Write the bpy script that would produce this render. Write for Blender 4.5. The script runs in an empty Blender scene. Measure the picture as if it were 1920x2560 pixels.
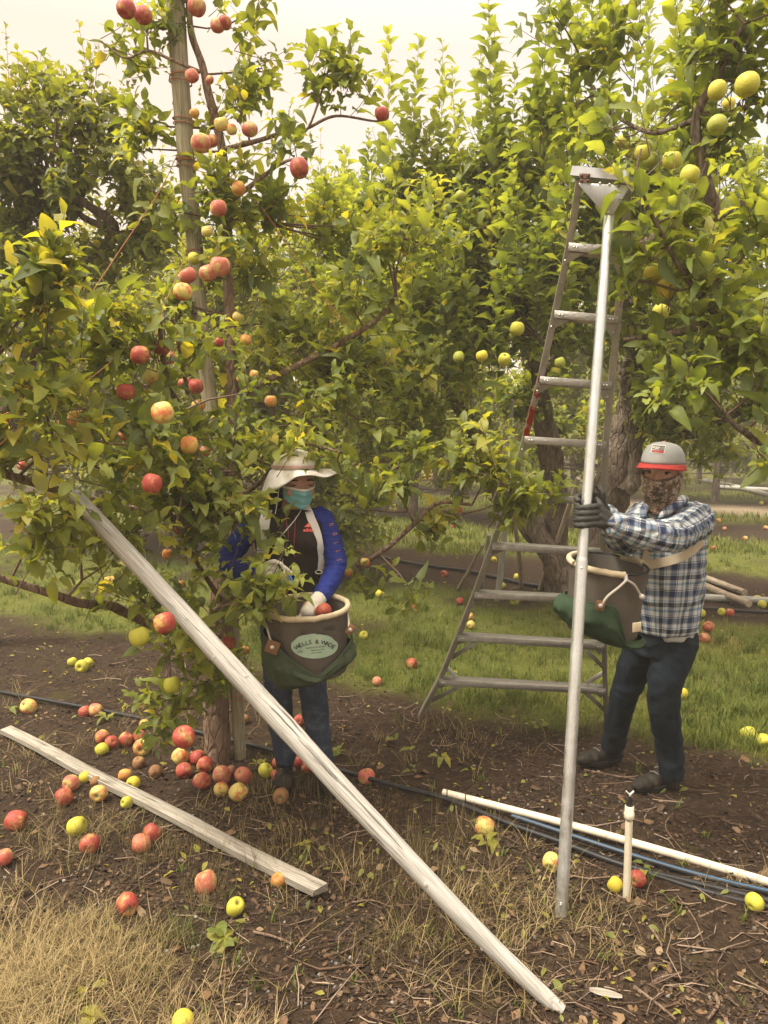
import bpy, bmesh, math, random
import numpy as np
from mathutils import Vector, Matrix, noise

R = math.radians
rnd = random.Random(7)
rs = np.random.RandomState(11)
scene = bpy.context.scene
COL = scene.collection

# ------------------------------------------------------------------ camera
CAM_H, FPX, PITCH = 1.72, 1950.0, R(5.86)
cam_d = bpy.data.cameras.new('camera')
cam = bpy.data.objects.new('camera', cam_d)
COL.objects.link(cam)
cam.location = (0, 0, CAM_H)
cam.rotation_euler = (R(90) - PITCH, 0, 0)
cam_d.sensor_fit = 'VERTICAL'
cam_d.sensor_height = 36
cam_d.sensor_width = 27
cam_d.lens = 36 * FPX / 2560
cam_d.clip_start = 0.05
cam_d.clip_end = 2000
scene.camera = cam

# ------------------------------------------------------------------ light
SUN_EL, SUN_AZ = R(60), R(-112)      # azimuth measured from +Y towards +X
SUN_DIR = Vector((math.sin(SUN_AZ) * math.cos(SUN_EL), math.cos(SUN_AZ) * math.cos(SUN_EL), math.sin(SUN_EL)))
world = bpy.data.worlds.new('World')
scene.world = world
world.use_nodes = True
wn = world.node_tree
wn.nodes.clear()
def wnode(t, **k):
    n = wn.nodes.new(t)
    for a, b in k.items():
        setattr(n, a, b)
    return n
sky = wnode('ShaderNodeTexSky', sky_type='NISHITA', sun_disc=False, sun_elevation=SUN_EL, sun_rotation=SUN_AZ,
            air_density=1.0, dust_density=6.0, ozone_density=1.0)
sc_ = wnode('ShaderNodeVectorMath', operation='SCALE'); sc_.inputs['Scale'].default_value = 0.09
wn.links.new(sky.outputs[0], sc_.inputs[0])
tc = wnode('ShaderNodeTexCoord')
nrm = wnode('ShaderNodeVectorMath', operation='NORMALIZE'); wn.links.new(tc.outputs['Generated'], nrm.inputs[0])
dotn = wnode('ShaderNodeVectorMath', operation='DOT_PRODUCT'); wn.links.new(nrm.outputs[0], dotn.inputs[0])
dotn.inputs[1].default_value = SUN_DIR
ramp = wnode('ShaderNodeValToRGB')       # smoke lit by the veiled sun: warm near it, cooler away from it
ramp.color_ramp.elements[0].position = 0.0; ramp.color_ramp.elements[0].color = (0.87, 0.85, 0.81, 1)
ramp.color_ramp.elements[1].position = 1.0; ramp.color_ramp.elements[1].color = (1.0, 0.86, 0.68, 1)
e = ramp.color_ramp.elements.new(0.28); e.color = (1.0, 0.80, 0.67, 1)
wn.links.new(dotn.outputs['Value'], ramp.inputs[0])
mixw = wnode('ShaderNodeMix', data_type='RGBA'); mixw.inputs['Factor'].default_value = 0.9
wn.links.new(sc_.outputs[0], mixw.inputs['A']); wn.links.new(ramp.outputs[0], mixw.inputs['B'])
sepz = wnode('ShaderNodeSeparateXYZ'); wn.links.new(nrm.outputs[0], sepz.inputs[0])
elev = wnode('ShaderNodeMapRange')       # an overcast sky is brighter overhead than at the horizon
for k_, v_ in (('From Min', 0.42), ('From Max', 1.0), ('To Min', 0.75), ('To Max', 3.3)): elev.inputs[k_].default_value = v_
wn.links.new(sepz.outputs['Z'], elev.inputs['Value'])
bg = wnode('ShaderNodeBackground'); wn.links.new(elev.outputs[0], bg.inputs['Strength'])
out = wnode('ShaderNodeOutputWorld')
wn.links.new(mixw.outputs['Result'], bg.inputs['Color']); wn.links.new(bg.outputs[0], out.inputs[0])

sun_d = bpy.data.lights.new('sun', 'SUN'); sun_d.energy = 3.6; sun_d.angle = R(16); sun_d.color = (1, 0.93, 0.80)
sun = bpy.data.objects.new('sun', sun_d); COL.objects.link(sun)
sun.rotation_euler = SUN_DIR.to_track_quat('Z', 'Y').to_euler()
sun.location = (-6, 6, 12)

vs = scene.view_settings
vs.view_transform = 'Standard'; vs.look = 'None'; vs.gamma = 1; vs.use_curve_mapping = False
vs.exposure = 0.68
scene.cycles.max_bounces = 8
scene.cycles.diffuse_bounces = 4
scene.cycles.transmission_bounces = 6
scene.cycles.transparent_max_bounces = 8
scene.cycles.use_denoising = True

# ------------------------------------------------------------------ helpers
CP, SP = math.cos(PITCH), math.sin(PITCH)
def ray(px, py):
    u, v = (px - 960) / FPX, (1280 - py) / FPX
    return u, CP + v * SP, -SP + v * CP
def P(px, py, Y):
    a, b, c = ray(px, py); t = Y / b
    return Vector((a * t, Y, CAM_H + c * t))
def G(px, py, z=0.0):
    a, b, c = ray(px, py); t = (z - CAM_H) / c
    return Vector((a * t, b * t, z))

def tag(o, label=None, cat=None, group=None, kind=None):
    if label: o['label'] = label
    if cat: o['category'] = cat
    if group: o['group'] = group
    if kind: o['kind'] = kind
    return o
def empty(name, loc=(0, 0, 0)):
    o = bpy.data.objects.new(name, None); COL.objects.link(o); o.location = loc
    o.empty_display_size = 0.1
    return o
def link(name, me, mats=(), parent=None):
    """links mesh data given in world coordinates; keeps it in place under its parent"""
    o = bpy.data.objects.new(name, me); COL.objects.link(o)
    if not isinstance(mats, (list, tuple)): mats = [mats]
    if not me.materials:
        for m in mats: me.materials.append(m)
    if parent is not None:
        o.parent = parent
        bpy.context.view_layer.update() if False else None
        o.matrix_parent_inverse = world_of(parent).inverted()
    return o
def world_of(o):
    m = Matrix.LocRotScale(o.location, o.rotation_euler, o.scale)
    return world_of(o.parent) @ o.matrix_parent_inverse @ m if o.parent else m
def mesh_np(name, V, faces_flat, loop_tot, smooth=True):
    V = np.asarray(V, dtype=np.float32); n = len(V)
    me = bpy.data.meshes.new(name)
    me.vertices.add(n); me.vertices.foreach_set('co', V.ravel())
    fl = np.asarray(faces_flat, dtype=np.int32).ravel(); lt = np.asarray(loop_tot, dtype=np.int32)
    me.loops.add(len(fl)); me.loops.foreach_set('vertex_index', fl)
    me.polygons.add(len(lt))
    ls = np.zeros(len(lt), dtype=np.int32); ls[1:] = np.cumsum(lt)[:-1]
    me.polygons.foreach_set('loop_start', ls)
    if smooth: me.polygons.foreach_set('use_smooth', np.ones(len(lt), dtype=bool))
    me.update(calc_edges=True)
    return me
class MB:
    """collects quads and triangles in world space and links them as one mesh"""
    def __init__(self): self.v = []; self.f = []
    def add(self, vs, fs):
        b = len(self.v); self.v.extend([tuple(p) for p in vs]); self.f.extend([tuple(i + b for i in f) for f in fs]); return self
    def tube(self, pts, rad, n=8, cap=True, flat=1.0, upv=None, closed=False):
        pts = [Vector(p) for p in pts]; m = len(pts)
        if not hasattr(rad, '__len__'): rad = [rad] * m
        vs = []; prev = None
        for i, p in enumerate(pts):
            if closed: t = pts[(i + 1) % m] - pts[i - 1]
            else: t = pts[min(i + 1, m - 1)] - pts[max(i - 1, 0)]
            if t.length < 1e-9: t = Vector((0, 0, 1))
            t.normalize()
            if prev is None:
                a = Vector(upv) if upv is not None else (Vector((0, 0, 1)) if abs(t.z) < .9 else Vector((1, 0, 0)))
                x = a - t * a.dot(t)
            else: x = prev - t * prev.dot(t)
            if x.length < 1e-6: x = t.orthogonal()
            x.normalize(); prev = x; y = t.cross(x)
            for k in range(n):
                w = 2 * math.pi * k / n
                vs.append(p + x * (math.cos(w) * rad[i]) * flat + y * (math.sin(w) * rad[i]))
        fs = []
        for i in range(m if closed else m - 1):
            j = (i + 1) % m
            for k in range(n):
                fs.append((i * n + k, i * n + (k + 1) % n, j * n + (k + 1) % n, j * n + k))
        if cap and not closed:
            fs.append(tuple(range(n))[::-1]); fs.append(tuple((m - 1) * n + k for k in range(n)))
        return self.add(vs, fs)
    def box(self, c, ax, ay, az, bev=0.0):
        """c centre; ax, ay, az half-extent vectors"""
        c = Vector(c); ax, ay, az = Vector(ax), Vector(ay), Vector(az)
        vs = [c + ax * i + ay * j + az * k for k in (-1, 1) for j in (-1, 1) for i in (-1, 1)]
        return self.add(vs, [(0, 2, 3, 1), (4, 5, 7, 6), (0, 1, 5, 4), (2, 6, 7, 3), (0, 4, 6, 2), (1, 3, 7, 5)])
    def bar(self, a, b, w, h, side):
        """rectangular bar from a to b: w along `side`, h across"""
        a, b = Vector(a), Vector(b); t = (b - a).normalized()
        s = Vector(side); s = (s - t * s.dot(t)).normalized(); u = t.cross(s)
        return self.box((a + b) / 2, (b - a) / 2, s * w / 2, u * h / 2)
    def mesh(self, name, smooth=True):
        me = bpy.data.meshes.new(name); me.from_pydata(self.v, [], self.f)
        if smooth:
            me.polygons.foreach_set('use_smooth', [True] * len(me.polygons))
        me.update(); return me
    def build(self, name, mat, parent=None, smooth=True, bevel=0.0, seg=2):
        me = self.mesh(name, smooth)
        if bevel > 0:
            bm = bmesh.new(); bm.from_mesh(me)
            bmesh.ops.recalc_face_normals(bm, faces=bm.faces)
            ed = [e for e in bm.edges if len(e.link_faces) == 2 and e.calc_face_angle(0) > 0.6]
            bmesh.ops.bevel(bm, geom=ed, offset=bevel, segments=seg, profile=.5, affect='EDGES')
            bm.to_mesh(me); bm.free()
        o = link(name, me, mat, parent)
        if smooth: sharp(me)
        return o
def sharp(me, ang=45):
    me.update()
    nf = len(me.polygons)
    if nf == 0: return
    try: me.set_sharp_from_angle(angle=R(ang))
    except Exception: pass
def curve_pts(ctrl, n=8):
    """Catmull-Rom through control points (tuples of any length)"""
    c = [np.array(p, dtype=float) for p in ctrl]
    if len(c) < 3: return [tuple(c[0] + (c[-1] - c[0]) * i / n) for i in range(n + 1)]
    c = [2 * c[0] - c[1]] + c + [2 * c[-1] - c[-2]]
    o = []
    for i in range(1, len(c) - 2):
        for k in range(n):
            t = k / n; a, b, d, e = c[i - 1], c[i], c[i + 1], c[i + 2]
            o.append(tuple(.5 * ((2 * b) + (d - a) * t + (2 * a - 5 * b + 4 * d - e) * t * t + (3 * b - a - 3 * d + e) * t ** 3)))
    o.append(tuple(c[-2]))
    return o

# ------------------------------------------------------------------ materials
def mat(name, col=(.5, .5, .5), rough=.6, metal=0.0, spec=.5):
    m = bpy.data.materials.new(name); m.use_nodes = True
    b = m.node_tree.nodes['Principled BSDF']
    b.inputs['Base Color'].default_value = (*col, 1); b.inputs['Roughness'].default_value = rough
    b.inputs['Metallic'].default_value = metal; b.inputs['Specular IOR Level'].default_value = spec
    m['b'] = 1
    return m
class N:
    """small node-graph writer"""
    def __init__(self, m): self.m = m; self.t = m.node_tree; self.b = self.t.nodes['Principled BSDF']
    def n(self, t, ins=None, **k):
        x = self.t.nodes.new(t)
        for a, b in k.items(): setattr(x, a, b)
        for a, b in (ins or {}).items(): self.set(x.inputs[a], b)
        return x
    def set(self, sock, v):
        if isinstance(v, bpy.types.NodeSocket): self.t.links.new(v, sock)
        elif isinstance(v, (tuple, list)) and len(v) == 3 and sock.type == 'RGBA': sock.default_value = (*v, 1)
        else: sock.default_value = v
    def coord(self, kind='Object', scale=(1, 1, 1)):
        c = self.n('ShaderNodeTexCoord')
        mp = self.n('ShaderNodeMapping'); self.t.links.new(c.outputs[kind], mp.inputs[0]); mp.inputs['Scale'].default_value = scale
        return mp.outputs[0]
    def attr(self, name):
        return self.n('ShaderNodeAttribute', attribute_name=name)
    def noise(self, vec, scale, detail=4, rough=.55, dist=0.0):
        x = self.n('ShaderNodeTexNoise', {'Vector': vec, 'Scale': scale, 'Detail': detail, 'Roughness': rough, 'Distortion': dist})
        return x.outputs['Fac']
    def ramp(self, f, stops, interp='LINEAR'):
        x = self.n('ShaderNodeValToRGB'); self.t.links.new(f, x.inputs[0]); x.color_ramp.interpolation = interp
        el = x.color_ramp.elements
        while len(el) > 1: el.remove(el[-1])
        el[0].position = stops[0][0]; el[0].color = (*stops[0][1], 1)
        for p, c in stops[1:]:
            q = el.new(p); q.color = (*c, 1)
        return x.outputs['Color']
    def val(self, f, a, b, c=0.0, d=1.0):
        x = self.n('ShaderNodeMapRange', {'Value': f, 'From Min': a, 'From Max': b, 'To Min': c, 'To Max': d}); return x.outputs[0]
    def math(self, op, a, b=0.0):
        x = self.n('ShaderNodeMath', operation=op); self.set(x.inputs[0], a); self.set(x.inputs[1], b); return x.outputs[0]
    def mix(self, f, a, b, mode='MIX'):
        x = self.n('ShaderNodeMix', data_type='RGBA', blend_type=mode)
        self.set(x.inputs['Factor'], f); self.set(x.inputs['A'], a); self.set(x.inputs['B'], b); return x.outputs['Result']
    def base(self, c): self.set(self.b.inputs['Base Color'], c)
    def rough(self, c): self.set(self.b.inputs['Roughness'], c)
    def bump(self, h, strength=.3, dist=.01):
        x = self.n('ShaderNodeBump', {'Height': h, 'Strength': strength, 'Distance': dist}); self.t.links.new(x.outputs[0], self.b.inputs['Normal'])
    def sep(self, v):
        return self.n('ShaderNodeSeparateXYZ', {0: v}).outputs

def leaf_mat(name, greens, yellow, under, trans=.46):
    m = mat(name, rough=.5, spec=.4); g = N(m)
    a = g.attr('lv').outputs['Vector']; x, y, z = g.sep(a)   # x across-vein coordinate, y tint, z yellowing
    col = g.ramp(y, [(0, greens[0]), (.45, greens[1]), (1, greens[2])])
    big = g.noise(g.coord('Object'), 2.1, 2)
    col = g.mix(g.val(big, .42, .66, 0, .45), col, greens[0])
    col = g.mix(z, col, yellow)
    nz = g.noise(g.coord('Object'), 55, 3)
    col = g.mix(g.val(nz, .62, .72, 0, .35), col, (.16, .10, .03))
    rib = g.val(x, 0, .09, .55, 0)
    col = g.mix(rib, col, (.22, .26, .09))
    geo = g.n('ShaderNodeNewGeometry')
    col2 = g.mix(geo.outputs['Backfacing'], col, g.mix(.55, col, under))
    g.base(col2); g.rough(g.val(nz, .3, .7, .42, .62))
    g.bump(g.noise(g.coord('Object'), 120, 2), .25, .004)
    tr = g.n('ShaderNodeBsdfTranslucent'); 
    tcol = g.mix(1.0, col, (2.3, 2.05, .6), 'MULTIPLY'); g.set(tr.inputs['Color'], tcol)
    mx = g.n('ShaderNodeMixShader'); mx.inputs[0].default_value = trans
    g.t.links.new(g.b.outputs[0], mx.inputs[1]); g.t.links.new(tr.outputs[0], mx.inputs[2])
    g.t.links.new(mx.outputs[0], g.t.nodes['Material Output'].inputs[0])
    return m
M = {}
M['leaf_red'] = leaf_mat('apple_leaf_near', [(.078, .108, .026), (.158, .196, .036), (.285, .315, .062)], (.42, .36, .05), (.20, .27, .15))
M['leaf_gold'] = leaf_mat('golden_apple_leaf', [(.078, .112, .028), (.155, .200, .042), (.27, .315, .075)], (.38, .34, .06), (.21, .28, .15))
M['leaf_far'] = leaf_mat('orchard_leaf', [(.080, .108, .026), (.160, .188, .036), (.27, .29, .056)], (.36, .32, .05), (.18, .25, .13))

def bark(name, c1, c2, c3, scale=14, flaky=.6):
    m = mat(name, rough=.9, spec=.2); g = N(m)
    v = g.coord('Object', (1, 1, .35)); a = g.noise(v, scale, 7, .72, 1.6); b = g.noise(v, scale * 4, 4)
    vo = g.n('ShaderNodeTexVoronoi', {'Vector': g.coord('Object', (1, 1, .3)), 'Scale': scale * 1.1, 'Randomness': 1.0}, feature='DISTANCE_TO_EDGE')
    crack = g.val(vo.outputs['Distance'], 0, .12, 1, 0)
    col = g.ramp(a, [(.3, c1), (.52, c2), (.72, c3)]); col = g.mix(g.math('MULTIPLY', crack, flaky), col, tuple(x * .35 for x in c1))
    g.base(col); g.bump(g.math('ADD', g.math('MULTIPLY', a, 1.0), g.math('SUBTRACT', b, g.math('MULTIPLY', crack, .8))), .8, .02)
    return m
M['bark_young'] = bark('young_apple_bark', (.14, .085, .055), (.24, .165, .115), (.34, .27, .20), 22, .25)
M['bark_old'] = bark('old_flaking_bark', (.075, .055, .040), (.17, .13, .095), (.34, .29, .23), 16, .30)
M['twig'] = mat('twig_bark', (.12, .075, .05), .8)

def wood(name, c1, c2, c3, axis='Z', fine=60):
    m = mat(name, rough=.85, spec=.2); g = N(m)
    a = g.attr('grain').outputs['Vector']
    mp = g.n('ShaderNodeMapping', {0: a}); mp.inputs['Scale'].default_value = (1.2, 26, 26)
    n1 = g.noise(mp.outputs[0], 2.2, 6, .65, .6)
    mp2 = g.n('ShaderNodeMapping', {0: a}); mp2.inputs['Scale'].default_value = (3, 90, 90)
    n2 = g.noise(mp2.outputs[0], 2.0, 4)
    mp3 = g.n('ShaderNodeMapping', {0: a}); mp3.inputs['Scale'].default_value = (1, 6, 6)
    n3 = g.noise(mp3.outputs[0], 2.5, 3)
    crack = g.val(n1, .60, .66, 0, 1)
    col = g.ramp(n2, [(.3, c1), (.5, c2), (.7, c3)])
    col = g.mix(g.val(n3, .5, .75, 0, .5), col, tuple(x * .62 for x in c1))
    col = g.mix(g.math('MULTIPLY', crack, .75), col, (.05, .04, .03))
    g.base(col); g.bump(g.math('SUBTRACT', g.math('MULTIPLY', n2, .5), crack), .7, .006)
    return m
M['wood_grey'] = wood('weathered_prop_wood', (.23, .225, .20), (.37, .36, .33), (.51, .50, .465))
M['wood_plank'] = wood('weathered_plank_wood', (.19, .17, .135), (.29, .265, .22), (.41, .38, .325))
M['wood_post'] = wood('greenish_post_wood', (.17, .15, .09), (.28, .25, .165), (.38, .35, .25))
M['wood_far'] = wood('tan_prop_wood', (.22, .17, .12), (.36, .30, .23), (.50, .44, .35))
def grain_attr(me, pts):
    """stores (distance along the stick, two cross coordinates) so grain follows the piece"""
    a = Vector(pts[0]); b = Vector(pts[-1]); t = (b - a).normalized(); s = t.orthogonal().normalized(); u = t.cross(s)
    at = me.attributes.new('grain', 'FLOAT_VECTOR', 'POINT')
    off = rnd.random() * 20
    dat = []
    for v in me.vertices:
        d = v.co - a; dat.extend((d.dot(t) + off, d.dot(s) + off, d.dot(u)))
    at.data.foreach_set('vector', dat)
# ------------------------------------------------------------------ ground
NV = (0.497, 0.868); DV = (0.868, -0.497)     # across and along the tree rows
def rowv(x, y): return x * NV[0] + y * NV[1]
def fbm(x, y, s, seed=0.0):
    return noise.fractal((x * s + seed, y * s - seed, seed * 1.7), 1.0, 2.0, 3)
def graded(a, b, fine0, fine1, step, grow=1.12):
    xs = list(np.arange(fine0, fine1 + 1e-6, step)); s = step; x = fine1
    while x < b: s *= grow; x += s; xs.append(x)
    s = step; x = fine0; pre = []
    while x > a: s *= grow; x -= s; pre.append(x)
    return np.array(pre[::-1] + xs)
gx = graded(-420, 420, -3.2, 3.4, .045); gy = graded(-60, 620, 1.3, 6.6, .045)
def gheight(x, y):
    v = rowv(x, y)
    h = .030 * noise.noise((x * .9, y * .9, 3.1)) + .012 * noise.noise((x * 4.3, y * 4.3, 1.1)) + .007 * noise.noise((x * 13, y * 13, 5.1))
    if y > 9: h *= .5
    if y > 40: h = 0
    return h - .006
rows_g = []
for y in gy:
    for x in gx: rows_g.append((x, y, gheight(x, y)))
nx, ny = len(gx), len(gy)
ii = np.arange((nx - 1) * (ny - 1)); iy, ix = ii // (nx - 1), ii % (nx - 1)
q = np.stack([iy * nx + ix, iy * nx + ix + 1, (iy + 1) * nx + ix + 1, (iy + 1) * nx + ix], 1)
gme = mesh_np('ground', rows_g, q, np.full(len(q), 4))
def sstep(a, b, x):
    t = min(1, max(0, (x - a) / (b - a))); return t * t * (3 - 2 * t)
def zone(x, y):
    """-> (green grass, dry grass, path) amounts at a place; the rest is bare mulch and soil"""
    v = rowv(x, y) + .35 * noise.noise((x * .8, y * .8, 9)) + .16 * noise.noise((x * 3, y * 3, 4))
    per = 5.75
    k = (v - 3.2 + per / 2) % per - per / 2     # distance to the row line
    if v < 3.2 + 0.0:
        green = 0
        dry = 1 - sstep(1.2, 1.98, v + .42 * max(0, x + .5)) if v < 3 else 0
        if v < .4: green = .7
    else:
        half = 1.15 if v < 6 else 1.2
        green = sstep(half - .15, half + .35, abs(k)) * (1 - .75 * sstep(.18, .42, noise.noise((x * 1.1, y * 1.1, 71)))); dry = 0
    path = sstep(17.6, 18.1, v) * (1 - sstep(19.2, 19.6, v)) * sstep(3, 5, x)
    green *= 1 - path
    return green, dry, path
zc = np.zeros((len(rows_g), 4), dtype=np.float32)
for i, (x, y, z) in enumerate(rows_g):
    a, b_, c = zone(x, y); zc[i] = (a, b_, c, 1)
at = gme.color_attributes.new('zone', 'FLOAT_COLOR', 'POINT'); at.data.foreach_set('color', zc.ravel())
m = mat('orchard_soil', rough=.95, spec=.15); g = N(m)
zr = g.n('ShaderNodeSeparateColor', {0: g.attr('zone').outputs['Color']}).outputs
oc = g.coord('Object')
n1 = g.noise(oc, 3.0, 6, .65); n2 = g.noise(oc, 28, 6, .7); n3 = g.noise(oc, 110, 4, .7)
vo = g.n('ShaderNodeTexVoronoi', {'Vector': oc, 'Scale': 46.0, 'Randomness': 1.0}); 
soil = g.ramp(n2, [(.25, (.018, .012, .008)), (.48, (.046, .031, .019)), (.62, (.082, .057, .035)), (.78, (.16, .118, .075))])
vcol = g.n('ShaderNodeSeparateColor', {0: vo.outputs['Color']}).outputs
chip = g.ramp(vcol[0], [(0, (.026, .016, .010)), (.35, (.065, .040, .023)), (.7, (.125, .078, .042)), (1, (.23, .165, .10))])
soil = g.mix(g.val(n3, .42, .60, 0, .55), soil, chip)
soil = g.mix(g.val(n1, .35, .7, .0, .4), soil, (.050, .034, .024))
moss = g.val(g.noise(g.coord('Object', (1, 1, 1)), 2.6, 5, .6, .4), .60, .68, 0, .55)
soil = g.mix(moss, soil, (.085, .085, .022))
grs = g.ramp(n2, [(.25, (.042, .055, .010)), (.5, (.095, .112, .018)), (.75, (.18, .165, .03))])
grs = g.mix(g.val(n1, .45, .7, 0, .5), grs, (.14, .12, .05))
dryc = g.ramp(n2, [(.25, (.05, .036, .018)), (.5, (.13, .095, .048)), (.8, (.25, .19, .10))])
pth = g.ramp(n2, [(.3, (.17, .13, .085)), (.7, (.33, .265, .185))])
soil = g.mix(1.0, soil, (.60, .565, .53), 'MULTIPLY'); c = g.mix(zr[0], soil, grs); c = g.mix(zr[1], c, dryc); c = g.mix(zr[2], c, pth)
g.base(c); g.bump(g.math('ADD', n2, g.math('MULTIPLY', g.math('ADD', n3, vcol[1]), .5)), .9, .018)
gme.materials.append(m)
go = link('ground', gme, m); tag(go, kind='structure')
GZ = gheight

# generic scatter: many small pieces in one mesh, made from template pieces
def scatter_mesh(name, mats, tmpl_v, tmpl_f, pos, ax, ay, az, tint=None, parent=None, kind='stuff', attrs=None, link_it=True):
    """tmpl_v: (k,3); tmpl_f list of faces; pos (n,3); ax/ay/az (n,3) scaled local axes"""
    tv = np.asarray(tmpl_v, dtype=np.float32); n = len(pos); k = len(tv)
    V = pos[:, None, :] + tv[None, :, 0:1] * ax[:, None, :] + tv[None, :, 1:2] * ay[:, None, :] + tv[None, :, 2:3] * az[:, None, :]
    V = V.reshape(-1, 3)
    lt = np.array([len(f) for f in tmpl_f]); ff = np.concatenate([np.array(f) for f in tmpl_f])
    off = (np.arange(n) * k)[:, None]
    F = (off + ff[None, :]).ravel(); LT = np.tile(lt, n)
    return V, F, LT
def attr_vec(me, name, arr):
    a = me.attributes.new(name, 'FLOAT_VECTOR', 'POINT'); a.data.foreach_set('vector', np.asarray(arr, dtype=np.float32).ravel())
def join_np(parts):
    V, F, LT, A = [], [], [], []; off = 0
    for v, f, lt, a in parts:
        V.append(v); F.append(f + off); LT.append(lt); A.append(a); off += len(v)
    return np.concatenate(V), np.concatenate(F), np.concatenate(LT), np.concatenate(A)
def unit(a): return a / np.maximum(np.linalg.norm(a, axis=-1, keepdims=True), 1e-9)

# blades of grass
def tint_mat(name, stops, rough=.7, trans=0.0, spec=.3):
    m = mat(name, rough=rough, spec=spec); g = N(m)
    x, y, z = g.sep(g.attr('lv').outputs['Vector'])
    c = g.ramp(y, stops); c = g.mix(g.val(g.noise(g.coord('Object'), 90, 3), .45, .75, 0, .4), c, tuple(v * .45 for v in stops[0][1])); g.base(c)
    if trans:
        tr = g.n('ShaderNodeBsdfTranslucent'); g.set(tr.inputs['Color'], c)
        mx = g.n('ShaderNodeMixShader'); mx.inputs[0].default_value = trans
        g.t.links.new(g.b.outputs[0], mx.inputs[1]); g.t.links.new(tr.outputs[0], mx.inputs[2]); g.t.links.new(mx.outputs[0], g.t.nodes['Material Output'].inputs[0])
    return m
M['grass'] = tint_mat('green_grass', [(0, (.060, .095, .012)), (.5, (.145, .180, .024)), (.8, (.26, .265, .045)), (1, (.38, .32, .11))], trans=.25)
M['dry_grass'] = tint_mat('dry_grass', [(0, (.085, .10, .022)), (.18, (.17, .13, .05)), (.5, (.29, .215, .095)), (1, (.45, .355, .18))], trans=.15)
M['litter'] = tint_mat('leaf_litter', [(0, (.018, .012, .008)), (.4, (.050, .031, .018)), (.75, (.095, .060, .034)), (.93, (.165, .095, .048)), (1, (.24, .175, .105))], .85)
M['stick'] = tint_mat('fallen_twigs', [(0, (.035, .021, .013)), (.6, (.11, .066, .04)), (1, (.34, .26, .19))], .85)
M['stone'] = tint_mat('small_stones', [(0, (.09, .08, .07)), (1, (.28, .26, .23))], .8)
blade_v = [(-.5, 0, 0), (.5, 0, 0), (-.42, .12, .38), (.42, .12, .38), (-.28, .38, .74), (.28, .38, .74), (0, .8, 1.0)]
blade_f = [(0, 1, 3, 2), (2, 3, 5, 4), (4, 5, 6)]
def blades(name, pts, hmin, hmax, w, material, tints, lean=.6):
    n = len(pts); pos = np.array(pts, dtype=np.float32)
    an = rs.rand(n) * 2 * np.pi; h = hmin + (hmax - hmin) * rs.rand(n) ** 1.5
    ln = lean * (.3 + rs.rand(n) * 1.2)
    side = np.stack([np.cos(an), np.sin(an), 0 * an], 1); fw = np.stack([-np.sin(an), np.cos(an), 0 * an], 1)
    up = np.stack([rs.randn(n) * .15, rs.randn(n) * .15, np.ones(n)], 1)
    V, F, LT = scatter_mesh(name, None, blade_v, blade_f, pos, side * (w * (.6 + .8 * rs.rand(n)))[:, None], fw * (h * ln)[:, None], up * h[:, None])
    A = np.repeat(np.stack([np.ones(n), tints, np.zeros(n)], 1), 7, axis=0)
    me = mesh_np(name, V, F, LT); attr_vec(me, 'lv', A)
    return tag(link(name, me, material), kind='stuff')
def scatter_pts(n, xr, yfun, accept, jitter=True):
    out = []; tries = 0
    while len(out) < n and tries < n * 30:
        tries += 1
        y = yfun(); x = rnd.uniform(-1, 1) * (y * .54 + .25) if xr is None else rnd.uniform(*xr)
        p = accept(x, y)
        if p > 0 and rnd.random() < p: out.append((x, y, GZ(x, y)))
    return out
def clumpy(pts, k, r):
    o = []
    for x, y, z in pts:
        for _ in range(k):
            a = rnd.uniform(0, 6.283); d = r * rnd.random(); xx, yy = x + d * math.cos(a), y + d * math.sin(a); o.append((xx, yy, GZ(xx, yy) - .004))
    return o
def ydist(a, b, p=1.0):      # denser near the camera, thinning as 1/y
    return lambda: 1 / (1 / b + (1 / a - 1 / b) * rnd.random() ** p)
# alley between the rows: short grass
pts = scatter_pts(5200, None, ydist(4.0, 13), lambda x, y: zone(x, y)[0] ** 1.2 * (.35 + .9 * (noise.noise((x * 1.7, y * 1.7, 7)) + .45)) * (1 if rowv(x, y) > 3.4 else 0))
pts = clumpy(pts, 9, .07)
tn = np.array([min(1, max(0, .40 + .75 * noise.noise((x * .9, y * .9, 2)) + .3 * noise.noise((x * 3, y * 3, 8)) + rnd.gauss(0, .17))) for x, y, z in pts])
blades('grass', pts, .02, .075, .0042, M['grass'], tn, .8)
pts = clumpy(scatter_pts(420, None, ydist(4.1, 12), lambda x, y: zone(x, y)[0] * max(0, noise.noise((x * 1.1, y * 1.1, 90)) + .25)), 26, .06)
blades('grass', pts, .05, .13, .005, M['grass'], np.clip(.34 + rs.randn(len(pts)) * .15, 0, 1), .9)
pts = scatter_pts(2600, None, ydist(11, 34), lambda x, y: zone(x, y)[0])
pts = clumpy(pts, 8, .22)
blades('grass', pts, .05, .15, .016, M['grass'], np.array([min(1, max(0, .5 + rnd.gauss(0, .2))) for _ in pts]), .7)
# weeds scattered in the mulch
pts = clumpy(scatter_pts(150, None, ydist(1.9, 8), lambda x, y: .5 if zone(x, y)[0] < .4 else .1), 7, .03)
blades('grass', pts, .015, .06, .006, M['grass'], np.clip(rs.rand(len(pts)) * .6, 0, 1), 1.0)
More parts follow.
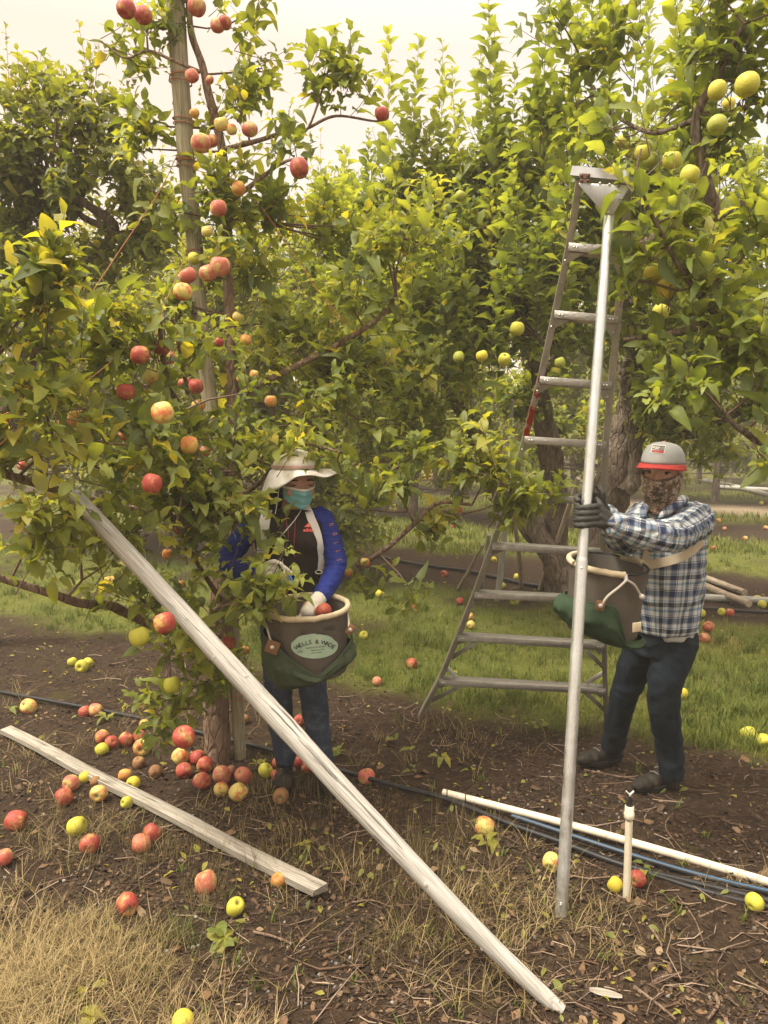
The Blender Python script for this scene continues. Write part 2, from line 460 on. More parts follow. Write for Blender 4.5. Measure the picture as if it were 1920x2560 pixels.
# dry grass close to the camera
def dryacc(x, y):
    v = rowv(x, y); a = zone(x, y)[1]
    return a * (.25 + 1.2 * max(0, noise.noise((x * 2.2, y * 2.2, 17)) + .35))
pts = clumpy(scatter_pts(2700, None, ydist(1.7, 3.4, .8), dryacc), 11, .035)
tn = np.array([min(1, max(0, .55 + .35 * noise.noise((x * 2.1, y * 2.1, 31)) + rnd.gauss(0, .2) - (.55 if noise.noise((x * 3, y * 3, 5)) > .33 else 0))) for x, y, z in pts])
blades('dry_grass', pts, .025, .085, .0026, M['dry_grass'], tn, 1.5)
# thin dead weed stalks around the plank and prop
pts = clumpy(scatter_pts(300, (-1.6, .5), ydist(2.35, 4.1), lambda x, y: 1.0 if 1.9 < rowv(x, y) < 3.1 and noise.noise((x * 1.5, y * 1.5, 40)) > -.12 else 0), 7, .05)
blades('dry_grass', pts, .05, .16, .0018, M['dry_grass'], np.clip(.2 + rs.randn(len(pts)) * .1, 0, 1), .55)
# clumps of dead grass flattened at the row edge
pts = clumpy(scatter_pts(330, None, ydist(2.1, 5.4), lambda x, y: max(0, noise.noise((x * 1.3, y * 1.3, 77)) + .05) * (1 if zone(x, y)[0] < .7 else .4)), 10, .05)
blades('dry_grass', pts, .03, .10, .0024, M['dry_grass'], np.clip(.42 + rs.randn(len(pts)) * .2, 0, 1), 1.9)

# leaf litter, wood chips, twigs, stones
lit_v = [(-.5, -.3, .05), (0, -.42, .0), (.5, -.05, .12), (.35, .35, .02), (-.15, .42, .16), (-.5, .1, .0), (0, 0, .08)]
lit_f = [(0, 1, 6), (1, 2, 6), (2, 3, 6), (3, 4, 6), (4, 5, 6), (5, 0, 6)]
def flat_frames(n, size_lo, size_hi, tilt):
    an = rs.rand(n) * 2 * np.pi; s = size_lo + (size_hi - size_lo) * rs.rand(n) ** 2
    nz = unit(np.stack([rs.randn(n) * tilt, rs.randn(n) * tilt, np.ones(n)], 1))
    a = unit(np.cross(np.stack([np.cos(an), np.sin(an), 0 * an], 1), nz)); b = np.cross(nz, a)
    return a * s[:, None], b * (s * (.45 + .5 * rs.rand(n)))[:, None], nz * s[:, None]
def litter(name, pts, lo, hi, tilt, material, tints, tv, tf, lift=.003):
    n = len(pts); pos = np.array(pts, dtype=np.float32); pos[:, 2] += lift
    a, b, c = flat_frames(n, lo, hi, tilt)
    V, F, LT = scatter_mesh(name, None, tv, tf, pos, a, b, c)
    me = mesh_np(name, V, F, LT, smooth=True); attr_vec(me, 'lv', np.repeat(np.stack([np.ones(n), tints, np.zeros(n)], 1), len(tv), axis=0))
    return tag(link(name, me, material), kind='stuff')
def soilacc(x, y):
    a, b_, c_ = zone(x, y); return max(.05, 1 - a * .93 - c_)
pts = scatter_pts(30000, None, ydist(1.75, 13), lambda x, y: soilacc(x, y) * min(1, max(.12, .45 + 1.6 * noise.noise((x * 2.3, y * 2.3, 61)))))
litter('leaf_litter', pts, .007, .029, .4, M['litter'], np.clip(rs.rand(len(pts)) ** 1.4, 0, 1), lit_v, lit_f)
pts = scatter_pts(300, None, ydist(1.9, 9), lambda x, y: soilacc(x, y) * .8)
litter('fallen_leaves', pts, .03, .06, .45, M['litter'], np.clip(.80 + rs.randn(len(pts)) * .12, 0, 1), lit_v, lit_f, .006)
tw = MB(); twt = []
for x, y, z in scatter_pts(2600, None, ydist(1.8, 9), soilacc):
    L = rnd.uniform(.03, .16) * (1.6 if rnd.random() < .12 else 1); a = rnd.uniform(0, 6.28); r_ = rnd.uniform(.0008, .0024) * (1 + L * 3)
    c0 = Vector((x, y, z + r_ + .004)); d = Vector((math.cos(a), math.sin(a), rnd.uniform(-.08, .12))) * L
    k = Vector((-d.y, d.x, 0)) * rnd.uniform(-.2, .2)
    b0 = len(tw.v); tw.tube([c0, c0 + d * .5 + k, c0 + d], [r_, r_, r_ * .6], 3, cap=False)
    twt += [rnd.random() ** 1.6] * (len(tw.v) - b0)
me = tw.mesh('twig_litter'); attr_vec(me, 'lv', np.stack([np.ones(len(twt)), np.array(twt), np.zeros(len(twt))], 1)); tag(link('twig_litter', me, M['stick']), kind='stuff')
st_v = [(0, 0, .5), (.5, 0, .1), (.16, .45, .12), (-.4, .3, .08), (-.42, -.28, .12), (.15, -.48, .06), (0, 0, -.3)]
st_f = [(0, 1, 2), (0, 2, 3), (0, 3, 4), (0, 4, 5), (0, 5, 1), (6, 2, 1), (6, 3, 2), (6, 4, 3), (6, 5, 4), (6, 1, 5)]
pts = scatter_pts(900, (-1.6, 2.2), ydist(1.9, 5), lambda x, y: soilacc(x, y) * (.2 + max(0, noise.noise((x, y, 55)) * 2)))
litter('gravel', pts, .006, .024, .2, M['stone'], rs.rand(len(pts)), st_v, st_f, 0)

# ------------------------------------------------------------------ trees
def leaf_template(lod, droop=.35, fold=.28, wav=.06, twist=0.0):
    """x along 0..1, y across, z normal; returns verts, faces, |across| values"""
    if lod == 0: ts = [0, .12, .32, .55, .78, .93, 1]; ws = [.02, .15, .235, .245, .165, .07, 0]
    elif lod == 1: ts = [0, .28, .65, 1]; ws = [.03, .25, .22, 0]
    else: ts = [0, .45, 1]; ws = [.0, .30, 0]
    v, ac = [], []; idx = []
    for i, (t, w) in enumerate(zip(ts, ws)):
        zz = .10 * math.sin(t * 2.2) - droop * t * t; xx = t * (1 - .18 * droop * t)
        row = []
        if w <= 0 or (lod == 2 and i == 0):
            v.append((xx, 0, zz)); ac.append(0); idx.append([len(v) - 1]); continue
        wz = wav * math.sin(t * 13)
        for s in (-1, 0, 1):
            v.append((xx + (.0 if s == 0 else .01), s * w, zz + (fold * w if s else 0) + (wz * s if s else 0) + twist * s * w * t)); ac.append(abs(s)); row.append(len(v) - 1)
        idx.append(row)
    f = []
    for a, b in zip(idx[:-1], idx[1:]):
        if len(a) == 3 and len(b) == 3: f += [(a[0], a[1], b[1], b[0]), (a[1], a[2], b[2], b[1])]
        elif len(a) == 3: f += [(a[0], a[1], b[0]), (a[1], a[2], b[0])]
        elif len(b) == 3: f += [(a[0], b[1], b[0]), (a[0], b[2], b[1])]
    return np.array(v, dtype=np.float32), [tuple(reversed(q_)) for q_ in f], np.array(ac, dtype=np.float32)
def fallen_leaf_scatter():
    n0 = scatter_pts(620, None, ydist(2.0, 12), lambda x, y: (.05 if y < 3.4 else .3) + max(0, noise.noise((x * 1.1, y * 1.1, 33)) * 1.5)); tv, tf, ac = TM[1][2]; n = len(n0); pos = np.array(n0, dtype=np.float32); pos[:, 2] += .008
    a, b, c = flat_frames(n, .022, .05, .5)
    V, F, LT = scatter_mesh('', None, tv, tf, pos, a, b * 1.3, c); me = mesh_np('fallen_leaves', V, F, LT)
    attr_vec(me, 'lv', np.stack([np.tile(ac, n), np.repeat(rs.rand(n), len(tv)), np.repeat(np.clip(rs.rand(n) * 1.1, 0, 1), len(tv))], 1)); tag(link('fallen_leaves', me, M['leaf_gold']), kind='stuff')
TM = {l: [leaf_template(l, d, f, w, t) for d, f, w, t in ((.30, .30, .04, .1), (.62, .45, .06, -.2), (.10, .20, .07, .15), (.85, .35, .05, .3), (.45, .62, .09, .4), (.2, .08, .12, -.35), (1.1, .5, .06, .1), (.55, .25, .14, -.1))] for l in (0, 1, 2)}

fallen_leaf_scatter()
class Crown:
    def __init__(self): self.pos, self.dir, self.nrm, self.len, self.tint, self.yel = [], [], [], [], [], []; self.stems = []
    def shoots(self, P0, D, L, nleaf, leaf_len, bend=.15, yellow=.06, tint0=.5):
        """P0 (s,3) starts, D (s,3) unit directions, L (s,) lengths"""
        S = len(P0); up = np.array([0, 0, 1.0])
        t = (np.arange(nleaf) + .6) / nleaf; t = t[None, :, None]
        bendv = unit(D * .3 + up + rs.randn(S, 3) * .35)
        path = lambda tt: P0[:, None, :] + D[:, None, :] * L[:, None, None] * tt + bendv[:, None, :] * (L[:, None, None] * bend) * tt * tt
        p = path(t) + rs.randn(S, nleaf, 3) * .006
        tan = unit(D[:, None, :] + 2 * bend * bendv[:, None, :] * t)
        a = unit(np.cross(tan, np.array([.3, .2, 1.0]) + 0 * tan)); b = np.cross(tan, a)
        ph = (np.arange(nleaf) * 2.4)[None, :, None] + rs.rand(S, 1, 1) * 6.28 + rs.randn(S, nleaf, 1) * .35
        outw = a * np.cos(ph) + b * np.sin(ph)
        el = .75 + .5 * t + rs.randn(S, nleaf, 1) * .28           # leaves at the tip point along the shoot
        d = unit(outw + tan * el + up * .12)
        n_ = unit(up * 1.0 + tan * .55 - outw * .15 + rs.randn(S, nleaf, 3) * .42)
        n_ = unit(n_ - d * np.sum(n_ * d, -1, keepdims=True))
        sz = leaf_len * (.58 + .68 * rs.rand(S, nleaf)) * (1.05 - .45 * np.clip((t[..., 0] - .6) / .4, 0, 1)) * (.85 + .3 * rs.rand(S, 1))
        tn = np.clip(tint0 + rs.randn(S, 1) * .20 + rs.randn(S, nleaf) * .16 + (t[..., 0] - .5) * .35, 0, 1)
        ye = np.where(rs.rand(S, nleaf) < yellow, .35 + .6 * rs.rand(S, nleaf), 0) + np.where(rs.rand(S, 1) < yellow, .35, 0)
        pet = d * (sz * .22)[..., None]
        self.pos.append((p + pet).reshape(-1, 3)); self.dir.append(d.reshape(-1, 3)); self.nrm.append(n_.reshape(-1, 3))
        self.len.append(sz.ravel()); self.tint.append(tn.ravel()); self.yel.append(np.clip(ye, 0, 1).ravel())
        ps = path(np.linspace(0, 1, 4)[None, :, None])
        self.stems.append(ps)
    def arrays(self): return [np.concatenate(x) for x in (self.pos, self.dir, self.nrm, self.len, self.tint, self.yel)]
    def n(self): return sum(len(x) for x in self.len)
    def leaf_mesh(self, name, lod_of, sel=None, keep=None):
        pos, d, n_, L, tn, ye = self.arrays()
        if keep is not None: pos, d, n_, L, tn, ye = [x[keep] for x in (pos, d, n_, L, tn, ye)]
        lod = lod_of(pos); var = rs.randint(0, 8, len(pos)); side = np.cross(n_, d)
        parts = []
        for l in (0, 1, 2):
            for k in range(8):
                m_ = (lod == l) & (var == k)
                if not m_.any(): continue
                tv, tf, ac = TM[l][k]; q_ = L[m_][:, None]; wv = q_ * (.85 + .35 * rs.rand(len(q_), 1)) * (1.15 if l == 2 else 1)
                V, F, LT = scatter_mesh('', None, tv, tf, pos[m_], d[m_] * q_, side[m_] * wv, n_[m_] * q_)
                A = np.stack([np.tile(ac, m_.sum()), np.repeat(tn[m_], len(tv)), np.repeat(ye[m_], len(tv))], 1)
                parts.append((V, F, LT, A))
        V, F, LT, A = join_np(parts); me = mesh_np(name, V, F, LT); attr_vec(me, 'lv', A); return me
    def stem_mesh(self, name, r0=.0028, sides=3):
        ps = np.concatenate([s for s in self.stems]); S, K, _ = ps.shape
        tan = unit(ps[:, -1] - ps[:, 0]); a = unit(np.cross(tan, np.array([.31, .22, .9]))); b = np.cross(tan, a)
        rr = (r0 * np.linspace(1, .45, K))[None, :, None, None]
        w = np.arange(sides) * 2 * np.pi / sides
        ring = a[:, None, None, :] * np.cos(w)[None, None, :, None] + b[:, None, None, :] * np.sin(w)[None, None, :, None]
        V = (ps[:, :, None, :] + ring * rr).reshape(-1, 3)
        q_ = []
        for i in range(K - 1):
            for k in range(sides): q_.append((i * sides + k, i * sides + (k + 1) % sides, (i + 1) * sides + (k + 1) % sides, (i + 1) * sides + k))
        q_ = np.array(q_); F = ((np.arange(S) * K * sides)[:, None, None] + q_[None]).reshape(-1); return mesh_np(name, V, F, np.full(S * len(q_), 4))

def ell_pts(c, r, n, shell=.45):
    d = unit(rs.randn(n, 3)); rad = (shell + (1 - shell) * rs.rand(n)) ; return np.array(c) + d * np.array(r) * rad[:, None]
def limb_tube(mb, pts, r0, r1, n=8, knob=.12, seed=0):
    cp = curve_pts([tuple(p) for p in pts], 7); m_ = len(cp); rr = []
    L = 0
    for i in range(m_):
        t = i / (m_ - 1); p = cp[i]
        rr.append((r0 + (r1 - r0) * t) * (1 + knob * noise.noise((p[0] * 3.5, p[1] * 3.5, p[2] * 3.5 + seed))))
    b0 = len(mb.v); mb.tube(cp, rr, n)
    for i in range(b0, len(mb.v)):
        v = Vector(mb.v[i]); k = (i - b0) // n; c_ = Vector(cp[min(k, m_ - 1)])
        mb.v[i] = tuple(c_ + (v - c_) * (1 + knob * 1.3 * noise.noise(v * 14)))
    return cp
HANG = '''
315,22 44 red|left one of the two dark red apples at the very top left of the post
357,38 42 red|right one of the two dark red apples at the very top left of the post
492,17 44 pink|pink apple cut by the top edge just right of the post
544,64 34 pink|pale pink apple left in the pair right of the post top
562,57 34 red|redder apple right in the pair right of the post top
524,200 20 pink|small pink apple between post and leader beside the top twine wrap
480,190 32 pink|shaded pink apple touching the post just above the top twine wrap
486,283 24 or|orange red apple against the post between the first two twine wraps
554,311 35 ry|yellowish pink apple high on the leader with its eye showing
579,324 26 ry|pale apple half hidden between the yellowish one and the pink one
624,324 38 pink|striped pink apple rightmost of the cluster beside the leader
502,358 46 pink|large pink apple facing the camera right of the tied post
530,353 30 red|red apple tucked behind the large pink one by the post
748,421 48 red|single red apple hanging by itself in the open gap right of the leader
596,472 34 or|orange apple at the fork where the right bare limb leaves the leader
546,521 41 pink|pink apple just left of the leader below the fork
518,579 28 ry|half hidden pale apple in the leaves below the fork
485,647 30 gy|greenish apple on top of the cluster hanging over the post
549,667 50 pink|biggest striped pink apple of the cluster hanging over the post
520,683 44 pink|pink apple directly behind the biggest one of the post cluster
470,690 43 pink|pink apple left in the cluster covering the post
457,730 46 ry|lowest pale orange apple of the cluster covering the post
955,285 34 red|red apple at the tip of the long upper right branch
615,850 28 or|shaded orange apple low right of the post in dark leaves
604,946 25 or|orange apple left in the small pair above the rising bare limb
635,936 22 ry|yellowish apple right in the small pair above the rising bare limb
592,792 24 ry|pale apple half covered by leaves right of the post foot cluster
547,856 24 red|dark red apple beside the trunk behind the leaves
350,888 48 red|red apple under the pruned hooked branch, left of three
402,868 44 red|red apple right below the pruned hooked branch
422,894 34 pink|pink apple right in the cluster below the hooked branch
314,980 46 red|red apple with a leaf across it in the left leafy mass
378,944 43 ry|yellow orange apple behind a leaf in the left leafy mass
406,1032 54 ry|large pale yellow pink apple in the middle of the left leafy mass
462,959 34 red|half hidden red apple at the right of the left leafy mass
490,966 38 red|red apple with dark shade right of the half hidden one
496,1014 34 or|orange apple below the red pair at the right of the leafy mass
473,1113 46 or|orange red apple beside the old grey post stub behind leaves
513,1128 28 pink|small pink apple touching the grey post behind leaves
196,1046 48 or|dark orange apple deep in the yellow leaves at the left
160,1056 30 red|half hidden red apple beside the dark orange one at the left
310,1088 26 pink|small pinkish apple glimpsed under the large pale one
55,1164 24 red|small dark red apple near the left edge above the big limb
8,1043 36 or|orange apple cut by the left edge
380,1210 52 red|red apple with a twig across it just right of the prop pole top
445,1316 32 red|small red apple in dark leaves left of the woman's blue sleeve
276,1457 36 or|orange apple hanging low beside the upper part of the prop pole
454,1461 22 or|tiny orange apple between the leaves left of the woman's glove
411,1558 58 red|big red apple with pruned twigs crossing it beside the prop pole
348,1592 50 gy|yellow green apple half covered by a leaf below the low limb
570,1607 42 red|bright red apple just above the prop pole beside the bucket
127,1292 24 pink|small pink apple left of the prop pole top
403,1668 20 red|tiny red apple in the hanging leaves left of the prop pole
430,1712 42 gy|yellow green apple in the hanging branch left of the trunk
677,1003 30 or|orange apple above the woman's hat under the bare limb
612,1626 24 or|small orange apple behind the leaves between bucket and prop pole
418,1385 26 or|dim orange apple in the shaded leaves above the prop pole
460,1843 61 red|largest red apple, hanging lowest on the branch in front of the trunk
1146,1275 22 or|orange apple beside the cut twig in front of the ladder
870,1431 24 or|orange apple hanging close to the woman's elbow
912,1406 24 ry|pale orange apple behind leaves right of the woman's elbow
'''
GOLD = '''
1868,212 56 gy|big golden apple highest at the right edge
1793,227 46 gy|shaded golden apple left of the highest one
1822,259 30 yel|small bright part hidden apple under the highest golden one
1793,313 48 grn|dull green apple hidden in shade below the small bright one
1606,382 40 gy|front apple of the golden cluster above the ladder head
1576,376 36 gy|left apple of the golden cluster above the ladder head
1553,355 32 gy|upper left apple of the golden cluster, partly covered
1627,401 38 grn|lower right shaded apple of the golden cluster above the ladder head
1614,367 34 grn|rear apple of the golden cluster above the ladder head
1680,401 45 gy|round golden apple hanging alone right of the cluster
1724,439 47 gy|golden apple with a leaf shading it left of the thick right limb
1783,486 32 grn|small green apple just above the thick right limb
1634,684 47 yel|bright yellow apple beside the ladder, top of three
1666,722 48 yel|yellow apple in the middle of the three beside the ladder
1652,779 42 gy|olive green apple, bottom of the three beside the ladder
1293,822 36 gy|golden apple left of the ladder under the third step
1147,893 28 grn|left one of three green apples in a row left of the ladder
1205,890 30 yel|middle one of three apples in a row with a yellow leaf on it
1261,900 33 gy|right one of three apples in a row left of the ladder rail
1431,406 26 grn|green apple hidden high between the ladder head and the sky
1151,491 28 grn|green apple alone in the dark leaves of the middle tree
1329,681 24 gy|yellowish apple just left of the ladder's upper rail
1400,907 28 grn|green apple seen between the ladder rails above the third lower step
1388,928 26 gy|second green apple right under the one between the ladder rails
1297,1006 18 grn|small green apple beside the red paint on the rail
'''

CLEAR = []     # (px, py, radius, depth): places where the foliage is thin enough to show what hangs or stands behind
for t_, re_, cap_, ex_ in ((HANG, .077, 6, 14), (GOLD, .078, 4, 26)):
    for l in t_.strip().splitlines():
        xy, d, c_ = l.split('|')[0].split(); x, y = map(float, xy.split(',')); d = float(d); CLEAR.append((x, y, d * .5 + ex_, max(2.45, min(re_ * FPX / d, cap_)) - .13, .16))
for x, y, r_, Y_ in [(446, 130, 26, 4), (452, 190, 26, 4), (458, 250, 26, 4), (464, 380, 26, 4), (470, 440, 24, 4), (492, 770, 26, 4), (500, 820, 26, 4), (540, 1130, 24, 4), (545, 1185, 24, 4), (583, 1100, 24, 4), (583, 1160, 24, 4), (540, 1780, 34, 4), (545, 1850, 34, 4), (596, 1760, 24, 4), (600, 1840, 24, 4),
                     (200, 1250, 30, 2.9), (240, 1290, 34, 2.9), (285, 1345, 34, 2.9), (330, 1390, 26, 2.9), (430, 1500, 34, 2.8), (480, 1555, 36, 2.8), (530, 1610, 36, 2.8), (590, 1680, 36, 2.8), (20, 1452, 24, 3), (80, 1470, 24, 3), (140, 1488, 24, 3), (200, 1508, 24, 3), (260, 1514, 24, 3),
                     (755, 1225, 42, 3.5), (740, 1330, 42, 3.5), (770, 1390, 42, 3.5), (680, 1430, 34, 3.3), (790, 1600, 60, 3.2), (720, 1640, 50, 3.2), (790, 1480, 40, 3.3), (720, 1160, 34, 3.4), (780, 1150, 28, 3.4), (830, 1350, 34, 3.5), (820, 1172, 30, 3.4), (700, 1190, 30, 3.4), (1655, 1150, 62, 3.3), (1490, 440, 26, 3.1), (1530, 480, 24, 3.1), (1690, 1300, 70, 3.2)]:
    CLEAR.append((x, y, r_, Y_, .22))
CLEAR = np.array(CLEAR)
def thin_out(pos, keep):
    d = pos - np.array([0, 0, CAM_H]); f = d[:, 1] * CP - d[:, 2] * SP; px = 960 + d[:, 0] / f * FPX; py = 1280 - (d[:, 1] * SP + d[:, 2] * CP) / f * FPX
    for x, y, r_, Y_, pr in CLEAR:
        m_ = ((px - x) ** 2 + (py - y) ** 2 < r_ * r_) & (pos[:, 1] < Y_ + .02) & (rs.rand(len(pos)) > pr); keep[m_] = False
    return keep
LEAF_MESHES = {}
def leaf_piece(matkey, var, tint, yel):
    key = (matkey, var, tint, yel)
    if key not in LEAF_MESHES:
        tv, tf, ac = TM[0][var]
        me = mesh_np('leaf', tv, np.concatenate([np.array(f) for f in tf]), [len(f) for f in tf])
        attr_vec(me, 'lv', np.stack([ac, np.full(len(tv), tint / 5), np.full(len(tv), yel * .45)], 1)); me.materials.append(M[matkey]); LEAF_MESHES[key] = me
    return LEAF_MESHES[key]
def in_frame(p):
    d = p - np.array([0, 0, CAM_H]); f = d[:, 1] * CP - d[:, 2] * SP; u = d[:, 0] / f * FPX; v = (d[:, 1] * SP + d[:, 2] * CP) / f * FPX
    return (np.abs(u) < 950) & (np.abs(v) < 1270) & (f > .3), f
def tree(name, label, base, trunks, limbs, blobs, whips, leafmat, barkmat, leaf_len=.085, nparts=0, yellow=.05, tint0=.5, seed=1, shoot=(.12, .30), nleaf=9, cat='tree', twig=True, knob=.12, tbias=0.0, group=None):
    global rs
    rs = np.random.RandomState(seed)
    root = empty(name, base); tag(root, label, cat, group)
    nodes = []
    for pts, r0, r1 in trunks:
        mb = MB(); cp = limb_tube(mb, pts, r0, r1, 14, knob, seed); nodes += [c_ for c_ in cp]
        mb.build('trunk', M[barkmat], root)
    for pts, r0, r1 in limbs:
        mb = MB(); cp = limb_tube(mb, pts, r0, r1, 11, knob * .7, seed + 5); nodes += [c_ for c_ in cp]
        mb.build('limb', M[barkmat], root)
    cr = Crown(); tw = MB()
    for b in blobs:
        c, r, dens = Vector(b[0]), b[1], b[2]; o = b[3] if len(b) > 3 else {}
        ll = o.get('leaf', leaf_len); up = o.get('up', .45); sh = o.get('shoot', shoot)
        n = max(3, int(dens * (300 * r[0] * r[2] + float(o.get('base', 1.6))) * (.085 / ll) ** 2)); K = max(1, n // 4)
        cc = ell_pts(c, r, K, .35)
        per = int(math.ceil(n / K)); P0 = np.repeat(cc, per, axis=0) + rs.randn(K * per, 3) * .045
        outd = unit(P0 - np.array(c) + rs.randn(K * per, 3) * .05); outd = unit(outd * .75 + rs.randn(K * per, 3) * .45 + np.array([0, 0, up]))
        Ls = sh[0] + (sh[1] - sh[0]) * rs.rand(len(P0))
        cr.shoots(P0 - outd * (Ls * .5)[:, None], outd, Ls, nleaf, ll, .18, o.get('yellow', yellow), o.get('tint', tint0))
        if twig and len(nodes):
            na = np.array(nodes)
            for q_ in cc:
                dd = np.linalg.norm(na - q_, axis=1) + np.maximum(0, na[:, 2] - q_[2]) * .6; j = int(np.argmin(dd)); a = na[j]
                if dd[j] > 1.7 * max(1, ll / .085): continue
                mid = (a + q_) / 2 + rs.randn(3) * .05 * dd[j]; r_ = .0035 + .0045 * min(1.5, dd[j])
                tw.tube([tuple(a), tuple(mid), tuple(q_)], [r_ * 1.3, r_, .003], 4, cap=False)
                nodes.append(tuple(mid)); 
                if rs.rand() < .5: nodes.append(tuple(q_))
    for w in whips:   # long upright shoots: tip, length, leaves
        tip, L, nl, ll = Vector(w[0]), w[1], w[2], w[3] if len(w) > 3 else leaf_len
        d = np.array([[rs.randn() * .07, rs.randn() * .07, 1]]); d = unit(d)
        cr.shoots(np.array([tip]) - d * L, d, np.array([L]), nl, ll, .02, yellow * .5, tint0)
    keep = np.ones(cr.n(), bool)
    if base[1] < 7: keep = thin_out(cr.arrays()[0], keep)
    if nparts:
        pos, d, n_, L, tn, ye = cr.arrays(); inf, dep = in_frame(pos); score = np.where(inf & keep, L / dep, 0) * (.8 + .4 * rs.rand(len(L)))
        idx = np.argsort(-score)[:nparts]; keep[idx] = False; side = np.cross(n_, d)
        bl = Vector(base)
        for i in idx:
            q_ = L[i]; wv = q_ * (.9 + .2 * rs.rand())
            mt = Matrix(((d[i][0] * q_, side[i][0] * wv, n_[i][0] * q_, pos[i][0] - bl.x), (d[i][1] * q_, side[i][1] * wv, n_[i][1] * q_, pos[i][1] - bl.y), (d[i][2] * q_, side[i][2] * wv, n_[i][2] * q_, pos[i][2] - bl.z), (0, 0, 0, 1)))
            lo = bpy.data.objects.new('leaf', leaf_piece(leafmat, int(rs.randint(0, 8)), int(round(tn[i] * 5)), int(round(min(1, ye[i]) * 2)))); COL.objects.link(lo)
            lo.parent = root; lo.matrix_basis = mt
    lod = lambda p: np.where(p[:, 1] < 4.6, 0, np.where(p[:, 1] < 9.5, 1, 2))
    lm = cr.leaf_mesh('foliage', lod, keep=keep); tag(link('foliage', lm, M[leafmat], root), kind='stuff')
    tag(link('shoot_stems', cr.stem_mesh('shoot_stems', .0026 * leaf_len / .085), M['twig'], root), kind='stuff')
    if tw.v: tag(tw.build('twigs', M['twig'], root, smooth=True), kind='stuff')
    return root, cr
def B(px, py, Y, rx, rz, dens, ry=None, **o): return (P(px, py, Y), (rx, ry if ry else min(rx, rz) * .9, rz), dens, o)
def PL(Y, *pts):    # path: pixel pairs, one depth or one per point
    return [P(x, y, (Y if not isinstance(Y, (list, tuple)) else Y[i])) for i, (x, y) in enumerate(pts)]

# --- the red apple tree by the post
base1 = G(545, 1893)
YT = base1.y
tr1 = [([Vector((base1.x, base1.y, -.05)), P(540, 1760, YT), P(548, 1560, YT), P(570, 1330, YT + .05), P(582, 1190, YT + .1), P(590, 1080, YT + .1), P(578, 955, YT + .1)], .072, .036),
       (PL(YT + .1, (578, 955), (572, 760), (567, 550), (556, 380), (520, 230), (505, 160), (478, 80), (468, -40), (455, -120)), .030, .012)]
lb1 = [(PL([YT + .1, YT, 4.0, 3.9, 3.85], (590, 1010), (628, 972), (830, 870), (955, 790), (990, 735)), .022, .010),
       (PL([YT, YT, YT, 3.4, 3.25], (576, 500), (620, 470), (689, 417), (725, 400), (748, 403)), .016, .003),
       (PL([YT, 4.0, 3.95, 3.9, 3.9], (555, 375), (650, 350), (723, 327), (770, 320), (822, 174)), .014, .004),
       (PL([3.95, 3.9, 3.9, 3.9], (770, 320), (840, 290), (940, 303), (962, 290)), .008, .003),
       (PL(YT, (500, 180), (430, 150), (370, 127), (312, 145), (255, 105)), .010, .003),
       (PL([YT, 3.9, 3.6, 3.35, 3.1, 2.9, 2.75], (548, 1600), (430, 1580), (312, 1530), (270, 1512), (203, 1508), (127, 1484), (-20, 1440)), .030, .013),
       (PL([YT, 3.8, 3.5, 3.2], (555, 1500), (540, 1482), (490, 1402), (440, 1310)), .015, .007),
       (PL([YT, 3.9, 3.6, 3.4, 3.3], (548, 1620), (500, 1600), (430, 1575), (380, 1520), (287, 1448)), .014, .006),
       (PL([YT + .1, 4.0, 3.6, 3.1, 2.7], (575, 1230), (460, 1290), (260, 1260), (100, 1210), (-30, 1175)), .032, .014),
       (PL([YT + .1, 3.9, 3.5, 3.3, 3.2], (585, 1120), (500, 1080), (430, 980), (405, 880), (400, 800)), .020, .009),
       (PL([3.5, 3.4, 3.35, 3.3], (470, 985), (440, 830), (425, 795), (400, 800)), .010, .009),
       (PL([YT + .1, 3.8, 3.3, 2.8], (580, 1180), (400, 1120), (180, 1010), (-20, 900)), .022, .008),
       (PL([YT, 3.7, 3.3, 3.2, 3.15], (560, 1640), (520, 1560), (560, 1515), (640, 1510), (720, 1495)), .010, .004),
       (PL([YT, 3.8, 3.55, 3.5, 3.45], (580, 1250), (640, 1215), (690, 1160), (760, 1112), (850, 1130)), .012, .005),
       (PL([YT, 3.9, 3.7, 3.6], (545, 1700), (480, 1640), (425, 1600), (430, 1800)), .012, .005),
       (PL([YT, 4.15, 4.05, 3.95, 3.9, 3.85, 3.8], (560, 1500), (750, 1420), (859, 1427), (960, 1375), (1036, 1309), (1095, 1258), (1180, 1262)), .018, .008),
       (PL([3.95, 3.9, 3.85], (1036, 1309), (1000, 1240), (955, 1180)), .008, .004),
       (PL([3.85, 3.8, 3.75], (1095, 1290), (1200, 1275), (1290, 1235)), .006, .003)]
